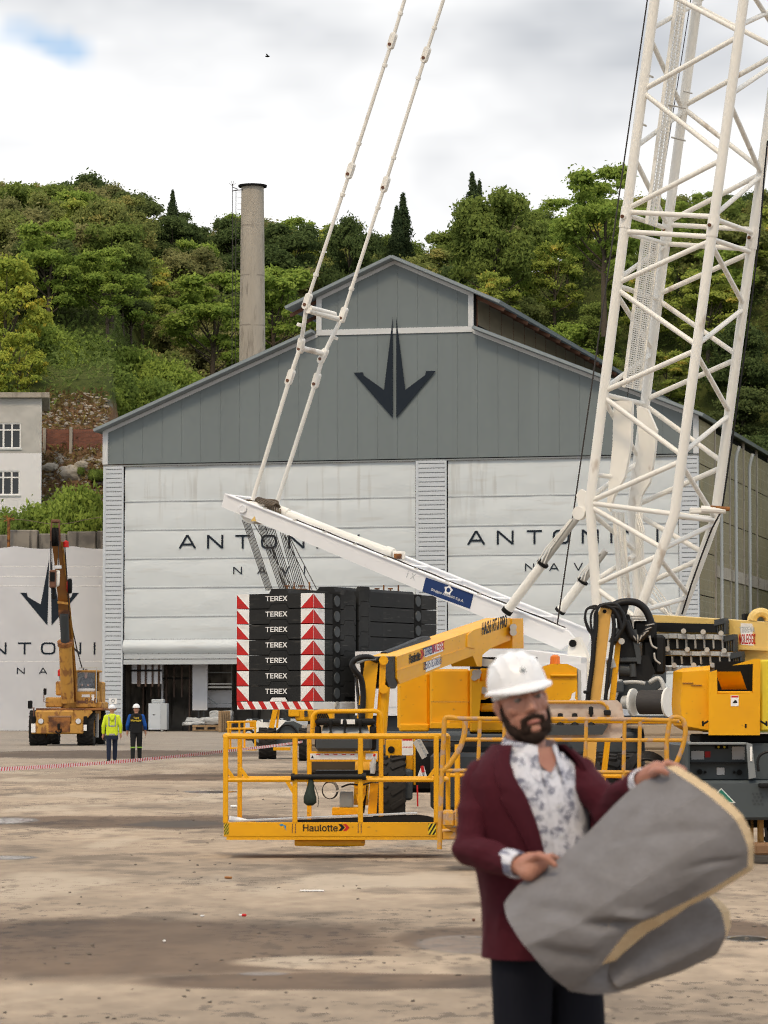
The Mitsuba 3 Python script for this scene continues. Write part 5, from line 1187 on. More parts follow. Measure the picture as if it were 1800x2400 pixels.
cc = [beam(PB.hit(950 + 7 * k, 1533 - 2.9 * k, -.25), PB.hit(954 + 7 * k, 1527 - 2.9 * k, -.25), .3, .02) for k in range(8)]
part(bo, 'cable_carrier', [tube([PB.hit(x, y, -.28) for x, y in ((900, 1540), (940, 1524), (985, 1505), (1000, 1502))], .07, 6)], 'mat_black'); part(bo, 'carrier_rib', cc, 'mat_galv', kind='stuff')
# turret
tu = f'{L1}__turret'; taken.add(tu)
part(tu, 'cover', pbox(932, 1574, 1007, 1712, 44.6, 1.6, .04), 'mat_yellow'); part(tu, 'cover', pbox(1008, 1568, 1101, 1707, 44.2, 1.9, .03), 'mat_yellow')
part(tu, 'cover_skirt', pbox(936, 1696, 1006, 1715, 44.55, 1.6, .02), 'mat_yellow'); part(tu, 'cover_skirt', pbox(1008, 1693, 1102, 1708, 44.12, 1.6, .01), 'mat_yellow')
part(tu, 'cover_seam', pbox(1010, 1644, 1100, 1646, 44.195, .01), 'mat_oldyellow')
part(tu, 'mast_plate', pbox(1102, 1568, 1124, 1716, 44.0, .9, .02), 'mat_yellow'); part(tu, 'mast_plate', taper(P(1118, 1600, 43.95), P(1112, 1712, 43.95), .14, .2, .08, .2, up=(0, 1, 0)), 'mat_yellow')
part(tu, 'mast_bolt', [rod(P(x, y, 43.9), P(x, y, 44.1), .045, 8) for x, y in ((1114, 1577), (1119, 1584), (1121, 1576), (1112, 1588))], 'mat_galv', smooth=40, kind='stuff')
for y0, y1 in ((1566, 1600), (1612, 1636), (1648, 1668), (1688, 1716)): part(tu, 'riser_arm', pbox(1124, y0, 1250, y1, 44.5, .5, .03), 'mat_yellow')
part(tu, 'riser_pin', [rod(P(1131, 1618, 44.1), P(1131, 1618, 44.6), .13, 14)], 'mat_yellow', smooth=40); part(tu, 'pin_nut', rod(P(1133, 1618, 44.0), P(1133, 1618, 44.15), .05, 8), 'mat_galv')
part(tu, 'dark_core', pbox(1105, 1540, 1260, 1720, 45.0, .8), 'mat_dark')
part(tu, 'boom_foot', [beam(P(1128, 1552, 43.6), P(1170, 1556, 43.6), .12, .1)], 'mat_galv')
en = [P(1272, 1648, 44.5), P(1272, 1562, 44.5), P(1290, 1556, 44.5), P(1330, 1556, 44.5), P(1352, 1566, 44.5), P(1354, 1648, 44.5)]
part(tu, 'engine_cover', hullpts(np.vstack([en, np.array(en) + [0, 1.4, -.02]])), 'mat_yellow'); part(tu, 'cover_end', hullpts(np.vstack([[P(x, y, 44.6) for x, y in ((1354, 1566), (1362, 1572), (1363, 1650), (1354, 1650))], np.array([P(x, y, 44.6) for x, y in ((1354, 1566), (1362, 1572), (1363, 1650), (1354, 1650))]) + [0, 1.3, 0]])), 'mat_lightgrey')
part(tu, 'cover_step', pbox(1290, 1580, 1352, 1586, 44.45, .1, .01), 'mat_yellow'); part(tu, 'sticker', slab([(0, 0), (.05, .05), (.06, .11), (.11, .14), (.1, .05), (.14, 0)], FM(1330, 1645, 44.49), .004), 'mat_signwhite')
part(tu, 'beacon', lathe([(.07, 0), (.065, .10), (.03, .125), (0, .125)], P(1301, 1556, 44.8), P(1301, 1500, 44.8), 14), 'mat_amber', smooth=40)
# chassis with wheels
cy = 44.9
part(L1, 'chassis', box([bx(915, cy), cy - 1.3, .55], [bx(1330, cy), cy + 1.6, 1.22], .06), 'mat_black')
part(L1, 'chassis_front', pbox(1010, 1765, 1180, 1900, 42.9, .6, .05), 'mat_darkgrey')
part(L1, 'front_panel', pbox(904, 1733, 968, 1806, 43.0, .05, .01), 'mat_yellow'); part(L1, 'panel_sticker', pbox(942, 1731, 968, 1770, 42.99, .006), 'mat_signwhite')
part(L1, 'sticker_band', pbox(943, 1732, 967, 1736, 42.985, .004), 'mat_red'); part(L1, 'sticker_band', pbox(943, 1750, 967, 1752, 42.985, .004), 'mat_red')
part(L1, 'panel_hole', lathe([(0, 0), (.045, 0), (.045, .01)], P(917, 1757, 42.98), P(917, 1757, 43.2), 16), 'mat_dark')
part(L1, 'panel_post', pbox(969, 1730, 974, 1840, 42.95, .04, .004), 'mat_yellow')
part(L1, 'battery_box', pbox(908, 1803, 967, 1876, 42.6, .5, .03), 'mat_darkgrey')
part(L1, 'step_ladder', [beam(P(972, 1737, 42.5), P(994, 1777, 42.5), .03, .06), beam(P(981, 1734, 42.8), P(1000, 1768, 42.8), .03, .06)] + [beam(P(974 + 4 * k, 1740 + 8 * k, 42.5), P(983 + 4 * k, 1737 + 8 * k, 42.8), .02, .05) for k in range(5)], 'mat_galv')
part(L1, 'tape_knot', [rod(P(990, 1797, 42.4), P(980, 1825, 42.4), .018, 5), rod(P(990, 1797, 42.4), P(988, 1828, 42.4), .018, 5), rod(P(991, 1797, 42.4), P(998, 1822, 42.4), .018, 5)], 'mat_signwhite'); part(L1, 'tape_knot', [rod(P(989, 1795, 42.36), P(992, 1810, 42.36), .022, 5), rod(P(978, 1840, 42.36), P(979, 1890, 42.36), .01, 4)], 'mat_red')
for x, y_ in ((bx(912, 42.8), 42.9), (bx(912, 46.5), 46.6), (bx(1330, 42.8), 42.9), (bx(1330, 46.5), 46.6)): wheel(L1, [x, y_, .52], [1, 0, 0], .52, .42)
# ------------------------------------------------------------------ second lift at the right, with the basket behind the man
L2 = thing('boom_lift', 'yellow telescopic boom lift with grey chassis at the right edge, hoses looped over its jib', 'boom lift')
b2 = f'{L2}__basket'; taken.add(b2); labels[b2] = {'label': 'worn yellow tube basket behind the man'}
YC = 33.6; YD = 34.5
def cx_(px, Y=YC): return P(px, 1800, Y)[0]
def czz(py, Y=YC): return P(900, py, Y)[2]
def tb(pts, r=.021, nm='rail', m='mat_wornrail', Y=YC): part(b2, nm, tube(fillet([P(*p[:2], p[2] if len(p) > 2 else Y) for p in pts], .06, 4), r, 10), m, smooth=40)
tb([(1030, 1990), (1034, 1850), (1042, 1680), (1066, 1682)], .026, 'corner_post')
tb([(1042, 1682), (1090, 1684.5), (1480, 1686), (1592, 1689)], .024, 'top_rail')
tb([(1080, 1733), (1300, 1734), (1606, 1735)], .021, 'mid_rail')
tb([(1030, 1806), (1100, 1806), (1460, 1810), (1570, 1812)], .021, 'lower_rail')
tb([(1090, 1690), (1089, 1722), (1078, 1755), (1052, 1794), (1036, 1808)], .030, 'curved_strap')
for px, y0, y1 in ((1125, 1688, 1830), (1183, 1690, 1830), (1374, 1689, 1965), (1464, 1689, 1965), (1500, 1690, 1965)):
    tb([(px, y0), (px - 6, y1)], .021, 'post')
tb([(1565, 1960), (1562, 1740), (1571, 1679), (1601, 1683), (1608, 1712), (1600, 1752), (1584, 1792), (1560, 1815)], .026, 'corner_loop')
tb([(1072, 1745), (1072, 1900)], .030, 'post', 'mat_yellow', YD)
part(b2, 'rail', rod(P(1055, 1689, YD), P(1600, 1692, YD), .02, 8), 'mat_yellow', smooth=40); part(b2, 'rail', rod(P(1055, 1817, YD), P(1570, 1820, YD), .02, 8), 'mat_yellow', smooth=40)
part(b2, 'floor', box([cx_(1036), YC, czz(1968)], [cx_(1590), YD, czz(1950)], .01), 'mat_wornrail')
part(b2, 'mount_box', [pbox(1039, 1901, 1066, 1938, YC - .1, .5, .02), pbox(1066, 1899, 1085, 1940, YC - .12, .5, .02), hullpts([P(x, y, YC + d) for x, y in ((1042, 1938), (1084, 1940), (1074, 1952), (1062, 1950)) for d in (0, .3)])], 'mat_wornrail')
mat('dirtyboard', 0, 0.6, proc=lambda p, n, uv: mix((0.55, 0.46, 0.39), (0.40, 0.27, 0.19), smoothstep(.4, .75, fbm(p.x * 6, p.y * 6, p.z * 6, 4))))
bp = [(1180, 1641), (1448, 1641), (1458, 1650), (1468, 1700), (1466, 1718), (1452, 1732), (1180, 1732)]
part(b2, 'back_board', slab([tuple(P(x, y, YD)[[0, 2]]) for x, y in bp], basis([0, YD + .10, 0], [1, 0, 0], EZ, [0, -1, 0]), .02), 'mat_dirtyboard')
part(b2, 'board_rim', tube(fillet([P(1180, 1645, YD + .04), P(1410, 1646, YD + .04), P(1424, 1656, YD + .04), P(1427, 1690, YD + .04)], .12, 6), .017, 8), 'mat_wornrail', smooth=40)
part(b2, 'control_console', [hullpts([P(x, y, Y) for x, y, Y in ((1200, 1700, YD - .05), (1425, 1700, YD - .05), (1412, 1722, YD - .05), (1200, 1724, YD - .05), (1200, 1697, YD + .08), (1424, 1697, YD + .08), (1410, 1720, YD + .08), (1200, 1720, YD + .08))])], 'mat_darkgrey')
for px, h, r in ((1313, .13, .03), (1347, .13, .03), (1385, .20, .026)): part(b2, 'joystick', lathe([(0, 0), (.05, 0), (.014, .04), (.014, h * .5), (r, h * .62), (r * .9, h * .95), (0, h)], P(px, 1700, YD), P(px, 1650, YD), 12), 'mat_black', smooth=40)
part(b2, 'clamp', pbox(1416, 1664, 1432, 1677, YD - .02, .08, .01), 'mat_black')
# upright jib and its link
j2 = f'{L2}__jib'; taken.add(j2); YQ = 36.2
mat('jiborange', (0.66, 0.37, 0.075), 0.45)
part(j2, 'jib_beam', hullpts([P(x, y, YQ + d) for x, y in ((1408, 1424), (1434, 1428), (1405, 1660), (1369, 1660), (1400, 1440)) for d in (0, .26)]), 'mat_jiborange')
part(j2, 'jib_beam', hullpts([P(x, y, YQ + d) for x, y in ((1405, 1660), (1375, 1660), (1352, 1960), (1382, 1960)) for d in (0.02, .26)]), 'mat_jiborange')
part(j2, 'jib_rod', taper(P(1450, 1495, YQ + .1), P(1433, 1660, YQ + .1), .055, .06, .065, .06, up=(0, 1, 0)), 'mat_yellow'); part(j2, 'jib_rod', beam(P(1433, 1660, YQ + .1), P(1405, 1900, YQ + .1), .06, .06, up=(0, 1, 0)), 'mat_yellow')
part(j2, 'rod_pin', rod(P(1457, 1503, YQ - .05), P(1457, 1503, YQ + .2), .035, 10), 'mat_galv', smooth=40)
part(j2, 'beam_hole', lathe([(0, 0), (.022, 0)], P(1417, 1433, YQ - .004), P(1417, 1433, YQ + 1), 14), 'mat_dark')
hs = [[(1402, 1430), (1390, 1425), (1376, 1428), (1371, 1450), (1378, 1475), (1388, 1495), (1385, 1560), (1376, 1630), (1372, 1660)], [(1406, 1424), (1392, 1420), (1374, 1430), (1373, 1455), (1384, 1480), (1391, 1500), (1388, 1560), (1378, 1640)],
      [(1410, 1420), (1396, 1425), (1386, 1440), (1385, 1465), (1391, 1490), (1392, 1520)], [(1400, 1428), (1394, 1440), (1394, 1470), (1394, 1510)], [(1412, 1418), (1402, 1426), (1398, 1450), (1397, 1490), (1390, 1500)]]
for h in hs: part(j2, 'hose', tube(spline([P(*p, YQ - .08) for p in h], 6), .014, 6), 'mat_hose', smooth=True)
part(j2, 'hose', tube(spline([P(*p, YQ - .06) for p in ((1397, 1440), (1396, 1470), (1393, 1500), (1388, 1560), (1380, 1620), (1374, 1680))], 6), .028, 8), 'mat_hose', smooth=True)
part(j2, 'hose_clamp', pbox(1368, 1618, 1380, 1626, YQ - .12, .1, .01), 'mat_black')
h3 = [[(1405, 1420), (1425, 1416), (1445, 1418), (1460, 1440), (1464, 1460), (1455, 1480), (1440, 1505)], [(1430, 1423), (1450, 1425), (1462, 1445), (1460, 1470), (1440, 1500)], [(1420, 1418), (1440, 1430), (1455, 1460), (1457, 1475)], [(1436, 1440), (1439, 1470), (1432, 1530), (1426, 1570), (1420, 1630), (1418, 1660)]]
for h in h3: part(j2, 'hose', tube(spline([P(*p, YQ - .05) for p in h], 6), .022, 8), 'mat_hose', smooth=True)
part(j2, 'hose', tube(spline([P(*p, YQ + .1) for p in ((1440, 1418), (1455, 1412), (1475, 1410), (1495, 1414), (1512, 1428), (1523, 1450), (1524, 1462), (1515, 1480), (1505, 1492), (1497, 1498), (1488, 1496), (1478, 1485), (1470, 1465), (1466, 1455))], 6), .042, 10), 'mat_hose', smooth=True)
part(j2, 'hose_rib', [tube(arc(P(x, y, YQ + .1), .046, 0, 360, unit(np.array([dy, 0, dx])), np.array([0, 1., 0]), 12), .007, 4) for x, y, dx, dy in ((1523, 1464, .2, 1), (1519, 1473, .4, 1), (1514, 1481, .5, 1), (1508, 1488, .8, .8), (1501, 1495, 1, .4), (1494, 1498, 1, 0), (1487, 1495, .8, -.5))], 'mat_galv', kind='stuff')
part(j2, 'cylinder', rod(P(1437, 1565, YQ + .1), P(1431, 1545, YQ + .1), .05, 10), 'mat_galv', smooth=40); part(j2, 'cylinder', rod(P(1452, 1476, YQ), P(1434, 1508, YQ), .045, 10), 'mat_darkgrey', smooth=40)
hd = f'{L2}__boom_head'; taken.add(hd)
part(hd, 'head_casting', [hullpts([P(x, y, YQ + d) for x, y in ((1400, 1418), (1468, 1412), (1474, 1420), (1466, 1450), (1440, 1450)) for d in (.1, .4)]), hullpts([P(x, y, YQ + d) for x, y in ((1445, 1440), (1475, 1440), (1500, 1530), (1500, 1558), (1450, 1545), (1448, 1500)) for d in (.15, .5)]), hullpts([P(x, y, YQ + d) for x, y in ((1450, 1540), (1520, 1535), (1536, 1575), (1520, 1596), (1450, 1592)) for d in (.2, .7)])], 'mat_black')
part(hd, 'head_plate', [hullpts([P(x, y, YQ + d) for x, y in ((1478, 1475), (1492, 1475), (1503, 1540), (1502, 1556), (1494, 1556), (1490, 1520)) for d in (.1, .16)]), pbox(1452, 1541, 1502, 1552, YQ + .1, .1, .01)], 'mat_darkgrey')
part(hd, 'motor', [rod(P(1450, 1570, YQ + .2), P(1480, 1570, YQ + .2), .07, 12), rod(P(1482, 1556, YQ + .15), P(1484, 1586, YQ + .15), .04, 10)], 'mat_darkgrey', smooth=40)
part(hd, 'head_block', [pbox(1484, 1455, 1540, 1500, YQ + .35, .5, .03), pbox(1506, 1500, 1545, 1560, YQ + .4, .5, .03), pbox(1534, 1488, 1560, 1580, YQ + .3, .4, .03)], 'mat_black')
part(hd, 'bracket', [pbox(1480, 1452, 1486, 1475, YQ + .2, .1, .01), pbox(1468, 1443, 1518, 1446, YQ + .3, .1), pbox(1470, 1449, 1516, 1452, YQ + .3, .1)], 'mat_galv')
part(hd, 'yellow_hose', tube(spline([P(*p, YQ + .1) for p in ((1522, 1490), (1528, 1512), (1540, 1520))], 5), .012, 6), 'mat_galv', smooth=True); part(hd, 'yellow_hose', tube(spline([P(*p, YQ + .1) for p in ((1533, 1530), (1536, 1546), (1548, 1556))], 5), .012, 6), 'mat_galv', smooth=True)
# telescopic boom seen side on, with three cable trays
tb2 = f'{L2}__main_boom'; taken.add(tb2); PT = Pl(P(1530, 1470, 37.2), P(1800, 1480, 36.2))
part(tb2, 'boom_box', PT.plate([(1528, 1441), (1850, 1462), (1850, 1526), (1528, 1512)], .5), 'mat_paleyellow'); part(tb2, 'boom_flange', PT.plate([(1720, 1516), (1850, 1521), (1850, 1527), (1720, 1522)], .06, .03), 'mat_paleyellow')
part(tb2, 'inner_boom', PT.plate([(1535, 1512), (1850, 1526), (1850, 1556), (1535, 1550)], .4, -.05), 'mat_paleyellow')
part(tb2, 'sticker', PT.plate([(1737, 1460), (1764, 1462), (1766, 1513), (1738, 1511)], .01, .008), 'mat_signwhite')
part(tb2, 'sticker_lettering', text('TIRRENA', .06, PT.frame(1751, 1482, .009), .003, True, stretch=.55), 'mat_lightgrey'); part(tb2, 'sticker_lettering', text('NOLEGGI', .105, PT.frame(1751, 1509, .009), .003, True, stretch=.33), 'mat_red')
for k, (x0, x1, yt, yb, lt, lb) in enumerate(((1540, 1690, 1459, 1481, None, None), (1545, 1715, 1497, 1522, 1485, 1496), (1556, 1735, 1537, 1559, 1525, 1535))):
    part(tb2, 'cable_tray', PT.plate([(x0, yt), (x1, yt + 4), (x1, yb + 2), (x0, yb)], .06, .10 + .03 * k), 'mat_black')
    part(tb2, 'tray_end', [PT.plate([(x1 - 2, yt - 6), (x1 + 22, yt - 10), (x1 + 24, yt + 2), (x1 - 2, yt + 8)], .08, .12 + .03 * k), PT.plate([(x1 + 20, yt - 4), (x1 + 24, yt - 4), (x1 + 24, yb + 6), (x1 + 20, yb + 6)], .06, .11 + .03 * k)] + [PT.plate([(x1 + q, yt + 4), (x1 + q + 1.6, yt + 4), (x1 + q + 1.6, yb + 4), (x1 + q, yb + 4)], .03, .1 + .03 * k) for q in (2, 8, 14)], 'mat_darkgrey')
    if lt:
        n = 8; 
        for j in range(n):
            a, b = x0 + (x1 - x0) * j / n, x0 + (x1 - x0) * (j + .93) / n; w_ = .8 * math.sin(j * 1.7 + k)
            part(tb2, 'carrier_link', PT.plate([(a, lt + w_ + j * .4), (b, lt + w_ + j * .4 + .4), (b, lb + w_ + j * .4 + .4), (a, lb + w_ + j * .4)], .07, .14 + .03 * k), 'mat_lightgrey')
            part(tb2, 'tray_rib', PT.plate([(b - 4, yt + 2), (b - 1.5, yt + 2), (b - .5, yb - 2), (b - 3, yb - 2)], .02, .125 + .03 * k), 'mat_galv')
for j in range(7):
    a, b = 1580 + 22.6 * j, 1580 + 22.6 * (j + .95); part(tb2, 'carrier_link', PT.plate([(a, 1564 - .25 * j + .8 * math.sin(j * 2)), (b, 1563.5 - .25 * j), (b, 1573.5 - .25 * j), (a, 1574 - .25 * j)], .07, .22), 'mat_lightgrey')
part(tb2, 'carrier_bolt', [rod(PT.hit(x, y, .16), PT.hit(x, y, .26), .03, 8) for x, y in ((1602, 1479), (1648, 1481), (1690, 1484), (1564, 1521), (1611, 1522), (1657, 1523), (1697, 1525), (1580, 1559), (1626, 1559), (1670, 1559), (1712, 1559))], 'mat_galv', kind='stuff')
part(tb2, 'tray_hook', tube(fillet([PT.hit(1600, 1576, .1), PT.hit(1625, 1581, .1), PT.hit(1645, 1581, .1), PT.hit(1648, 1576, .1)], .05), .012, 5), 'mat_brown')
part(tb2, 'boom_end_loop', [tube(arc(P(1784, 1455, 36.4) + [0, .1 * k, 0], .095, 0, 180, np.array([1., 0, 0]), EZ, 12), .05, 8) for k in range(2)], 'mat_paleyellow', smooth=40); part(tb2, 'end_cap', pbox(1745, 1438, 1775, 1458, 37.2, .3), 'mat_dark')
# turret
t2 = f'{L2}__turret'; taken.add(t2); YT2 = 35.6
cv = [(1578, 1574), (1574, 1650), (1578, 1700), (1600, 1712), (1664, 1714), (1664, 1560), (1600, 1566)]
part(t2, 'cover', hullpts([P(x, y, YT2 + d) for x, y in cv for d in (.55, 1.6)] + [P(x, y, YT2 + .12) for x, y in ((1600, 1575), (1595, 1650), (1600, 1700), (1664, 1712), (1664, 1570))]), 'mat_yellow', smooth=35)
part(t2, 'cover_groove', [pbox(1600, 1600, 1625, 1602, YT2 + .1, .05), pbox(1620, 1605, 1645, 1607, YT2 + .1, .05)], 'mat_oldyellow')
w_ = Polygon([tuple(P(x, y, YT2)[[0, 2]]) for x, y in ((1661, 1576), (1768, 1544), (1782, 1544), (1781, 1723), (1661, 1723))]).difference(Polygon([tuple(P(x, y, YT2)[[0, 2]]) for x, y in ((1680, 1562), (1765, 1556), (1764, 1624), (1681, 1626))]).buffer(.0))
part(t2, 'door', slab(w_, basis([0, YT2 + .03, 0], [1, 0, 0], EZ, [0, -1, 0]), .04), 'mat_yellow')
part(t2, 'recess', pbox(1676, 1550, 1768, 1630, YT2 + .45, .05), 'mat_dark'); part(t2, 'turret_core', pbox(1664, 1630, 1781, 1716, YT2 + .04, 1.4, .02), 'mat_yellow')
part(t2, 'flap', hullpts([P(x, y, Y) for x, y, Y in ((1676, 1574, YT2 + .05), (1736, 1574, YT2 + .05), (1750, 1616, YT2 + .35), (1692, 1616, YT2 + .35))] + [P(x, y, Y + .03) for x, y, Y in ((1676, 1574, YT2 + .05), (1736, 1574, YT2 + .05), (1750, 1616, YT2 + .35), (1692, 1616, YT2 + .35))]), 'mat_yellow')
part(t2, 'recess_sill', pbox(1681, 1620, 1764, 1626, YT2 - .0, .3, .01), 'mat_yellow')
part(t2, 'sticker', pbox(1713, 1630, 1731, 1655, YT2 - .018, .006), 'mat_signwhite'); part(t2, 'sticker_band', pbox(1714, 1631, 1730, 1635, YT2 - .021, .003), 'mat_red'); part(t2, 'sticker_figure', slab([(0, 0), (.03, .035), (.045, .03), (.06, .005), (.05, 0)], FM(1716, 1648, YT2 - .018), .003), 'mat_black')
part(t2, 'side_door', pbox(1783, 1546, 1860, 1714, YT2 + .1, 1.4, .02), 'mat_hazyellow')
part(t2, 'latch', [rod(P(1647, 1698, YT2 - .04), P(1660, 1690, YT2 - .04), .012, 6), rod(P(1647, 1690, YT2 - .04), P(1648, 1702, YT2 - .04), .012, 6)], 'mat_dark'); part(t2, 'latch', [rod(P(1782, 1690, YT2 - .04), P(1797, 1699, YT2 - .04), .012, 6), rod(P(1796, 1690, YT2 - .04), P(1797, 1702, YT2 - .04), .012, 6)], 'mat_dark'); part(t2, 'handle_hole', pbox(1746, 1697, 1750, 1706, YT2 - .018, .004), 'mat_dark')
# chassis
YH2 = 35.4; c2 = f'{L2}__chassis'; taken.add(c2)
part(c2, 'body', [pbox(1640, 1830, 1860, 1922, YH2, 2.2, .03), pbox(1606, 1742, 1860, 1832, YH2 + .35, 2.2, .03)], 'mat_chassis')
part(c2, 'panel_top', pbox(1612, 1740, 1750, 1746, YH2 - .02, .4, .008), 'mat_grey'); part(c2, 'panel_side', [pbox(1606, 1740, 1617, 1825, YH2 - .02, .4, .02)], 'mat_chassis'); part(c2, 'panel_side', hullpts([P(x, y, YH2 + d) for x, y in ((1749, 1740), (1763, 1744), (1772, 1822), (1755, 1826)) for d in (-.04, .3)]), 'mat_grey')
part(c2, 'panel_shelf', pbox(1617, 1786, 1750, 1790, YH2 + .2, .2), 'mat_black'); part(c2, 'white_mark', pbox(1758, 1750, 1763, 1784, YH2 - .06, .01), 'mat_signwhite')
for x0, y0, x1, y1 in ((1620, 1760, 1650, 1780), (1716, 1750, 1745, 1780), (1680, 1799, 1698, 1816)): part(c2, 'sticker', pbox(x0, y0, x1, y1, YH2 + .335, .01), 'mat_sticker')
part(c2, 'red_reflector', pbox(1652, 1761, 1665, 1775, YH2 + .335, .012), 'mat_red'); part(c2, 'lamp_strip', pbox(1676, 1746, 1707, 1755, YH2 + .33, .01), 'mat_dark')
part(c2, 'lamp', [rod(P(x, 1751, YH2 + .32), P(x, 1751, YH2 + .34), .014, 8) for x in (1684, 1698)], 'mat_hazyellow')
part(c2, 'knob', [rod(P(x, y, YH2 + .28), P(x, y, YH2 + .36), r, 10) for x, y, r in ((1640, 1809, .03), (1653, 1810, .015), (1721, 1810, .015), (1733, 1810, .03))], 'mat_dark')
ar = [(1670, 1869), (1690, 1847), (1724, 1882), (1705, 1882), (1706, 1930), (1676, 1930), (1676, 1876)]
part(c2, 'arrow_border', slab([tuple(P(x, y, YH2)[[0, 2]]) for x, y in ar], basis([0, YH2 - .004, 0], [1, 0, 0], EZ, [0, -1, 0]), .003), 'mat_signwhite')
part(c2, 'green_arrow', slab(Polygon([tuple(P(x, y, YH2)[[0, 2]]) for x, y in ar]).buffer(-.009), basis([0, YH2 - .008, 0], [1, 0, 0], EZ, [0, -1, 0]), .003), 'mat_green_sign')
part(c2, 'black_hose', tube(spline([P(1778, 1808, YH2 - .05), P(1776, 1785, YH2 - .05), P(1782, 1770, YH2 - .05), P(1800, 1762, YH2 - .05), P(1830, 1762, YH2 - .05)], 6), .016, 6), 'mat_hose', smooth=True)
part(c2, 'black_bracket', pbox(1780, 1836, 1830, 1846, YH2 - .12, .2, .01), 'mat_black'); part(c2, 'bolt', [rod(P(1765 + 9 * i + 4 * (j % 2), 1860 + 8 * j, YH2 - .01), P(1765 + 9 * i + 4 * (j % 2), 1860 + 8 * j, YH2 + .02), .013, 6) for i in range(3) for j in range(4)], 'mat_darkgrey', kind='stuff')
part(c2, 'slew_ring', pbox(1640, 1722, 1840, 1742, YT2 + .3, 1.2, .02), 'mat_dark')
part(c2, 'axle_post', [pbox(1780, 1920, 1790, 1985, YH2 + .3, .2), pbox(1760, 1920, 1766, 1980, YH2 + .5, .1)], 'mat_oldyellow'); part(c2, 'under_frame', pbox(1756, 1920, 1860, 1940, YH2 + .5, .8), 'mat_dark')
wheel(L2, [cx_(1445, 37.6), 37.6, .55], [1, .1, 0], .55, .44, hub='mat_grey'); wheel(L2, [cx_(1445, 40.4), 40.4, .55], [1, .1, 0], .55, .44, hub='mat_grey'); wheel(L2, [cx_(1850, 37.4), 37.6, .55], [1, 0, 0], .55, .44, hub='mat_grey')
part(L2, 'hose_coil', [tube(arc(P(1515, 1815, 36.3 + .05 * k), .17 + .012 * k, 0, 180, np.array([1., 0, 0]), EZ, 16), .022, 6) for k in range(7)], 'mat_hose', smooth=True, kind='stuff'); part(L2, 'axle_beam', pbox(1440, 1800, 1660, 1850, 37.2, .6, .05), 'mat_dark')
solo('timber_mat', [pbox(1770, 1978, 1880, 2004, 35.2, .5, .02)], 'mat_woodbrown', 'dark timber block on the ground under the grey chassis at the right edge', 'timber')
# ------------------------------------------------------------------ third lift far behind, under the counterweights
L3 = thing('boom_lift', 'distant yellow boom lift with blue grey chassis seen under the black counterweights', 'boom lift'); Y3 = 110.0
for x, y_, in ((627, 110.2), (722, 106.2)): wheel(L3, [P(x, 1700, y_)[0], y_, .52], [1, .05, 0], .52, .58, hub='mat_grey')
wheel(L3, [P(760, 1700, 112)[0], 112, .5], [1, .05, 0], .52, .5, hub='mat_grey')
part(L3, 'chassis', hullpts([P(x, y, Y3 + d) for x, y in ((648, 1712), (668, 1692), (688, 1690), (720, 1705), (725, 1748), (648, 1748)) for d in (0, 2)]), 'mat_chassis'); part(L3, 'black_hose', tube(spline([P(x, y, Y3 - .1) for x, y in ((650, 1720), (662, 1702), (680, 1700), (694, 1712), (696, 1722))], 5), .04, 6), 'mat_hose', smooth=True)
part(L3, 'turret', [pbox(692, 1692 - 30, 735, 1690, Y3, 2, .05), pbox(676, 1662, 702, 1680, Y3 - .1, 1.8, .03), pbox(735, 1664, 782, 1688, Y3, 2, .05)], 'mat_yellow'); part(L3, 'turret_window', pbox(713, 1665, 721, 1680, Y3 - .12, .05), 'mat_darkglass')
part(L3, 'louvre', [beam(P(738 + 5 * k, 1668, Y3 - .06), P(746 + 5 * k, 1686, Y3 - .06), .04, .05) for k in range(6)], 'mat_dark', kind='stuff')
part(L3, 'jib_beam', beam(P(647, 1655, Y3 - .5), P(636, 1706, Y3 - .5), .16, .2, up=(0, 1, 0)), 'mat_yellow'); part(L3, 'jib_beam', beam(P(654, 1655, Y3 - .4), P(649, 1706, Y3 - .4), .07, .1, up=(0, 1, 0)), 'mat_yellow')
part(L3, 'headlamp', rod(P(711, 1704, Y3 - .2), P(716, 1703, Y3 - .1), .07, 10), 'mat_galv', smooth=40); part(L3, 'red_plate', hullpts([P(x, y, Y3 - 4.2 + d) for x, y in ((701, 1742), (712, 1740), (710, 1748), (704, 1752)) for d in (0, .02)]), 'mat_red')
k3 = f'{L3}__basket'; taken.add(k3); YK = 107.0
part(k3, 'floor', pbox(533, 1752, 600, 1759, YK, 1.0), 'mat_yellow'); part(k3, 'floor', pbox(640, 1752, 680, 1759, YK + .3, .8), 'mat_yellow')
for y, nm in ((1692, 'top_rail'), (1708, 'mid_rail')): part(k3, nm, tube([P(533, y, YK), P(600, y - 1, YK), P(600, y - 1, YK + .9), P(533, y + 1, YK + .9), P(533, y, YK)], .035, 6), 'mat_yellow', smooth=40)
for px in (535, 561, 598): part(k3, 'post', rod(P(px, 1692, YK), P(px, 1756, YK), .035, 6), 'mat_yellow', smooth=40)
for px in (540, 573): part(k3, 'post', rod(P(px, 1692, YK + .9), P(px, 1756, YK + .9), .035, 6), 'mat_yellow', smooth=40)
part(k3, 'control_box', pbox(585, 1691, 597, 1704, YK + .2, .3, .02), 'mat_yellow')
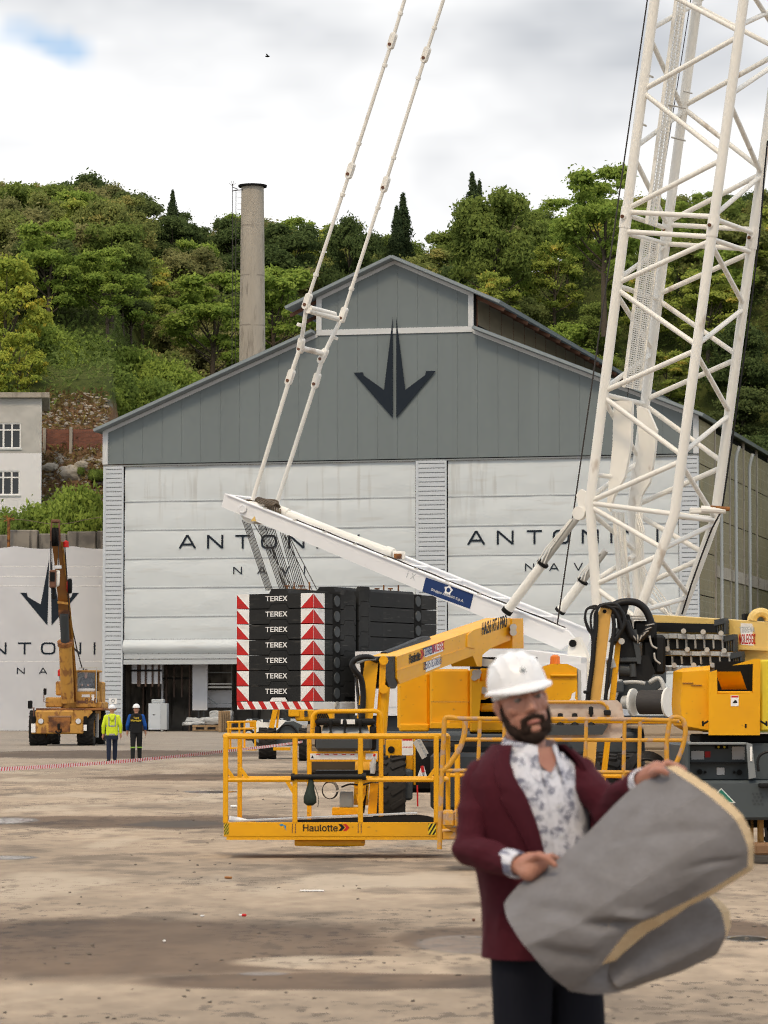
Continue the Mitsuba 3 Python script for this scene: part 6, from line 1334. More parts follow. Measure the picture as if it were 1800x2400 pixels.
# ------------------------------------------------------------------ people: bones hulled, joined, refined and smoothed
MF = manifold3d.Manifold
def ball(p, r, n=20):
    s = MF.sphere(1.0, n); r = np.broadcast_to(np.asarray(r, float), (3,)); return s.scale(r.tolist()).translate(np.asarray(p, float).tolist())
def bone(p, q, a, b, n=18): return MF.batch_hull([ball(p, a, n), ball(q, b, n)])
def chain(ps, rs, n=18): return [bone(ps[i], ps[i + 1], rs[i], rs[i + 1], n) for i in range(len(ps) - 1)]
def fuse(ms, length, it=10):
    m = MF.batch_boolean(ms, manifold3d.OpType.Add).refine_to_length(length).to_mesh()
    t = trimesh.Trimesh(m.vert_properties[:, :3], m.tri_verts, process=False); t.merge_vertices()
    trimesh.smoothing.filter_taubin(t, lamb=.5, nu=.52, iterations=it); return mesh(t.vertices, t.faces)
def tomesh(m): m = m.to_mesh(); return mesh(m.vert_properties[:, :3], m.tri_verts)
def f_shirt(p, n, uv):
    x, z = p.x * .82 + p.y * .57, p.z
    a = fbm(x * 42, z * 42, p.y * 20, 3); b = noise(x * 95, z * 95, 3); r, r2, w = voronoi(x * 24, z * 24)
    c_ = fbm(x * 150, z * 150, 7, 2); k = dr.maximum((1 - smoothstep(.22, .52, r + .35 * (a - .5))) * smoothstep(.28, .60, c_), .35 * smoothstep(.55, .75, c_))
    return mix((0.66, 0.67, 0.73), (0.085, 0.095, 0.16), k * .9)
mat('shirt', 0, 0.8, spec=0.2, proc=f_shirt)
mat('jacket', 0, 0.85, spec=0.15, sheen=0.3, proc=lambda p, n, uv: mix((0.062, 0.0085, 0.016), (0.046, 0.0065, 0.012), fbm(p.x * 120, p.y * 120, p.z * 160, 2)))
mat('lapel', (0.052, 0.0075, 0.014), 0.8, spec=0.15)
def f_skin(p, n, uv):
    a = fbm(p.x * 26, p.y * 26, p.z * 26, 3)
    return mix((0.42, 0.215, 0.150), (0.34, 0.140, 0.100), a)
mat('face', 0, 0.48, spec=0.4, proc=f_skin)
mat('beard', 0, 0.9, spec=0.15, proc=lambda p, n, uv: mix((0.012, 0.008, 0.006), (0.032, 0.019, 0.014), fbm(p.x * 150, p.y * 150, p.z * 60, 2)))
mat('hair_short', (0.10, 0.06, 0.045), 0.9)
mat('eye', (0.16, 0.14, 0.13), 0.35); mat('iris', (0.03, 0.022, 0.016), 0.2); mat('lip', (0.33, 0.12, 0.10), 0.45)
mat('trousers', (0.0075, 0.0085, 0.014), 0.9, spec=0.15)
YM = 10.0
def M(px, py, Y=YM): return P(px, py, Y)
man = thing('person', 'bearded person in white helmet, maroon jacket and floral shirt carrying a grey carpet', 'person')
# head frame: hx to the person's left, hf forward, hu up
ya, ro, pi_ = math.radians(13), math.radians(12), math.radians(-3)
l0, f0, u0 = np.array([math.cos(ya), math.sin(ya), 0]), np.array([math.sin(ya), -math.cos(ya), 0]), EZ
hx = l0 * math.cos(ro) + u0 * math.sin(ro); hu = u0 * math.cos(ro) - l0 * math.sin(ro); hf = f0 * math.cos(pi_) - hu * math.sin(pi_); hu = unit(np.cross(hf, hx)); hu = hu if hu[2] > 0 else -hu
HO = M(1224, 1655)
HEAD = basis(HO, hx, hf, hu)
hp = lambda x, y, z: HO + hx * x + hf * y + hu * z
def lb(x, y, z, r): return ball((x, y, z), r, 28)
skull = [lb(0, -.012, .045, (.074, .095, .085)), lb(0, .022, .0, (.066, .072, .085)), MF.batch_hull([lb(0, .045, -.035, (.055, .045, .05)), lb(0, .066, -.083, (.030, .026, .024)), lb(.045, .012, -.05, .022), lb(-.045, .012, -.05, .022)]),
         MF.batch_hull([lb(0, .090, .028, (.009, .012, .012)), lb(0, .107, -.012, (.010, .011, .009)), lb(.011, .094, -.016, .008), lb(-.011, .094, -.016, .008)]),
         MF.batch_hull([lb(.036, .074, .042, (.020, .013, .009)), lb(.010, .082, .038, (.012, .012, .009))]), MF.batch_hull([lb(-.036, .074, .042, (.020, .013, .009)), lb(-.010, .082, .038, (.012, .012, .009))]),
         lb(.038, .058, -.006, (.026, .022, .024)), lb(-.038, .058, -.006, (.026, .022, .024)), lb(0, .088, -.045, (.026, .014, .016)), lb(0, .088, -.074, (.020, .016, .014))]
for s in (-1, 1): skull.append(MF.batch_hull([lb(s * .074, -.008, .022, (.008, .020, .014)), lb(s * .072, .0, -.022, (.007, .011, .012)), lb(s * .080, -.014, .012, (.006, .016, .016))]))
mh = MF.batch_boolean(skull, manifold3d.OpType.Add)
for s in (-1, 1): mh = mh - lb(s * .031, .098, .022, (.017, .016, .012))
mm = np.hstack([np.stack([hx, hf, hu], 1), HO[:, None]])
head = mh.mirror([0, 0, 0]) if False else mh
hm = tomesh(head.refine_to_length(.006)); hm = put(hm, HEAD)
if hm.volume < 0: hm = mesh(hm.vertices, np.asarray(hm.faces)[:, ::-1])
hman = MF(manifold3d.Mesh(np.ascontiguousarray(hm.vertices, np.float32), np.ascontiguousarray(hm.faces, np.uint32)))
# trunk: axes of the body turned to the right of the camera
yb = math.radians(34); bl, bf = np.array([math.cos(yb), math.sin(yb), 0]), np.array([math.sin(yb), -math.cos(yb), 0])
def bp_(px, z, dl=0, df=0): c = np.array([(px - 900) / FPX * YM, YM, z]); return c + bl * dl + bf * df
shR, shL = M(1132, 1822, 9.96), M(1356, 1814, 10.06)
elR, wrR = M(1100, 1990, 9.86), M(1222, 2030, 9.66)
elL, wrL = M(1428, 1902, 9.92), M(1506, 1832, 9.70)
nk = bp_(1238, 1.515, 0, -.015)
body = [hman] + chain([nk - EZ * .05, hp(0, -.012, -.06)], [.066, .058]) + chain([hp(0, .03, -.085), nk + bf * .05 - EZ * .03], [.035, .045])
body += [bone(shR - EZ * .02, nk - EZ * .07, .045, .05), bone(shL - EZ * .02, nk - EZ * .07, .045, .05), MF.batch_hull([ball(bp_(1248, 1.34), (.13, .08, .08)), ball(bp_(1266, 1.02), (.12, .08, .1))])]
body += chain([shR, elR, wrR], [.05, .042, .027]) + chain([shL, elL, wrL], [.05, .042, .027])
# right hand: palm behind the carpet's edge, thumb laid over its face
def hand(w, k, thumb, fingers, pr):
    out = chain([w, (w + k) / 2, k], [.027, pr, pr * .85], 14)
    out += chain(thumb, [.014, .0115, .0105, .0085], 12)
    for f in fingers: out += chain(f, [.0105, .0100, .0092, .0080][:len(f)], 12)
    return out
kR = M(1262, 2022, 9.62)
fR = []
for i in range(4):
    b = kR + np.array([.012 - .010 * i, .028 + .004 * i, .012 - .021 * i]); t = [b, b + [.030 - .003 * i, .028, .004], b + [.052 - .005 * i, .046, -.008], b + [.058 - .006 * i, .040, -.026 - .004 * i]]; fR.append(t)
thR = [M(1238, 2018, 9.62), M(1262, 2004, 9.575), M(1283, 2011, 9.55), M(1300, 2027, 9.548)]
body += hand(wrR, kR, thR, fR, .036) + [bone(wrR, M(1240, 2045, 9.62), .027, .026), bone(M(1240, 2045, 9.62), kR, .026, .030)]
kL = M(1540, 1805, 9.64)
thL = [M(1530, 1812, 9.62), M(1540, 1806, 9.58), M(1552, 1806, 9.56), M(1562, 1812, 9.56)]
fL = []
for i in range(4):
    b = kL + np.array([.010 + .010 * i, .010 + .012 * i, .008 - .004 * i]); fL.append([b, b + [.022, .002, .014], b + [.042, .006, .004], b + [.050, .012, -.018]])
body += hand(wrL, kL, thL, fL, .032)
bm = fuse(body, .0075, 6)
part(man, 'body', bm, 'mat_face', smooth=True, label='weathered face and bare hands')
# face details sit on the head
def hobj(name, m, mt, smooth=True): q = put(m, HEAD); return part(man, name, q if q.volume > 0 else mesh(q.vertices, np.asarray(q.faces)[:, ::-1]), mt, smooth=smooth)
for s in (-1, 1):
    hobj('eye', tomesh(lb(s * .031, .079, .023, .0125)), 'mat_eye'); hobj('iris', tomesh(lb(s * .031 + .002, .0885, .022, (.0058, .004, .0058))), 'mat_iris')
    hobj('eyelid', tomesh(MF.batch_hull([lb(s * .020, .087, .028, (.006, .007, .0042)), lb(s * .042, .081, .029, (.007, .008, .0042))])), 'mat_face')
    hobj('eyebrow', tomesh(MF.batch_hull([lb(s * .014, .096, .040, (.006, .006, .005)), lb(s * .034, .090, .046, (.008, .006, .0045))]) + MF.batch_hull([lb(s * .034, .090, .046, (.008, .006, .0045)), lb(s * .051, .074, .040, (.005, .007, .003))])), 'mat_beard')
beard = [MF.batch_hull([lb(0, .068, -.096, (.034, .034, .026)), lb(.040, .040, -.078, (.020, .024, .022)), lb(-.040, .040, -.078, (.020, .024, .022))])]
for s in (-1, 1): beard += chain([(s * .066, .008, .002), (s * .064, .016, -.028), (s * .056, .030, -.058), (s * .040, .048, -.080)], [.010, .013, .018, .022], 14)
beard += [MF.batch_hull([lb(.004, .101, -.036, (.010, .007, .0085)), lb(.031, .086, -.046, (.008, .008, .010))]), MF.batch_hull([lb(-.004, .101, -.036, (.010, .007, .0085)), lb(-.031, .086, -.046, (.008, .008, .010))]),
          MF.batch_hull([lb(.031, .086, -.046, .008), lb(.030, .078, -.075, .012)]), MF.batch_hull([lb(-.031, .086, -.046, .008), lb(-.030, .078, -.075, .012)]), MF.batch_hull([lb(.022, .088, -.074, (.012, .010, .012)), lb(-.022, .088, -.074, (.012, .010, .012)), lb(0, .093, -.068, (.010, .008, .007))])]
b_m = fuse(beard, .005, 6); v = np.array(b_m.vertices); v += (meshkit.noise(v * 160)[:, None] - .5) * .004
hobj('beard', mesh(v, b_m.faces), 'mat_beard'); hobj('lips', tomesh(MF.batch_hull([lb(.017, .092, -.053, (.005, .005, .0035)), lb(-.017, .092, -.053, (.005, .005, .0035)), lb(0, .101, -.053, (.010, .005, .0048))])), 'mat_lip')
hobj('stubble_hair', tomesh(MF.batch_hull([lb(0, -.052, .0, (.066, .05, .05)), lb(0, -.04, .05, (.072, .06, .05))])), 'mat_hair_short')
# helmet
hk = f'{man}__helmet'; taken.add(hk); labels[hk] = {'label': 'white ribbed safety helmet'}
def dome(rx, ry, rz, cz, z0, nu=56, nv=22, lift=None):
    def fn(u, v):
        a = u * 2 * np.pi; e = v * np.pi / 2; z = np.sin(e); c = np.cos(e) ** .82
        rib = .0045 * np.clip(np.cos((c * np.sin(a)) * rx / .0165 * np.pi), -.2, 1) * (np.abs(c * np.sin(a)) * rx < .066) * np.clip((z - .12) * 5, 0, 1) * np.clip((c * -np.cos(a) + .88) * 5, 0, 1)
        x, y, zz = (rx + rib) * c * np.sin(a), (ry + rib) * c * np.cos(a), z0 + (cz + rz - z0) * z
        return np.stack([x, y - .008, zz + rib * z], -1)
    return sheet(fn, nu, nv)
hobj('helmet__shell', dome(.090, .112, .108, .058, .060, 96, 36), 'mat_helmet_white')
for k in list(scene):
    if k.startswith(man + '__helmet') and k != f'{man}__helmet__shell': pass
def brim(u, v):
    a = u * 2 * np.pi; pk_ = np.clip(np.cos(a), 0, 1) ** 2; r = .001 + v * (.009 + .026 * pk_); 
    return np.stack([(.090 + r) * np.sin(a), (.112 + r) * np.cos(a) - .008, .064 - .006 * v - .014 * pk_ * v], -1)
bt = sheet(brim, 72, 6); bb = mesh(np.array(bt.vertices) - [0, 0, .007], np.asarray(bt.faces)[:, ::-1]); ed = sheet(lambda u, v: brim(u, np.ones_like(u)) - np.stack([0 * u, 0 * u, .007 * v], -1), 72, 2)
hobj('helmet__brim', cat(bt, bb, ed), 'mat_helmet_white')
hobj('helmet__band', tomesh(MF.cylinder(.03, 1, 1, 48).scale([.082, .104, 1]).translate([0, -.008, .034])), 'mat_sticker')
star_ = Polygon([((.011 if k % 2 == 0 else .005) * math.sin(k * math.pi / 6), (.011 if k % 2 == 0 else .005) * math.cos(k * math.pi / 6)) for k in range(12)])
hobj('helmet__mark', put(extrude(star_, .003), basis(np.array([0, .096, .105]), np.array([1., 0, 0]), unit([0, -.45, .9]), unit([0, .9, .45]))), 'mat_grey', False)
# trunk of shirt and jacket as rings
RINGS = [(.905, 1278, .194, .138), (.97, 1276, .190, .134), (1.06, 1270, .183, .130), (1.16, 1260, .186, .134), (1.27, 1252, .197, .140), (1.36, 1246, .205, .138), (1.42, 1242, .206, .128), (1.455, 1241, .194, .114), (1.492, 1239, .160, .100), (1.545, 1236, .092, .084)]
rz = np.array([r[0] for r in RINGS])
def ring_pt(z, th, grow=0.0):      # th = 0 to the front, positive to the person's left
    cx0, a, b = (np.interp(z, rz, [r[i] for r in RINGS]) for i in (1, 2, 3))
    x = (cx0 - 900) / FPX * YM; e = .86
    s, c = np.sin(th), np.cos(th); X = (a + grow) * np.sign(s) * np.abs(s) ** e; F = (b + grow) * np.sign(c) * np.abs(c) ** e
    w = np.stack([x + 0 * z, YM + 0 * z, z], -1) + np.multiply.outer(X, bl) + np.multiply.outer(F, bf)
    return w
part(man, 'shirt', sheet(lambda u, v: ring_pt(.93 + .59 * v, u * 2 * np.pi, -.016 + .004 * np.sin(u * 40 + v * 9)), 80, 50), 'mat_shirt', smooth=True)
# jacket front edges: angle at which it opens, per height
oz = np.array([.905, 1.0, 1.1, 1.2, 1.3, 1.4, 1.47, 1.545]); oL = np.radians([30, 26, 24, 27, 31, 33, 38, 50]); oR = np.radians([-30, -22, -17, -18, -22, -29, -40, -62])
def jk(u, v, grow):
    z = .905 + .640 * v; a0, a1 = np.interp(z, oz, oL), np.interp(z, oz, oR) + 2 * np.pi; th = a0 + (a1 - a0) * u
    edge = np.minimum(u, 1 - u); g = grow + .006 * np.clip(1 - edge / .05, 0, 1) + .018 * (meshkit.fbm(np.stack([np.sin(th) * 2.6, np.cos(th) * 2.6, z * 5], -1), 3) - .5)
    return ring_pt(z, th, g)
jo = sheet(lambda u, v: jk(u, v, .012), 90, 60); ji = sheet(lambda u, v: jk(u, v, .004), 90, 60)
jacket = f'{man}__jacket'; taken.add(jacket); labels[jacket] = {'label': 'open maroon jacket'}
def strip(a, b): n = len(a); return mesh(np.vstack([a, b]), [f for i in range(n - 1) for f in ([i, i + 1, n + i + 1], [i, n + i + 1, n + i])])
e_ = np.linspace(0, 1, 60)
part(jacket, 'shell', cat(jo, mesh(ji.vertices, np.asarray(ji.faces)[:, ::-1]), *[strip(jk(0 * e_ + k, e_, .012), jk(0 * e_ + k, e_, .004)) for k in (0, 1)], *[strip(jk(e_, 0 * e_ + k, .012), jk(e_, 0 * e_ + k, .004)) for k in (0, 1)]), 'mat_jacket', smooth=True)
for s, op in ((1, oL), (-1, oR)):
    def lap(u, v):
        z = 1.03 + .500 * v; a = np.interp(z, oz, op); w = np.interp(z, [1.03, 1.15, 1.30, 1.385, 1.40, 1.43, 1.495], np.radians([1, 9, 20, 27, 21, 22, 22]))
        th = a + s * w * u; return ring_pt(z, th, .021 + .008 * np.sin(np.pi * np.clip(u, 0, 1)))
    part(jacket, 'lapel', cat(sheet(lap, 12, 50), strip(lap(1 + 0 * e_, e_), ring_pt(1.03 + .500 * e_, np.interp(1.03 + .500 * e_, oz, op) + s * np.interp(1.03 + .500 * e_, [1.03, 1.15, 1.30, 1.385, 1.40, 1.43, 1.495], np.radians([1, 9, 20, 27, 21, 22, 22])), .012))), 'mat_lapel', smooth=True)
    q = [ring_pt(np.array(1.0), np.array(a), .018) for a in (op[1] + s * .35, op[1] + s * 1.0)]
    part(jacket, 'pocket_flap', hullpts([p + d for p in q for d in (EZ * .0, EZ * .045, bf * .008, bf * .008 + EZ * .045)]), 'mat_jacket')
def cuff_sleeve(sh, el, wr, r, wr_in, name):
    d = unit(wr - el); end = wr - d * wr_in
    ms = [ball(sh, r[0] * np.array([1, 1, .95]))] + chain([sh - EZ * .005, sh + (el - sh) * .5, el, el + (end - el) * .55, end], r)
    ms = ms + [bone(sh, nk - EZ * .055 + (sh - nk) * .35, r[0] * .88, .055)]
    m = fuse(ms, .011, 6); v = np.array(m.vertices); v += (meshkit.fbm(v * np.array([8, 8, 17]), 3)[:, None] - .5) * .030 * unit_rows(np.asarray(trimesh.Trimesh(v, m.faces, process=False).vertex_normals))
    part(jacket, 'sleeve', mesh(v, m.faces), 'mat_jacket', smooth=True)
    part(man, 'shirt_cuff', lathe([(.030, -.02), (.038, -.02), (.041, .015), (.040, .045), (.034, .046), (.030, .02)], end, end + d, 24), 'mat_shirt', smooth=40)
cuff_sleeve(shR, elR, wrR, [.060, .058, .052, .047, .042], .055, 'r'); cuff_sleeve(shL, elL, wrL, [.060, .056, .051, .047, .042], .035, 'l')
# collar of the shirt
def col(u, v):
    th = np.radians(-178) + np.radians(356) * u; fr = np.cos(th / 2) ** 6; c0 = nk + bf * .012 - bl * .0
    r = .066 + .018 * v + .010 * fr; h = .045 - .075 * v - .045 * fr * v
    return c0 + np.multiply.outer(r * np.sin(th), bl) - np.multiply.outer(r * np.cos(th + np.pi) * -1.05, bf) * -1 + np.multiply.outer(h, EZ)
for s in (-1, 1):
    def half_col(u, v):
        th = np.radians(180 - 158 * u) * s; fr = u ** 5; c0 = nk + bf * .022
        r = .076 + .022 * v + .016 * fr * v; h = .066 - .040 * u - .062 * v - .050 * fr * v
        return c0 + np.multiply.outer(r * np.sin(th), bl) + np.multiply.outer(r * np.cos(th) * 1.08, bf) + np.multiply.outer(h, EZ)
    part(man, 'shirt_collar', sheet(half_col, 26, 8), 'mat_shirt', smooth=True)
    part(man, 'shirt_stand', sheet(lambda u, v: half_col(u, 0 * v) - np.multiply.outer(.06 * v, EZ), 26, 3), 'mat_shirt', smooth=True)
# V of bare throat, button band
vz = np.linspace(1.425, 1.49, 8)
part(man, 'throat', sheet(lambda u, v: ring_pt(1.462 + .075 * v, (u - .5) * 2 * np.radians(1 + 22 * v), -.008), 8, 10), 'mat_face', smooth=True)
part(man, 'button_band', sheet(lambda u, v: ring_pt(.94 + .525 * v, (u - .5) * .22, -.009), 5, 30), 'mat_shirt', smooth=True)
for z in (1.45, 1.36, 1.27, 1.18, 1.09): q = ring_pt(np.array(z), np.array(0.0), -.007); part(man, 'button', lathe([(0, .004), (.0055, .003), (.006, 0)], q, q + bf, 10), 'mat_sticker')
# trousers and shoes down to the ground
hpR, hpL = bp_(1277, .93, -.085, -.005), bp_(1277, .93, .09, -.005)
knR, knL = bp_(1245, .50, -.060, .03), bp_(1318, .50, .045, .04)
anR, anL = bp_(1250, .085, -.075, -.02), bp_(1325, .085, .05, .0)
tr = [MF.batch_hull([ball(hpR + EZ * .05, .095), ball(hpL + EZ * .05, .095), ball((hpR + hpL) / 2 - EZ * .03, .10)])] + chain([hpR, (hpR + knR) / 2, knR, anR], [.098, .088, .066, .055]) + chain([hpL, (hpL + knL) / 2, knL, anL], [.098, .088, .066, .055])
part(man, 'trousers', fuse(tr, .016, 6), 'mat_trousers', smooth=True)
for a in (anR, anL): part(man, 'shoe', fuse([MF.batch_hull([ball(a + [0, 0, -.045], (.042, .042, .04)), ball(a + bf * .15 - EZ * .052, (.043, .043, .032))]), bone(a, a - EZ * .04, .044, .044)], .012, 4), 'mat_black', smooth=True)
# ------------------------------------------------------------------ the carpet: one folded piece, grey backing outside, beige pile inside
mat('backing', 0, 0.75, spec=0.3, proc=lambda p, n, uv: mix((0.205, 0.200, 0.212), (0.138, 0.130, 0.130), smoothstep(.15, .85, fbm(p.x * 14, p.y * 14, p.z * 14, 3)) * .5 + .5 * fbm(p.x * 140, p.y * 140, p.z * 140, 2)))
def f_pile(p, n, uv):
    a = fbm(p.x * 90, p.y * 90, p.z * 90, 3); return mix((0.60, 0.475, 0.315), (0.48, 0.36, 0.22), a)
mat('pile', 0, 0.95, spec=0.1, proc=f_pile)
from scipy.interpolate import RectBivariateSpline
def grid3(rows, nu, nv, wr=.012, seed=0):
    g = np.array([[P(*q) for q in r] for r in rows]); v0, u0_ = np.linspace(0, 1, g.shape[0]), np.linspace(0, 1, g.shape[1]); vv, uu = np.linspace(0, 1, nv), np.linspace(0, 1, nu)
    k = [RectBivariateSpline(v0, u0_, g[..., i], kx=min(3, len(v0) - 1), ky=min(3, len(u0_) - 1), s=0)(vv, uu) for i in range(3)]
    lin = np.stack([np.array([[np.interp(a, u0_, g[j, :, i]) for a in uu] for j in range(len(v0))]) for i in range(3)], -1); lin = np.stack([np.stack([np.interp(vv, v0, lin[:, a, i]) for a in range(nu)], 1) for i in range(3)], -1)
    G = np.stack(k, -1) * .45 + lin * .55; du, dv = np.gradient(G, axis=1), np.gradient(G, axis=0); N = np.cross(du, dv); N /= np.linalg.norm(N, axis=-1, keepdims=True)
    if N[..., 1].mean() > 0: N = -N
    G = G + N * ((meshkit.fbm(G * np.array([7, 7, 5]) + seed, 4) - .5) * wr * 2)[..., None]
    return G, N, unit_rows(du.reshape(-1, 3)).reshape(du.shape), unit_rows(dv.reshape(-1, 3)).reshape(dv.shape)
def gmesh(G):
    nv, nu = G.shape[:2]; a = (np.arange(nv - 1)[:, None] * nu + np.arange(nu - 1)).ravel(); return mesh(G.reshape(-1, 3), np.vstack([np.stack([a, a + 1, a + nu + 1], 1), np.stack([a, a + nu + 1, a + nu], 1)]))
carpet = thing('carpet', 'thick grey backed carpet with beige pile, folded over and held in both hands', 'carpet')
def carpet_layer(rows, nu, nv, th, flR, flB, flT, flL, wr, seed, creases=()):
    G, N, DU, DV = grid3(rows, nu, nv, wr, seed)
    kk, mm_ = np.meshgrid(np.linspace(0, 1, nu), np.linspace(0, 1, nv))
    for (a0, b0), (a1, b1), dp, wd in creases:
        t = np.clip(((kk - a0) * (a1 - a0) + (mm_ - b0) * (b1 - b0)) / ((a1 - a0) ** 2 + (b1 - b0) ** 2), 0, 1); dd = np.hypot(kk - a0 - t * (a1 - a0), mm_ - b0 - t * (b1 - b0))
        G = G - N * (dp * np.exp(-(dd / wd) ** 2) * np.sin(np.pi * np.clip(t, .04, .96)))[..., None]
    part(carpet, 'backing', gmesh(G), 'mat_backing', smooth=True)
    B = G - N * th; M_ = G - N * .003; k = np.linspace(0, 1, nu)[None, :, None]; m = np.linspace(0, 1, nv)[:, None, None]
    out = lambda q, f: q + DU * (flR * np.clip(1 - (1 - k) * (nu - 1) / 2, 0, 1) * f) - DU * (flL * np.clip(1 - k * (nu - 1) / 2, 0, 1) * f) + DV * (flB * (1 + 1.5 * np.clip(1 - np.abs(k - .40) * 3.6, 0, 1)) * np.clip((k - .16) / .12, 0, 1) * np.clip(1 - (1 - m) * (nv - 1) / 2, 0, 1) * f) - DV * (flT * np.clip(1 - m * (nv - 1) / 2, 0, 1) * f)
    jit = (meshkit.noise(B * 160 + seed)[..., None] - .5) * .003
    B = out(B, 1.0) + jit; H = out(G - N * th * .45, 1.05) + jit
    loop = lambda A: np.concatenate([A[0], A[1:, -1], A[-1, -2::-1], A[-2:0:-1, 0], A[:1, 0]])
    part(carpet, 'pile', cat(gmesh(B), gmesh(M_), strip(loop(M_), loop(H)), strip(loop(H), loop(B))), 'mat_pile', smooth=True)
A_ = [[(1181, 2117, 9.65), (1231, 2063, 9.665), (1301, 2022, 9.67), (1366, 1959, 9.68), (1481, 1852, 9.66), (1560, 1797, 9.62)],
      [(1190, 2155, 9.55), (1268, 2110, 9.52), (1352, 2055, 9.505), (1435, 1992, 9.50), (1562, 1910, 9.49), (1648, 1855, 9.48)],
      [(1228, 2216, 9.48), (1325, 2178, 9.445), (1418, 2118, 9.43), (1522, 2052, 9.42), (1640, 1978, 9.42), (1724, 1922, 9.43)],
      [(1286, 2284, 9.51), (1380, 2226, 9.455), (1455, 2160, 9.435), (1562, 2098, 9.43), (1670, 2034, 9.435), (1752, 1985, 9.445)],
      [(1335, 2320, 9.56), (1408, 2264, 9.50), (1474, 2184, 9.47), (1575, 2130, 9.465), (1672, 2080, 9.465), (1752, 2032, 9.47)]]
carpet_layer(A_, 80, 60, .040, .027, .029, .0, .0, .010, 1, [((.26, .50), (.46, .98), .030, .035), ((.40, .62), (.52, .99), -.022, .03), ((.10, .15), (.34, .55), .016, .05), ((.55, .10), (.95, .55), .012, .04), ((.02, .5), (.22, .95), .018, .05), ((.45, .05), (.50, .5), -.014, .06), ((.70, .6), (.95, .85), .010, .03)])
B_ = [[(1418, 2262, 9.62), (1476, 2190, 9.66), (1556, 2140, 9.68), (1616, 2112, 9.69), (1658, 2098, 9.70)],
      [(1436, 2300, 9.56), (1500, 2244, 9.57), (1572, 2198, 9.585), (1640, 2162, 9.595), (1690, 2138, 9.60)],
      [(1450, 2316, 9.56), (1522, 2280, 9.565), (1592, 2246, 9.58), (1652, 2215, 9.59), (1700, 2188, 9.60)],
      [(1457, 2323, 9.62), (1522, 2303, 9.63), (1592, 2278, 9.64), (1642, 2258, 9.65), (1678, 2240, 9.66)]]
carpet_layer(B_, 40, 24, .038, .024, .0, .0, .0, .008, 2)
C_ = [[(1300, 2255, 9.58), (1372, 2245, 9.60), (1428, 2240, 9.63), (1490, 2240, 9.66)], [(1315, 2300, 9.555), (1378, 2296, 9.56), (1428, 2300, 9.58), (1490, 2292, 9.61)], [(1335, 2323, 9.575), (1385, 2331, 9.58), (1432, 2329, 9.59), (1490, 2314, 9.63)]]
carpet_layer(C_, 24, 14, .030, .0, .0, .0, .0, .004, 3)
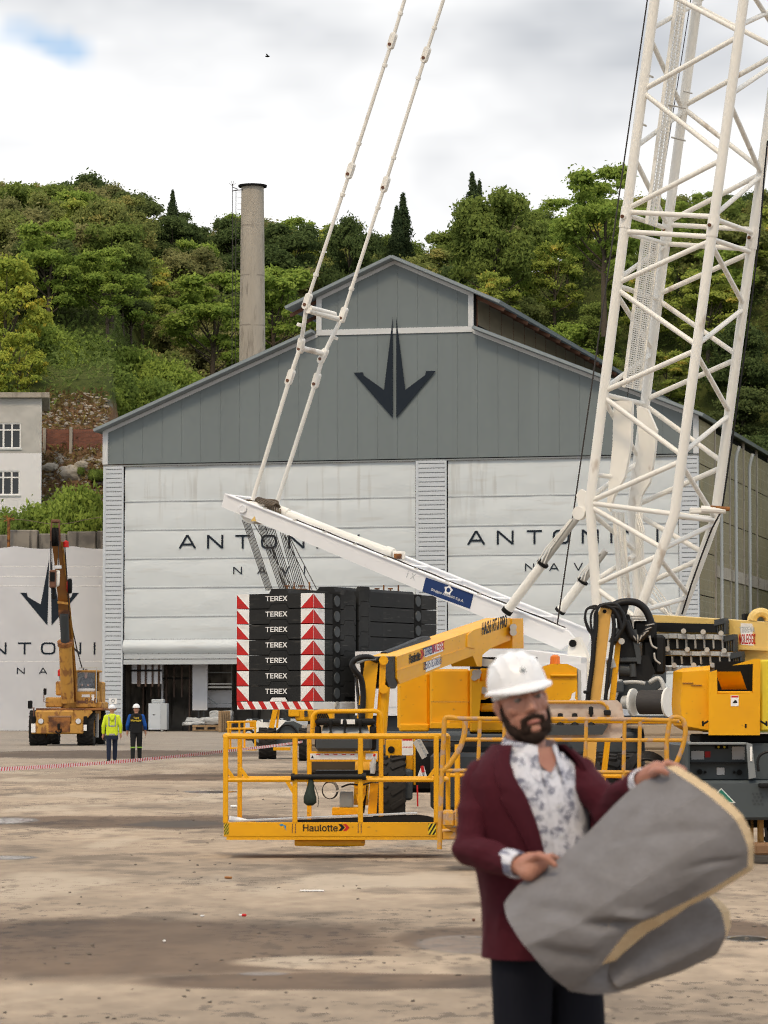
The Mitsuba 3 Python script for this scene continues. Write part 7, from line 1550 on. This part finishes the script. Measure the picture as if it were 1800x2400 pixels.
# ------------------------------------------------------------------ the two walkers, and the operator in the old crane
def walker(px, py, Y, h, yaw, coat, legs, label, parts_, lift=0.0, sit=False):
    t = thing('person', label, 'person'); o = P(px, py, Y); o[2] = lift; s = h / 1.78
    c, q = math.cos(yaw), math.sin(yaw); R = basis(o, np.array([c, q, 0]) * s, np.array([-q, c, 0]) * s, EZ * s)   # y = the way they face
    L = lambda x, y, z: np.array([x, y, z])
    def pm(name, ms, mt, ln=.03, it=5): part(t, name, put(fuse(ms, ln, it), R), mt, smooth=True)
    hd = [ball((0, .01, 1.62), (.078, .098, .115)), bone((0, -.01, 1.45), (0, 0, 1.56), .06, .055), ball((0, .10, 1.60), (.015, .02, .02)), ball((.08, .0, 1.61), (.01, .02, .03)), ball((-.08, 0, 1.61), (.01, .02, .03))]
    hands = []
    for sx, hx_, hy in parts_['hands']:
        a, k = np.array([sx * .27, hx_, hy]), np.array([sx * .28, hx_ + .02, hy - .09]); hands += chain([a, k], [.03, .036], 10)
        for i in range(4): b = k + [sx * .005, -.03 + .02 * i, -.01]; hands += chain([b, b + [-sx * .004, .005, -.04], b + [-sx * .012, .012, -.075 + .006 * abs(i - 1.5)]], [.011, .010, .009], 8)
        hands += chain([k + [-sx * .01, .035, .03], k + [-sx * .02, .055, -.02]], [.013, .010], 8)
    core = [bone((0, 0, 1.34), (0, 0, 1.0), .09, .09)] + [bone((sx * .18, 0, 1.36), (sx * .05, 0, 1.36), .04, .05) for sx in (-1, 1)] + [b for sx, hx_, hy in parts_['hands'] for b in chain([(sx * .19, 0, 1.4), (sx * .27, hx_ * .3 - .03, 1.13), (sx * .27, hx_, hy)], [.05, .042, .03], 10)]
    pm('body', hd + hands + core, 'mat_skin', .012, 4)
    tor = [MF.batch_hull([ball((sx * .15, 0, 1.40), (.07, .08, .06)) for sx in (-1, 1)] + [ball((sx * .10, 0, 1.15), (.085, .115, .08)) for sx in (-1, 1)]), MF.batch_hull([ball((sx * .10, 0, 1.15), (.085, .115, .08)) for sx in (-1, 1)] + [ball((sx * .105, 0, parts_['hem']), (.085, .12, .03)) for sx in (-1, 1)]), MF.batch_hull([ball((sx * .14, 0, 1.40), (.06, .075, .055)) for sx in (-1, 1)] + [ball((0, -.005, 1.485), (.078, .078, .03))])]
    slv = lambda: [b for sx, hx_, hy in parts_['hands'] for b in chain([(sx * .185, 0, 1.40), (sx * .265, hx_ * .3 - .03, 1.13), (sx * .27, hx_ * .9, hy + .04)], [.075, .062, .048], 12)]
    if parts_.get('vest'): pm('vest', tor, coat); pm('sleeves', slv(), parts_['vest'])
    else: pm('jacket', tor + slv(), coat)
    lg = [MF.batch_hull([ball((sx * .085, 0, .92), .10) for sx in (-1, 1)])]
    for sx, fy in parts_['feet']: lg += chain([(sx * .09, 0, .90), (sx * .10, fy * .5 + .02, .50), (sx * .10, fy, .10)], [.10, .075, .062], 12)
    pm('trousers', lg, legs)
    for sx, fy in parts_['feet']: pm('shoe', [MF.batch_hull([ball((sx * .10, fy - .03, .05), (.05, .05, .05)), ball((sx * .11, fy + .13, .04), (.05, .06, .04))])], 'mat_black', .03, 3)
    hel = put(dome(.112, .14, .13, 1.66, 1.665, 40, 14), R); part(t, 'helmet', cat(hel, put(mesh(np.array(bt.vertices) * [1.1, 1.1, 1] + [0, 0, 1.62], bt.faces), R), put(mesh(np.array(bb.vertices) * [1.1, 1.1, 1] + [0, 0, 1.62], bb.faces), R)), 'mat_helmet_white', smooth=True)
    return t, R
w1, R1 = walker(262, 1781, 104, 1.80, .12, 'mat_hivis', 'mat_cloth_navy', 'person seen from behind in bright yellow high visibility jacket, white helmet and navy trousers', {'hem': .84, 'hands': [(1, .02, .88), (-1, .03, .86)], 'feet': [(1, .10), (-1, -.12)]})
def band(t, R, z, h, rx, ry, m, name='reflective_band'): part(t, name, put(tomesh(MF.cylinder(h, 1, 1, 40).scale([rx, ry, 1]).translate([0, 0, z])), R), m, smooth=30)
band(w1, R1, 1.09, .05, .203, .128, 'mat_reflect'); band(w1, R1, .83, .05, .205, .133, 'mat_reflect'); band(w1, R1, .70, .12, .198, .128, 'mat_cloth_navy', 'jacket_hem')
for sx in (-.10, .10): part(w1, 'reflective_stripe', put(tube([(sx, -.085, 1.44), (sx, -.11, 1.3), (sx, -.125, 1.12)], .022, 6), R1), 'mat_reflect')
part(w1, 'hood', put(fuse([MF.batch_hull([ball((.07, -.08, 1.45), .05), ball((-.07, -.08, 1.45), .05), ball((0, -.12, 1.32), .045)])], .02, 4), R1), 'mat_hivis', smooth=True)
w2, R2 = walker(319, 1785, 103, 1.82, .05, 'mat_cloth_black', 'mat_cloth_black', 'person walking away in white helmet and black vest with blue sleeves and yellow lettering', {'hem': .90, 'hands': [(1, .16, .98), (-1, .14, .97)], 'feet': [(1, .14), (-1, -.16)], 'vest': 'mat_cloth_blue'})
for k, (s_, z) in enumerate((('Yard', 1.33), ('Manager', 1.255))):
    part(w2, 'lettering', text(s_, .058, R2 @ basis([0, -.142, z], [1, 0, 0], EZ, [0, -1, 0]), .004), 'mat_yellow_text')
for sx, fy in ((1, .14), (-1, -.16)): part(w2, 'knee_band', put(tomesh(MF.cylinder(.035, 1, 1, 24).scale([.082, .082, 1]).translate([sx * .10, fy * .5 + .01, .44])), R2), 'mat_lime', smooth=30)
# ------------------------------------------------------------------ old rough terrain crane before the tarpaulin
oc = thing('mobile_crane', 'old rusty yellow mobile crane with raised boom standing before the printed tarpaulin', 'crane'); YO = 150.0
def Q(x, y, Y=YO): return P(x / 3.686, 1200 + y / 3.686, Y)       # measured on an enlarged cut-out
def qbox(x0, y0, x1, y1, Y, d, c=0.0): a, b = Q(x0, y1, Y), Q(x1, y0, Y); return box([a[0], Y, a[2]], [b[0], Y + d, b[2]], c)
part(oc, 'bumper', qbox(268, 1828, 718, 1918, YO, .5, .05), 'mat_oldyellow'); part(oc, 'front_body', qbox(300, 1712, 640, 1830, YO + .1, 3.2, .08), 'mat_oldyellow')
part(oc, 'front_plate', [hullpts([Q(x, y, Y) for x, y, Y in ((412, 1768, YO - .05), (610, 1768, YO - .05), (632, 1732, YO + .6), (430, 1732, YO + .6))] + [Q(x, y + 6, Y) for x, y, Y in ((412, 1768, YO - .05), (610, 1768, YO - .05))])], 'mat_woodbrown'); part(oc, 'rust_panel', qbox(418, 1770, 606, 1905, YO - .03, .1, .02), 'mat_rust')
for x0, x1 in ((306, 412), (612, 716)): part(oc, 'fender', hullpts([Q(x, y, YO + d) for x, y in ((x0, 1828), (x0 + 12, 1790), (x1 - 12, 1790), (x1, 1828)) for d in (.05, .6)]), 'mat_oldyellow')
part(oc, 'right_fender', hullpts([Q(x, y, Y) for x, y in ((640, 1714), (790, 1712), (800, 1730), (720, 1762), (715, 1830), (640, 1830)) for Y in (YO + .15, YO + 1.0)]), 'mat_oldyellow'); part(oc, 'side_frame', box([Q(715, 1, YO)[0] - .1, YO + 1.0, Q(1, 1800)[2]], [Q(715, 1, YO)[0] + .35, YO + 8.5, Q(1, 1712)[2]], .05), 'mat_oldyellow')
for x in (352, 676): part(oc, 'headlight', rod(Q(x, 1807, YO - .08), Q(x, 1807, YO + .1), .12, 14), 'mat_sticker', smooth=40); part(oc, 'headlight_box', qbox(x - 24, 1792, x + 24, 1822, YO - .03, .2, .02), 'mat_dark')
for x0, x1, y0, y1 in ((268, 306, 1828, 1905), (722, 750, 1838, 1890)): part(oc, 'white_marker', qbox(x0, y0, x1, y1, YO - .04, .03), 'mat_signwhite')
for x0, x1 in ((276, 304), (720, 752)): part(oc, 'side_lamp', qbox(x0, 1764, x1, 1830, YO - .02, .3, .03), 'mat_dark')
part(oc, 'tow_hook', [rod(Q(506, 1830, YO - .1), Q(506, 1880, YO - .15), .06, 8), tube(arc(Q(506, 1888, YO - .15), .12, 180, 400, np.array([1., 0, 0]), EZ, 10), .04, 6)], 'mat_dark', smooth=40)
for x, Y in ((345, YO + 1.0), (756, YO + 1.0)): wheel(oc, [Q(x, 1, Y)[0] , Y, .80], [1, 0, 0], .80, .75, 20, 'mat_oldyellow')
for x, Y in ((455, YO + 6.6), (848, YO + 6.6)): wheel(oc, [Q(x, 1, Y)[0], Y, .80], [1, 0, 0], .80, .75, 20, 'mat_oldyellow')
part(oc, 'outrigger', [qbox(805, 1740, 850, 1950, YO + 3.2, .3, .03)], 'mat_galv'); part(oc, 'mudflap', qbox(694, 1925, 790, 1945, YO + .3, .5), 'mat_dark'); part(oc, 'mudflap', qbox(250, 1930, 300, 1950, YO + .3, .5), 'mat_dark')
part(oc, 'mirror', [qbox(240, 1630, 280, 1700, YO, .08, .03)], 'mat_dark'); part(oc, 'mirror_arm', tube([Q(272, 1695, YO), Q(292, 1690, YO + .05), Q(290, 1790, YO + .1)], .03, 6), 'mat_brown'); part(oc, 'mirror', qbox(374, 1524, 402, 1580, YO + 1, .08, .03), 'mat_dark'); part(oc, 'mirror_arm', tube([Q(380, 1580, YO + 1), Q(378, 1640, YO + 1), Q(420, 1650, YO + 1)], .025, 6), 'mat_brown')
part(oc, 'deck', qbox(310, 1694, 900, 1716, YO + .3, 7, .03), 'mat_rust')
ot = f'{oc}__turret'; taken.add(ot); part(ot, 'base', qbox(392, 1600, 535, 1690, YO + 1.2, 3, .06), 'mat_oldyellow'); part(ot, 'base', qbox(480, 1462, 560, 1585, YO + 2.6, 2, .06), 'mat_oldyellow'); part(ot, 'slew_base', qbox(525, 1640, 880, 1700, YO + 1.4, 3.5, .05), 'mat_oldyellow'); part(ot, 'rear_house', qbox(840, 1465, 880, 1690, YO + 3.2, 2, .06), 'mat_oldyellow')
part(ot, 'bracket', [hullpts([Q(x, y, YO + 1.3 + d) for x, y in ((530, 1660), (560, 1545), (574, 1545), (572, 1660))]+[Q(x, y, YO + 1.5 ) for x, y in ((530, 1660), (560, 1545), (574, 1545), (572, 1660))]) for d in (0,)], 'mat_oldyellow'); part(ot, 'beacon', [rod(Q(520, 1450, YO + 2.7), Q(520, 1420, YO + 2.7), .05, 8)], 'mat_grey'); part(ot, 'beacon_lamp', lathe([(.12, 0), (.12, .26), (.05, .33), (0, .33)], Q(521, 1418, YO + 2.7), Q(521, 1380, YO + 2.7), 12), 'mat_red', smooth=40)
ob = f'{oc}__cab'; taken.add(ob); Ycab = YO + 1.2
part(ob, 'lower_panel', qbox(655, 1552, 828, 1690, Ycab, 1.7, .03), 'mat_oldyellow'); part(ob, 'roof', qbox(655, 1366, 856, 1384, Ycab - .05, 1.8, .03), 'mat_oldyellow')
for x0, x1 in ((655, 668), (822, 836)): part(ob, 'pillar', qbox(x0, 1384, x1, 1552, Ycab, .12, .01), 'mat_oldyellow')
part(ob, 'pillar', qbox(842, 1384, 858, 1690, Ycab + 1.6, .12), 'mat_oldyellow'); part(ob, 'back_wall', qbox(660, 1384, 850, 1552, Ycab + 1.62, .05), 'mat_dark'); part(ob, 'side_panel', box([Q(828, 1, Ycab)[0] - .03, Ycab + .1, Q(1, 1690)[2]], [Q(834, 1, Ycab)[0] + .05, Ycab + 1.6, Q(1, 1545)[2]]), 'mat_oldyellow')
part(ob, 'windscreen', mesh([Q(668, 1552, Ycab + .03), Q(822, 1552, Ycab + .03), Q(822, 1384, Ycab + .03), Q(668, 1384, Ycab + .03)], [[0, 1, 2], [0, 2, 3]]), 'mat_glass')
part(ob, 'number_plate', qbox(706, 1576, 776, 1600, Ycab - .02, .02), 'mat_sticker'); part(ob, 'paper_notice', qbox(790, 1576, 814, 1630, Ycab - .02, .02), 'mat_signwhite'); part(ob, 'name_plate', qbox(672, 1630, 746, 1652, Ycab - .02, .02), 'mat_brown'); part(ob, 'lettering', text('840', .24, basis(Q(788, 1654, Ycab - .012), [1, 0, 0], EZ, [0, -1, 0]), .01), 'mat_brown')
part(ob, 'roof_rail', tube([Q(680, 1362, Ycab), Q(684, 1346, Ycab), Q(836, 1344, Ycab), Q(840, 1366, Ycab)], .025, 6), 'mat_galv'); part(ob, 'grab_rail', rod(Q(834, 1352, Ycab - .08), Q(832, 1648, Ycab - .08), .025, 6), 'mat_galv')
part(ob, 'dashboard', qbox(672, 1524, 820, 1552, Ycab + .1, .3, .04), 'mat_sticker')
op = thing('person', 'crane operator sitting behind the windscreen of the old yellow crane', 'person'); c = Q(742, 1500, Ycab + .85); s = 1.0
part(op, 'body', fuse([ball(c + [0, 0, .62], (.085, .1, .12)), ball(c + [0, -.1, .6], (.016, .02, .02)), bone(c + [0, .03, .35], c + [0, 0, .55], .07, .06), MF.batch_hull([ball(c + [.14, .05, .32], .07), ball(c + [-.14, .05, .32], .07), ball(c + [0, .05, -.25], .14)])] + [b for q in (-1, 1) for b in chain([c + [q * .18, .03, .30], c + [q * .26, -.05, .02], c + [q * .14, -.38, .02], c + [q * .13, -.46, .02]], [.06, .05, .035, .04])], .03, 4), 'mat_skin', smooth=True)
part(op, 'shirt', fuse([MF.batch_hull([ball(c + [.15, .05, .32], .085), ball(c + [-.15, .05, .32], .085), ball(c + [0, .05, -.25], .17)])] + [b for q in (-1, 1) for b in chain([c + [q * .19, .03, .30], c + [q * .27, -.05, .02], c + [q * .15, -.34, .02]], [.075, .065, .05])], .04, 4), 'mat_cloth_navy', smooth=True)
part(op, 'trousers', fuse([MF.batch_hull([ball(c + [.1, .05, -.3], .12), ball(c + [-.1, .05, -.3], .12)])] + [b for q in (-1, 1) for b in chain([c + [q * .1, 0, -.32], c + [q * .12, -.42, -.28]], [.1, .08])], .05, 4), 'mat_cloth_black', smooth=True); part(op, 'hair', tomesh(ball(c + [0, .03, .67], (.09, .095, .095))), 'mat_hair_short', smooth=True)
om = f'{oc}__boom'; taken.add(om)
def bmq(pts, Ya, th): return hullpts([Q(x, y, Y + d) for x, y, Y in pts for d in (0, th)])
yb_ = YO + 2.6; yt_ = YO - 3.2
mid = lambda t: yb_ + (yt_ - yb_) * t
def sect(t, xl, xr, y): return (xl, xr, y, mid(t))
S0 = [(0, 556, 652, 1640), (.12, 548, 646, 1480), (.40, 524, 614, 1060), (.52, 508, 594, 880), (.62, 498, 580, 730), (.80, 470, 548, 440), (.93, 446, 524, 250)]
for k in range(len(S0) - 1):
    (t0, a0, b0, y0), (t1, a1, b1, y1) = S0[k], S0[k + 1]
    part(om, 'boom_section', hullpts([Q(x, y, mid(t) + d) for x, y, t in ((a0, y0, t0), (b0, y0, t0), (a1, y1, t1), (b1, y1, t1)) for d in (-.0, .55)]), 'mat_boombrown')
    part(om, 'boom_side', hullpts([Q(x, y, mid(t) + d) for x, y, t in ((b0 - 2, y0, t0), (b0 + 22, y0 + 8, t0), (b1 - 2, y1, t1), (b1 + 20, y1 + 8, t1)) for d in (.04, .6)]), 'mat_oldyellow')
mat('boombrown', 0, 0.6, proc=lambda p, n, uv: mix((0.30, 0.13, 0.025), (0.16, 0.065, 0.02), fbm(p.x * 2, p.y * 2, p.z * 1.2, 4)))
part(om, 'boom_collar', qbox(504, 815, 598, 900, mid(.53) - .08, .8, .05), 'mat_rust'); part(om, 'boom_collar', hullpts([Q(x, y, mid(.62) + d) for x, y in ((494, 770), (588, 778), (590, 800), (498, 790)) for d in (-.06, .6)]), 'mat_oldyellow')
part(om, 'boom_head', [hullpts([Q(x, y, yt_ + d) for x, y in ((430, 180), (440, 90), (452, 90), (448, 190), (452, 300), (438, 300)) for d in (-.1, .1)]), hullpts([Q(x, y, yt_ + d) for x, y in ((496, 180), (504, 90), (516, 90), (512, 190), (528, 260), (520, 300), (500, 260)) for d in (-.1, .1)]), qbox(440, 64, 516, 92, yt_ - .1, .4, .04)], 'mat_brown')
part(om, 'head_sheave', [rod(Q(452 + 12 * k, 215, yt_), Q(460 + 12 * k, 215, yt_), .42, 18) for k in range(5)], 'mat_dark', smooth=40); part(om, 'boom_lamp', lathe([(.13, 0), (.13, .25), (0, .32)], Q(570, 305, yt_ + .5), Q(570, 270, yt_ + .5), 10), 'mat_red', smooth=40); part(om, 'hose_reel', rod(Q(590, 640, mid(.68)), Q(618, 640, mid(.68)), .34, 16), 'mat_dark', smooth=40); part(om, 'reel_cap', rod(Q(580, 640, mid(.68)), Q(592, 640, mid(.68)), .28, 14), 'mat_red', smooth=40)
part(om, 'luffing_cylinder', rod(Q(585, 1640, YO + .7), Q(563, 1130, mid(.36) - .5), .30, 18), 'mat_oldyellow', smooth=40); part(om, 'cylinder_rod', rod(Q(563, 1130, mid(.36) - .5), Q(553, 880, mid(.52) - .15), .20, 14), 'mat_darkgrey', smooth=40); part(om, 'cylinder_collar', rod(Q(564, 1150, mid(.35) - .52), Q(562, 1118, mid(.37) - .48), .36, 16), 'mat_rust', smooth=40)
for x0, x1 in ((436, 437), (446, 450), (508, 503)): part(om, 'hoist_rope', rod(Q(x0, 250, yt_ - .1), Q(x1, 500, yt_ - .1), .02, 5), 'mat_ropedark')
part(om, 'guy_cable', tube([Q(560, 300, yt_ + .5), Q(600, 900, mid(.5)), Q(668, 1200, mid(.25)), Q(708, 1345, Ycab)], .03, 5), 'mat_ropedark')
hb_ = thing('hook_block', 'dark rusty hook block hanging from the head of the old crane boom', 'hook block'); part(hb_, 'cheek', qbox(424, 500, 482, 655, yt_ - .3, .4, .05), 'mat_brown'); part(hb_, 'cheek_plate', qbox(432, 520, 474, 600, yt_ - .33, .03), 'mat_dark'); part(hb_, 'hook', tube(fillet([Q(462, 655, yt_ - .1), Q(464, 700, yt_ - .1), Q(452, 730, yt_ - .1), Q(468, 748, yt_ - .1), Q(474, 725, yt_ - .1)], .1), .06, 8), 'mat_dark', smooth=40)
h2 = thing('hook_block', 'small pale auxiliary hook hanging beside the big hook block of the old crane', 'hook block'); part(h2, 'weight', [rod(Q(503, 462, yt_), Q(503, 490, yt_), .15, 12)], 'mat_sticker', smooth=40); part(h2, 'strap', tube(spline([Q(496, 516, yt_), Q(490, 570, yt_), Q(494, 640, yt_), Q(502, 580, yt_), Q(503, 516, yt_), Q(496, 516, yt_)], 4), .09, 6), 'mat_cream', smooth=True); part(h2, 'sling', [rod(Q(503, 400, yt_), Q(496, 462, yt_), .02, 5), rod(Q(506, 400, yt_), Q(512, 462, yt_), .02, 5)], 'mat_galv')
nt = thing('paper_notice', 'white paper notice fixed to the left pillar of the hall above the walkers', 'notice'); q = P(265, 1643, 244.5); part(nt, 'sheet', box([q[0] - .3, 244.4, q[2] - .22], [q[0] + .3, 244.43, q[2] + .2]), 'mat_signwhite'); part(nt, 'printed_ring', lathe([(.09, 0), (.14, 0), (.14, .01), (.09, .01)], [q[0], 244.39, q[2]], [q[0], 250, q[2]], 16), 'mat_grey')
# ------------------------------------------------------------------ things in and before the hall door
def kit(x, y): return 280 + x / 5.925, 1540 + y / 5.925
def kbox(x0, y0, x1, y1, Y, d, c=0.0): a, b = P(*kit(x0, y1), Y), P(*kit(x1, y0), Y); return box([a[0], Y, max(a[2], 0.005)], [b[0], Y + d, b[2]], c)
cb_ = thing('metal_cabinet', 'pale grey metal cabinet on a low base just inside the open hall door', 'cabinet')
part(cb_, 'body', kbox(400, 642, 660, 1010, 246.5, 2.2, .03), 'mat_lightgrey'); part(cb_, 'door', kbox(404, 648, 568, 1006, 246.44, .06), 'mat_slat'); part(cb_, 'top_box', kbox(445, 585, 612, 640, 246.6, 1.8, .05), 'mat_lightgrey'); part(cb_, 'handle', kbox(462, 796, 500, 806, 246.4, .04), 'mat_dark')
for x in (405, 555, 640): part(cb_, 'foot', kbox(x, 1010, x + 14, 1040, 246.7, .2), 'mat_dark')
pt = thing('pallet', 'wooden pallet on the ground in the hall doorway under wrapped goods', 'pallet')
for k in range(3): part(pt, 'block_row', kbox(1015 + 160 * k, 975, 1060 + 160 * k, 1015, 243, 1.1), 'mat_wood')
part(pt, 'deck_board', kbox(1010, 945, 1395, 972, 243, 1.2), 'mat_wood'); part(pt, 'bottom_board', kbox(1010, 1008, 1395, 1022, 243, 1.0), 'mat_wood')
def wrapped(x0, y0, x1, y1, Y, d, seed):
    m = kbox(x0, y0, x1, y1, Y, d, .05); v, f = trimesh.remesh.subdivide_to_size(m.vertices, m.faces, .35); v = v + (meshkit.fbm(v * 2.2 + seed, 3)[:, None] - .5) * .35; return mesh(v, f)
solo('wrapped_goods', wrapped(1185, 835, 1405, 945, 243.1, 1.0, 3), 'mat_plastic_wrap', 'goods wrapped in crumpled clear plastic on the wooden pallet', 'package', smooth=35)
solo('wrapped_stack', wrapped(1255, 750, 1560, 940, 247.5, 2.0, 5), 'mat_plastic_wrap', 'large square stack wrapped in grey plastic behind the pallet', 'package', smooth=35)
solo('sheet_heap', [wrapped(875, 905, 1180, 940, 246, 2, 7), wrapped(910, 855, 1180, 906, 246.3, 1.5, 9)], 'mat_plastic_wrap', 'low heap of grey sheeting on the floor left of the pallet', 'heap', smooth=35)
for k in range(5):
    a, b = P(*kit(1372 + 30 * k, 1040 - 8 * k), 238 + 1.2 * k), P(*kit(1412 + 30 * k, 970 - 8 * k), 238 + 1.2 * k)
    solo('squared_timber', box([a[0], 238 + 1.2 * k, .01], [b[0], 239.1 + 1.2 * k, 1.55 - .0 * k], .03), 'mat_wood', 'end of a squared timber in the stack right of the pallet', 'timber', group='squared timbers stacked by the hall door')
sc = thing('scaffold', 'grey steel scaffold frame standing inside the hall door', 'scaffold'); 
for x in (1090, 1165, 1550): part(sc, 'standard', kbox(x, 100, x + 14, 950, 251 + (x % 3), .12), 'mat_grey')
part(sc, 'platform', kbox(1100, 362, 1555, 382, 251, 1.2), 'mat_galv'); part(sc, 'platform', kbox(1100, 405, 1555, 430, 251, 1.2), 'mat_galv'); part(sc, 'ledger', kbox(1100, 640, 1555, 650, 251, .1), 'mat_grey'); part(sc, 'brace', rod(P(*kit(1180, 530), 251), P(*kit(1360, 660), 251), .06, 6), 'mat_grey'); part(sc, 'back_sheet', kbox(1140, 460, 1560, 700, 252.6, .05), 'mat_tarp'); part(sc, 'ledger', kbox(1170, 208, 1560, 216, 251, .1), 'mat_grey')
# distant vans
def van(x0, y0, x1, y1, Y, label, m):
    t = thing('van', label, 'van'); a, b = P(x0, y1, Y), P(x1, y0, Y); w, h = b[0] - a[0], b[2] - .35
    part(t, 'body', hullpts([[a[0] + w * u, Y + d, z] for u, z in ((0, .4), (0, 1.0), (.10, 1.15), (.24, h * .98), (.32, h), (1, h), (1, .4)) for d in (0, 1.9)]), m)
    part(t, 'windscreen', hullpts([[a[0] + w * u, Y + d, z] for u, z in ((.105, 1.2), (.23, h * .93), (.26, h * .93), (.14, 1.2)) for d in (-.01, 1.91)]), 'mat_darkglass')
    part(t, 'side_window', box([a[0] + w * .28, Y - .012, 1.2], [a[0] + w * .5, Y - .002, h * .92]), 'mat_darkglass')
    for u in (.16, .84): wheel(t, [a[0] + w * u, Y + .1, .33], [0, 1, 0], .33, .22, 12, 'mat_grey')
    part(t, 'headlight', box([a[0] - .01, Y + .05, .8], [a[0] + .06, Y + .35, 1.0]), 'mat_sticker')
van(572, 1672, 640, 1706, 175, 'pale grey van far behind the distant lift basket', 'mat_slat'); van(596, 1670, 668, 1700, 150, 'white and beige van partly hidden by the distant lift jib', 'mat_cream'); van(642, 1672, 720, 1702, 190, 'grey van parked behind the distant lift turret', 'mat_lightgrey')
# barrier tape
bt_ = thing('barrier_tape', 'red and white barrier tape stretched low across the yard', 'tape')
cp = [(-60, 1809, 58), (0, 1803, 60), (140, 1795, 68), (280, 1785, 76), (420, 1772, 84), (560, 1757, 93), (640, 1748, 99), (712, 1738, 106)]
w = spline([P(*c) for c in cp], 40); seg = np.linalg.norm(np.diff(w, axis=0), axis=1); cum = np.concatenate([[0], np.cumsum(seg)]); L_ = cum[-1]
def tape(s): return np.stack([np.interp(s, cum, w[:, i]) for i in range(3)], -1)
rw = [[], []]; n = int(L_ / .16)
for k in range(n):
    s0, s1 = k * L_ / n, (k + 1) * L_ / n; p, q = tape(np.array([s0, s1])); tw = .5 * math.sin(k * .05); u_ = np.array([0, .5 * math.sin(tw), math.cos(tw)]) * .040; sh_ = (q - p) * .5
    rw[k % 2].append(mesh([p - u_ , q - u_ , q + u_ + sh_, p + u_ + sh_], [[0, 1, 2], [0, 2, 3]]))
part(bt_, 'white_band', rw[0], 'mat_signwhite', kind='stuff'); mat('tapered', (0.62, 0.06, 0.06), 0.5); part(bt_, 'red_band', rw[1], 'mat_tapered', kind='stuff')
# litter on the ground
def litter(px, py, sz, m, name, label, rz, cat_='litter'):
    g = GP(px, py); a = math.radians(rz); b = cbox([0, 0, sz[2] / 2 + .004], sz, min(sz) * .3); v = np.array(b.vertices) @ np.array([[math.cos(a), math.sin(a), 0], [-math.sin(a), math.cos(a), 0], [0, 0, 1]]); solo(name, mesh(v + [g[0], g[1], 0], b.faces), m, label, cat_)
litter(731, 2090, (.22, .05, .012), 'mat_signwhite', 'white_strip', 'white plastic strip lying on the dirt below the low basket', -4)
litter(572, 2149, (.035, .03, .02), 'mat_red', 'red_wrapper', 'small red and white crumpled wrapper on the dirt', 20); litter(564, 2148, (.022, .03, .016), 'mat_signwhite', 'white_wrapper', 'white scrap touching the red wrapper on the dirt', 40)
litter(474, 2149, (.03, .04, .01), 'mat_sticker', 'paper_scrap', 'pale paper scrap left of the red wrapper', 10); litter(535, 2060, (.05, .08, .02), 'mat_rust', 'rusty_scrap', 'rusty brown scrap on the dirt under the basket', 30); litter(1110, 2160, (.025, .04, .02), 'mat_brown', 'red_pebble', 'reddish fragment on the ground beside the maroon jacket', 0)
litter(548, 1893, (.10, .10, .04), 'mat_signwhite', 'paper_ball', 'white crumpled scrap beyond the left end of the basket', 20); litter(385, 2209, (.02, .03, .015), 'mat_signwhite', 'white_chip', 'tiny white chip on the dark wet ground', 0)
bd = thing('bird', 'tiny dark bird high in the cloudy sky left of the pendant bars', 'bird'); q = P(627, 132, 220)
part(bd, 'body', tomesh(ball(q, (.16, .07, .06))), 'mat_dark', smooth=True); part(bd, 'wing', hullpts([q, q + [.06, .1, .02], q + [-.12, .34, .10], q + [-.02, .32, .12]]), 'mat_dark'); part(bd, 'wing', hullpts([q, q + [.06, -.1, .02], q + [-.12, -.34, .10], q + [-.02, -.32, .12]]), 'mat_dark')
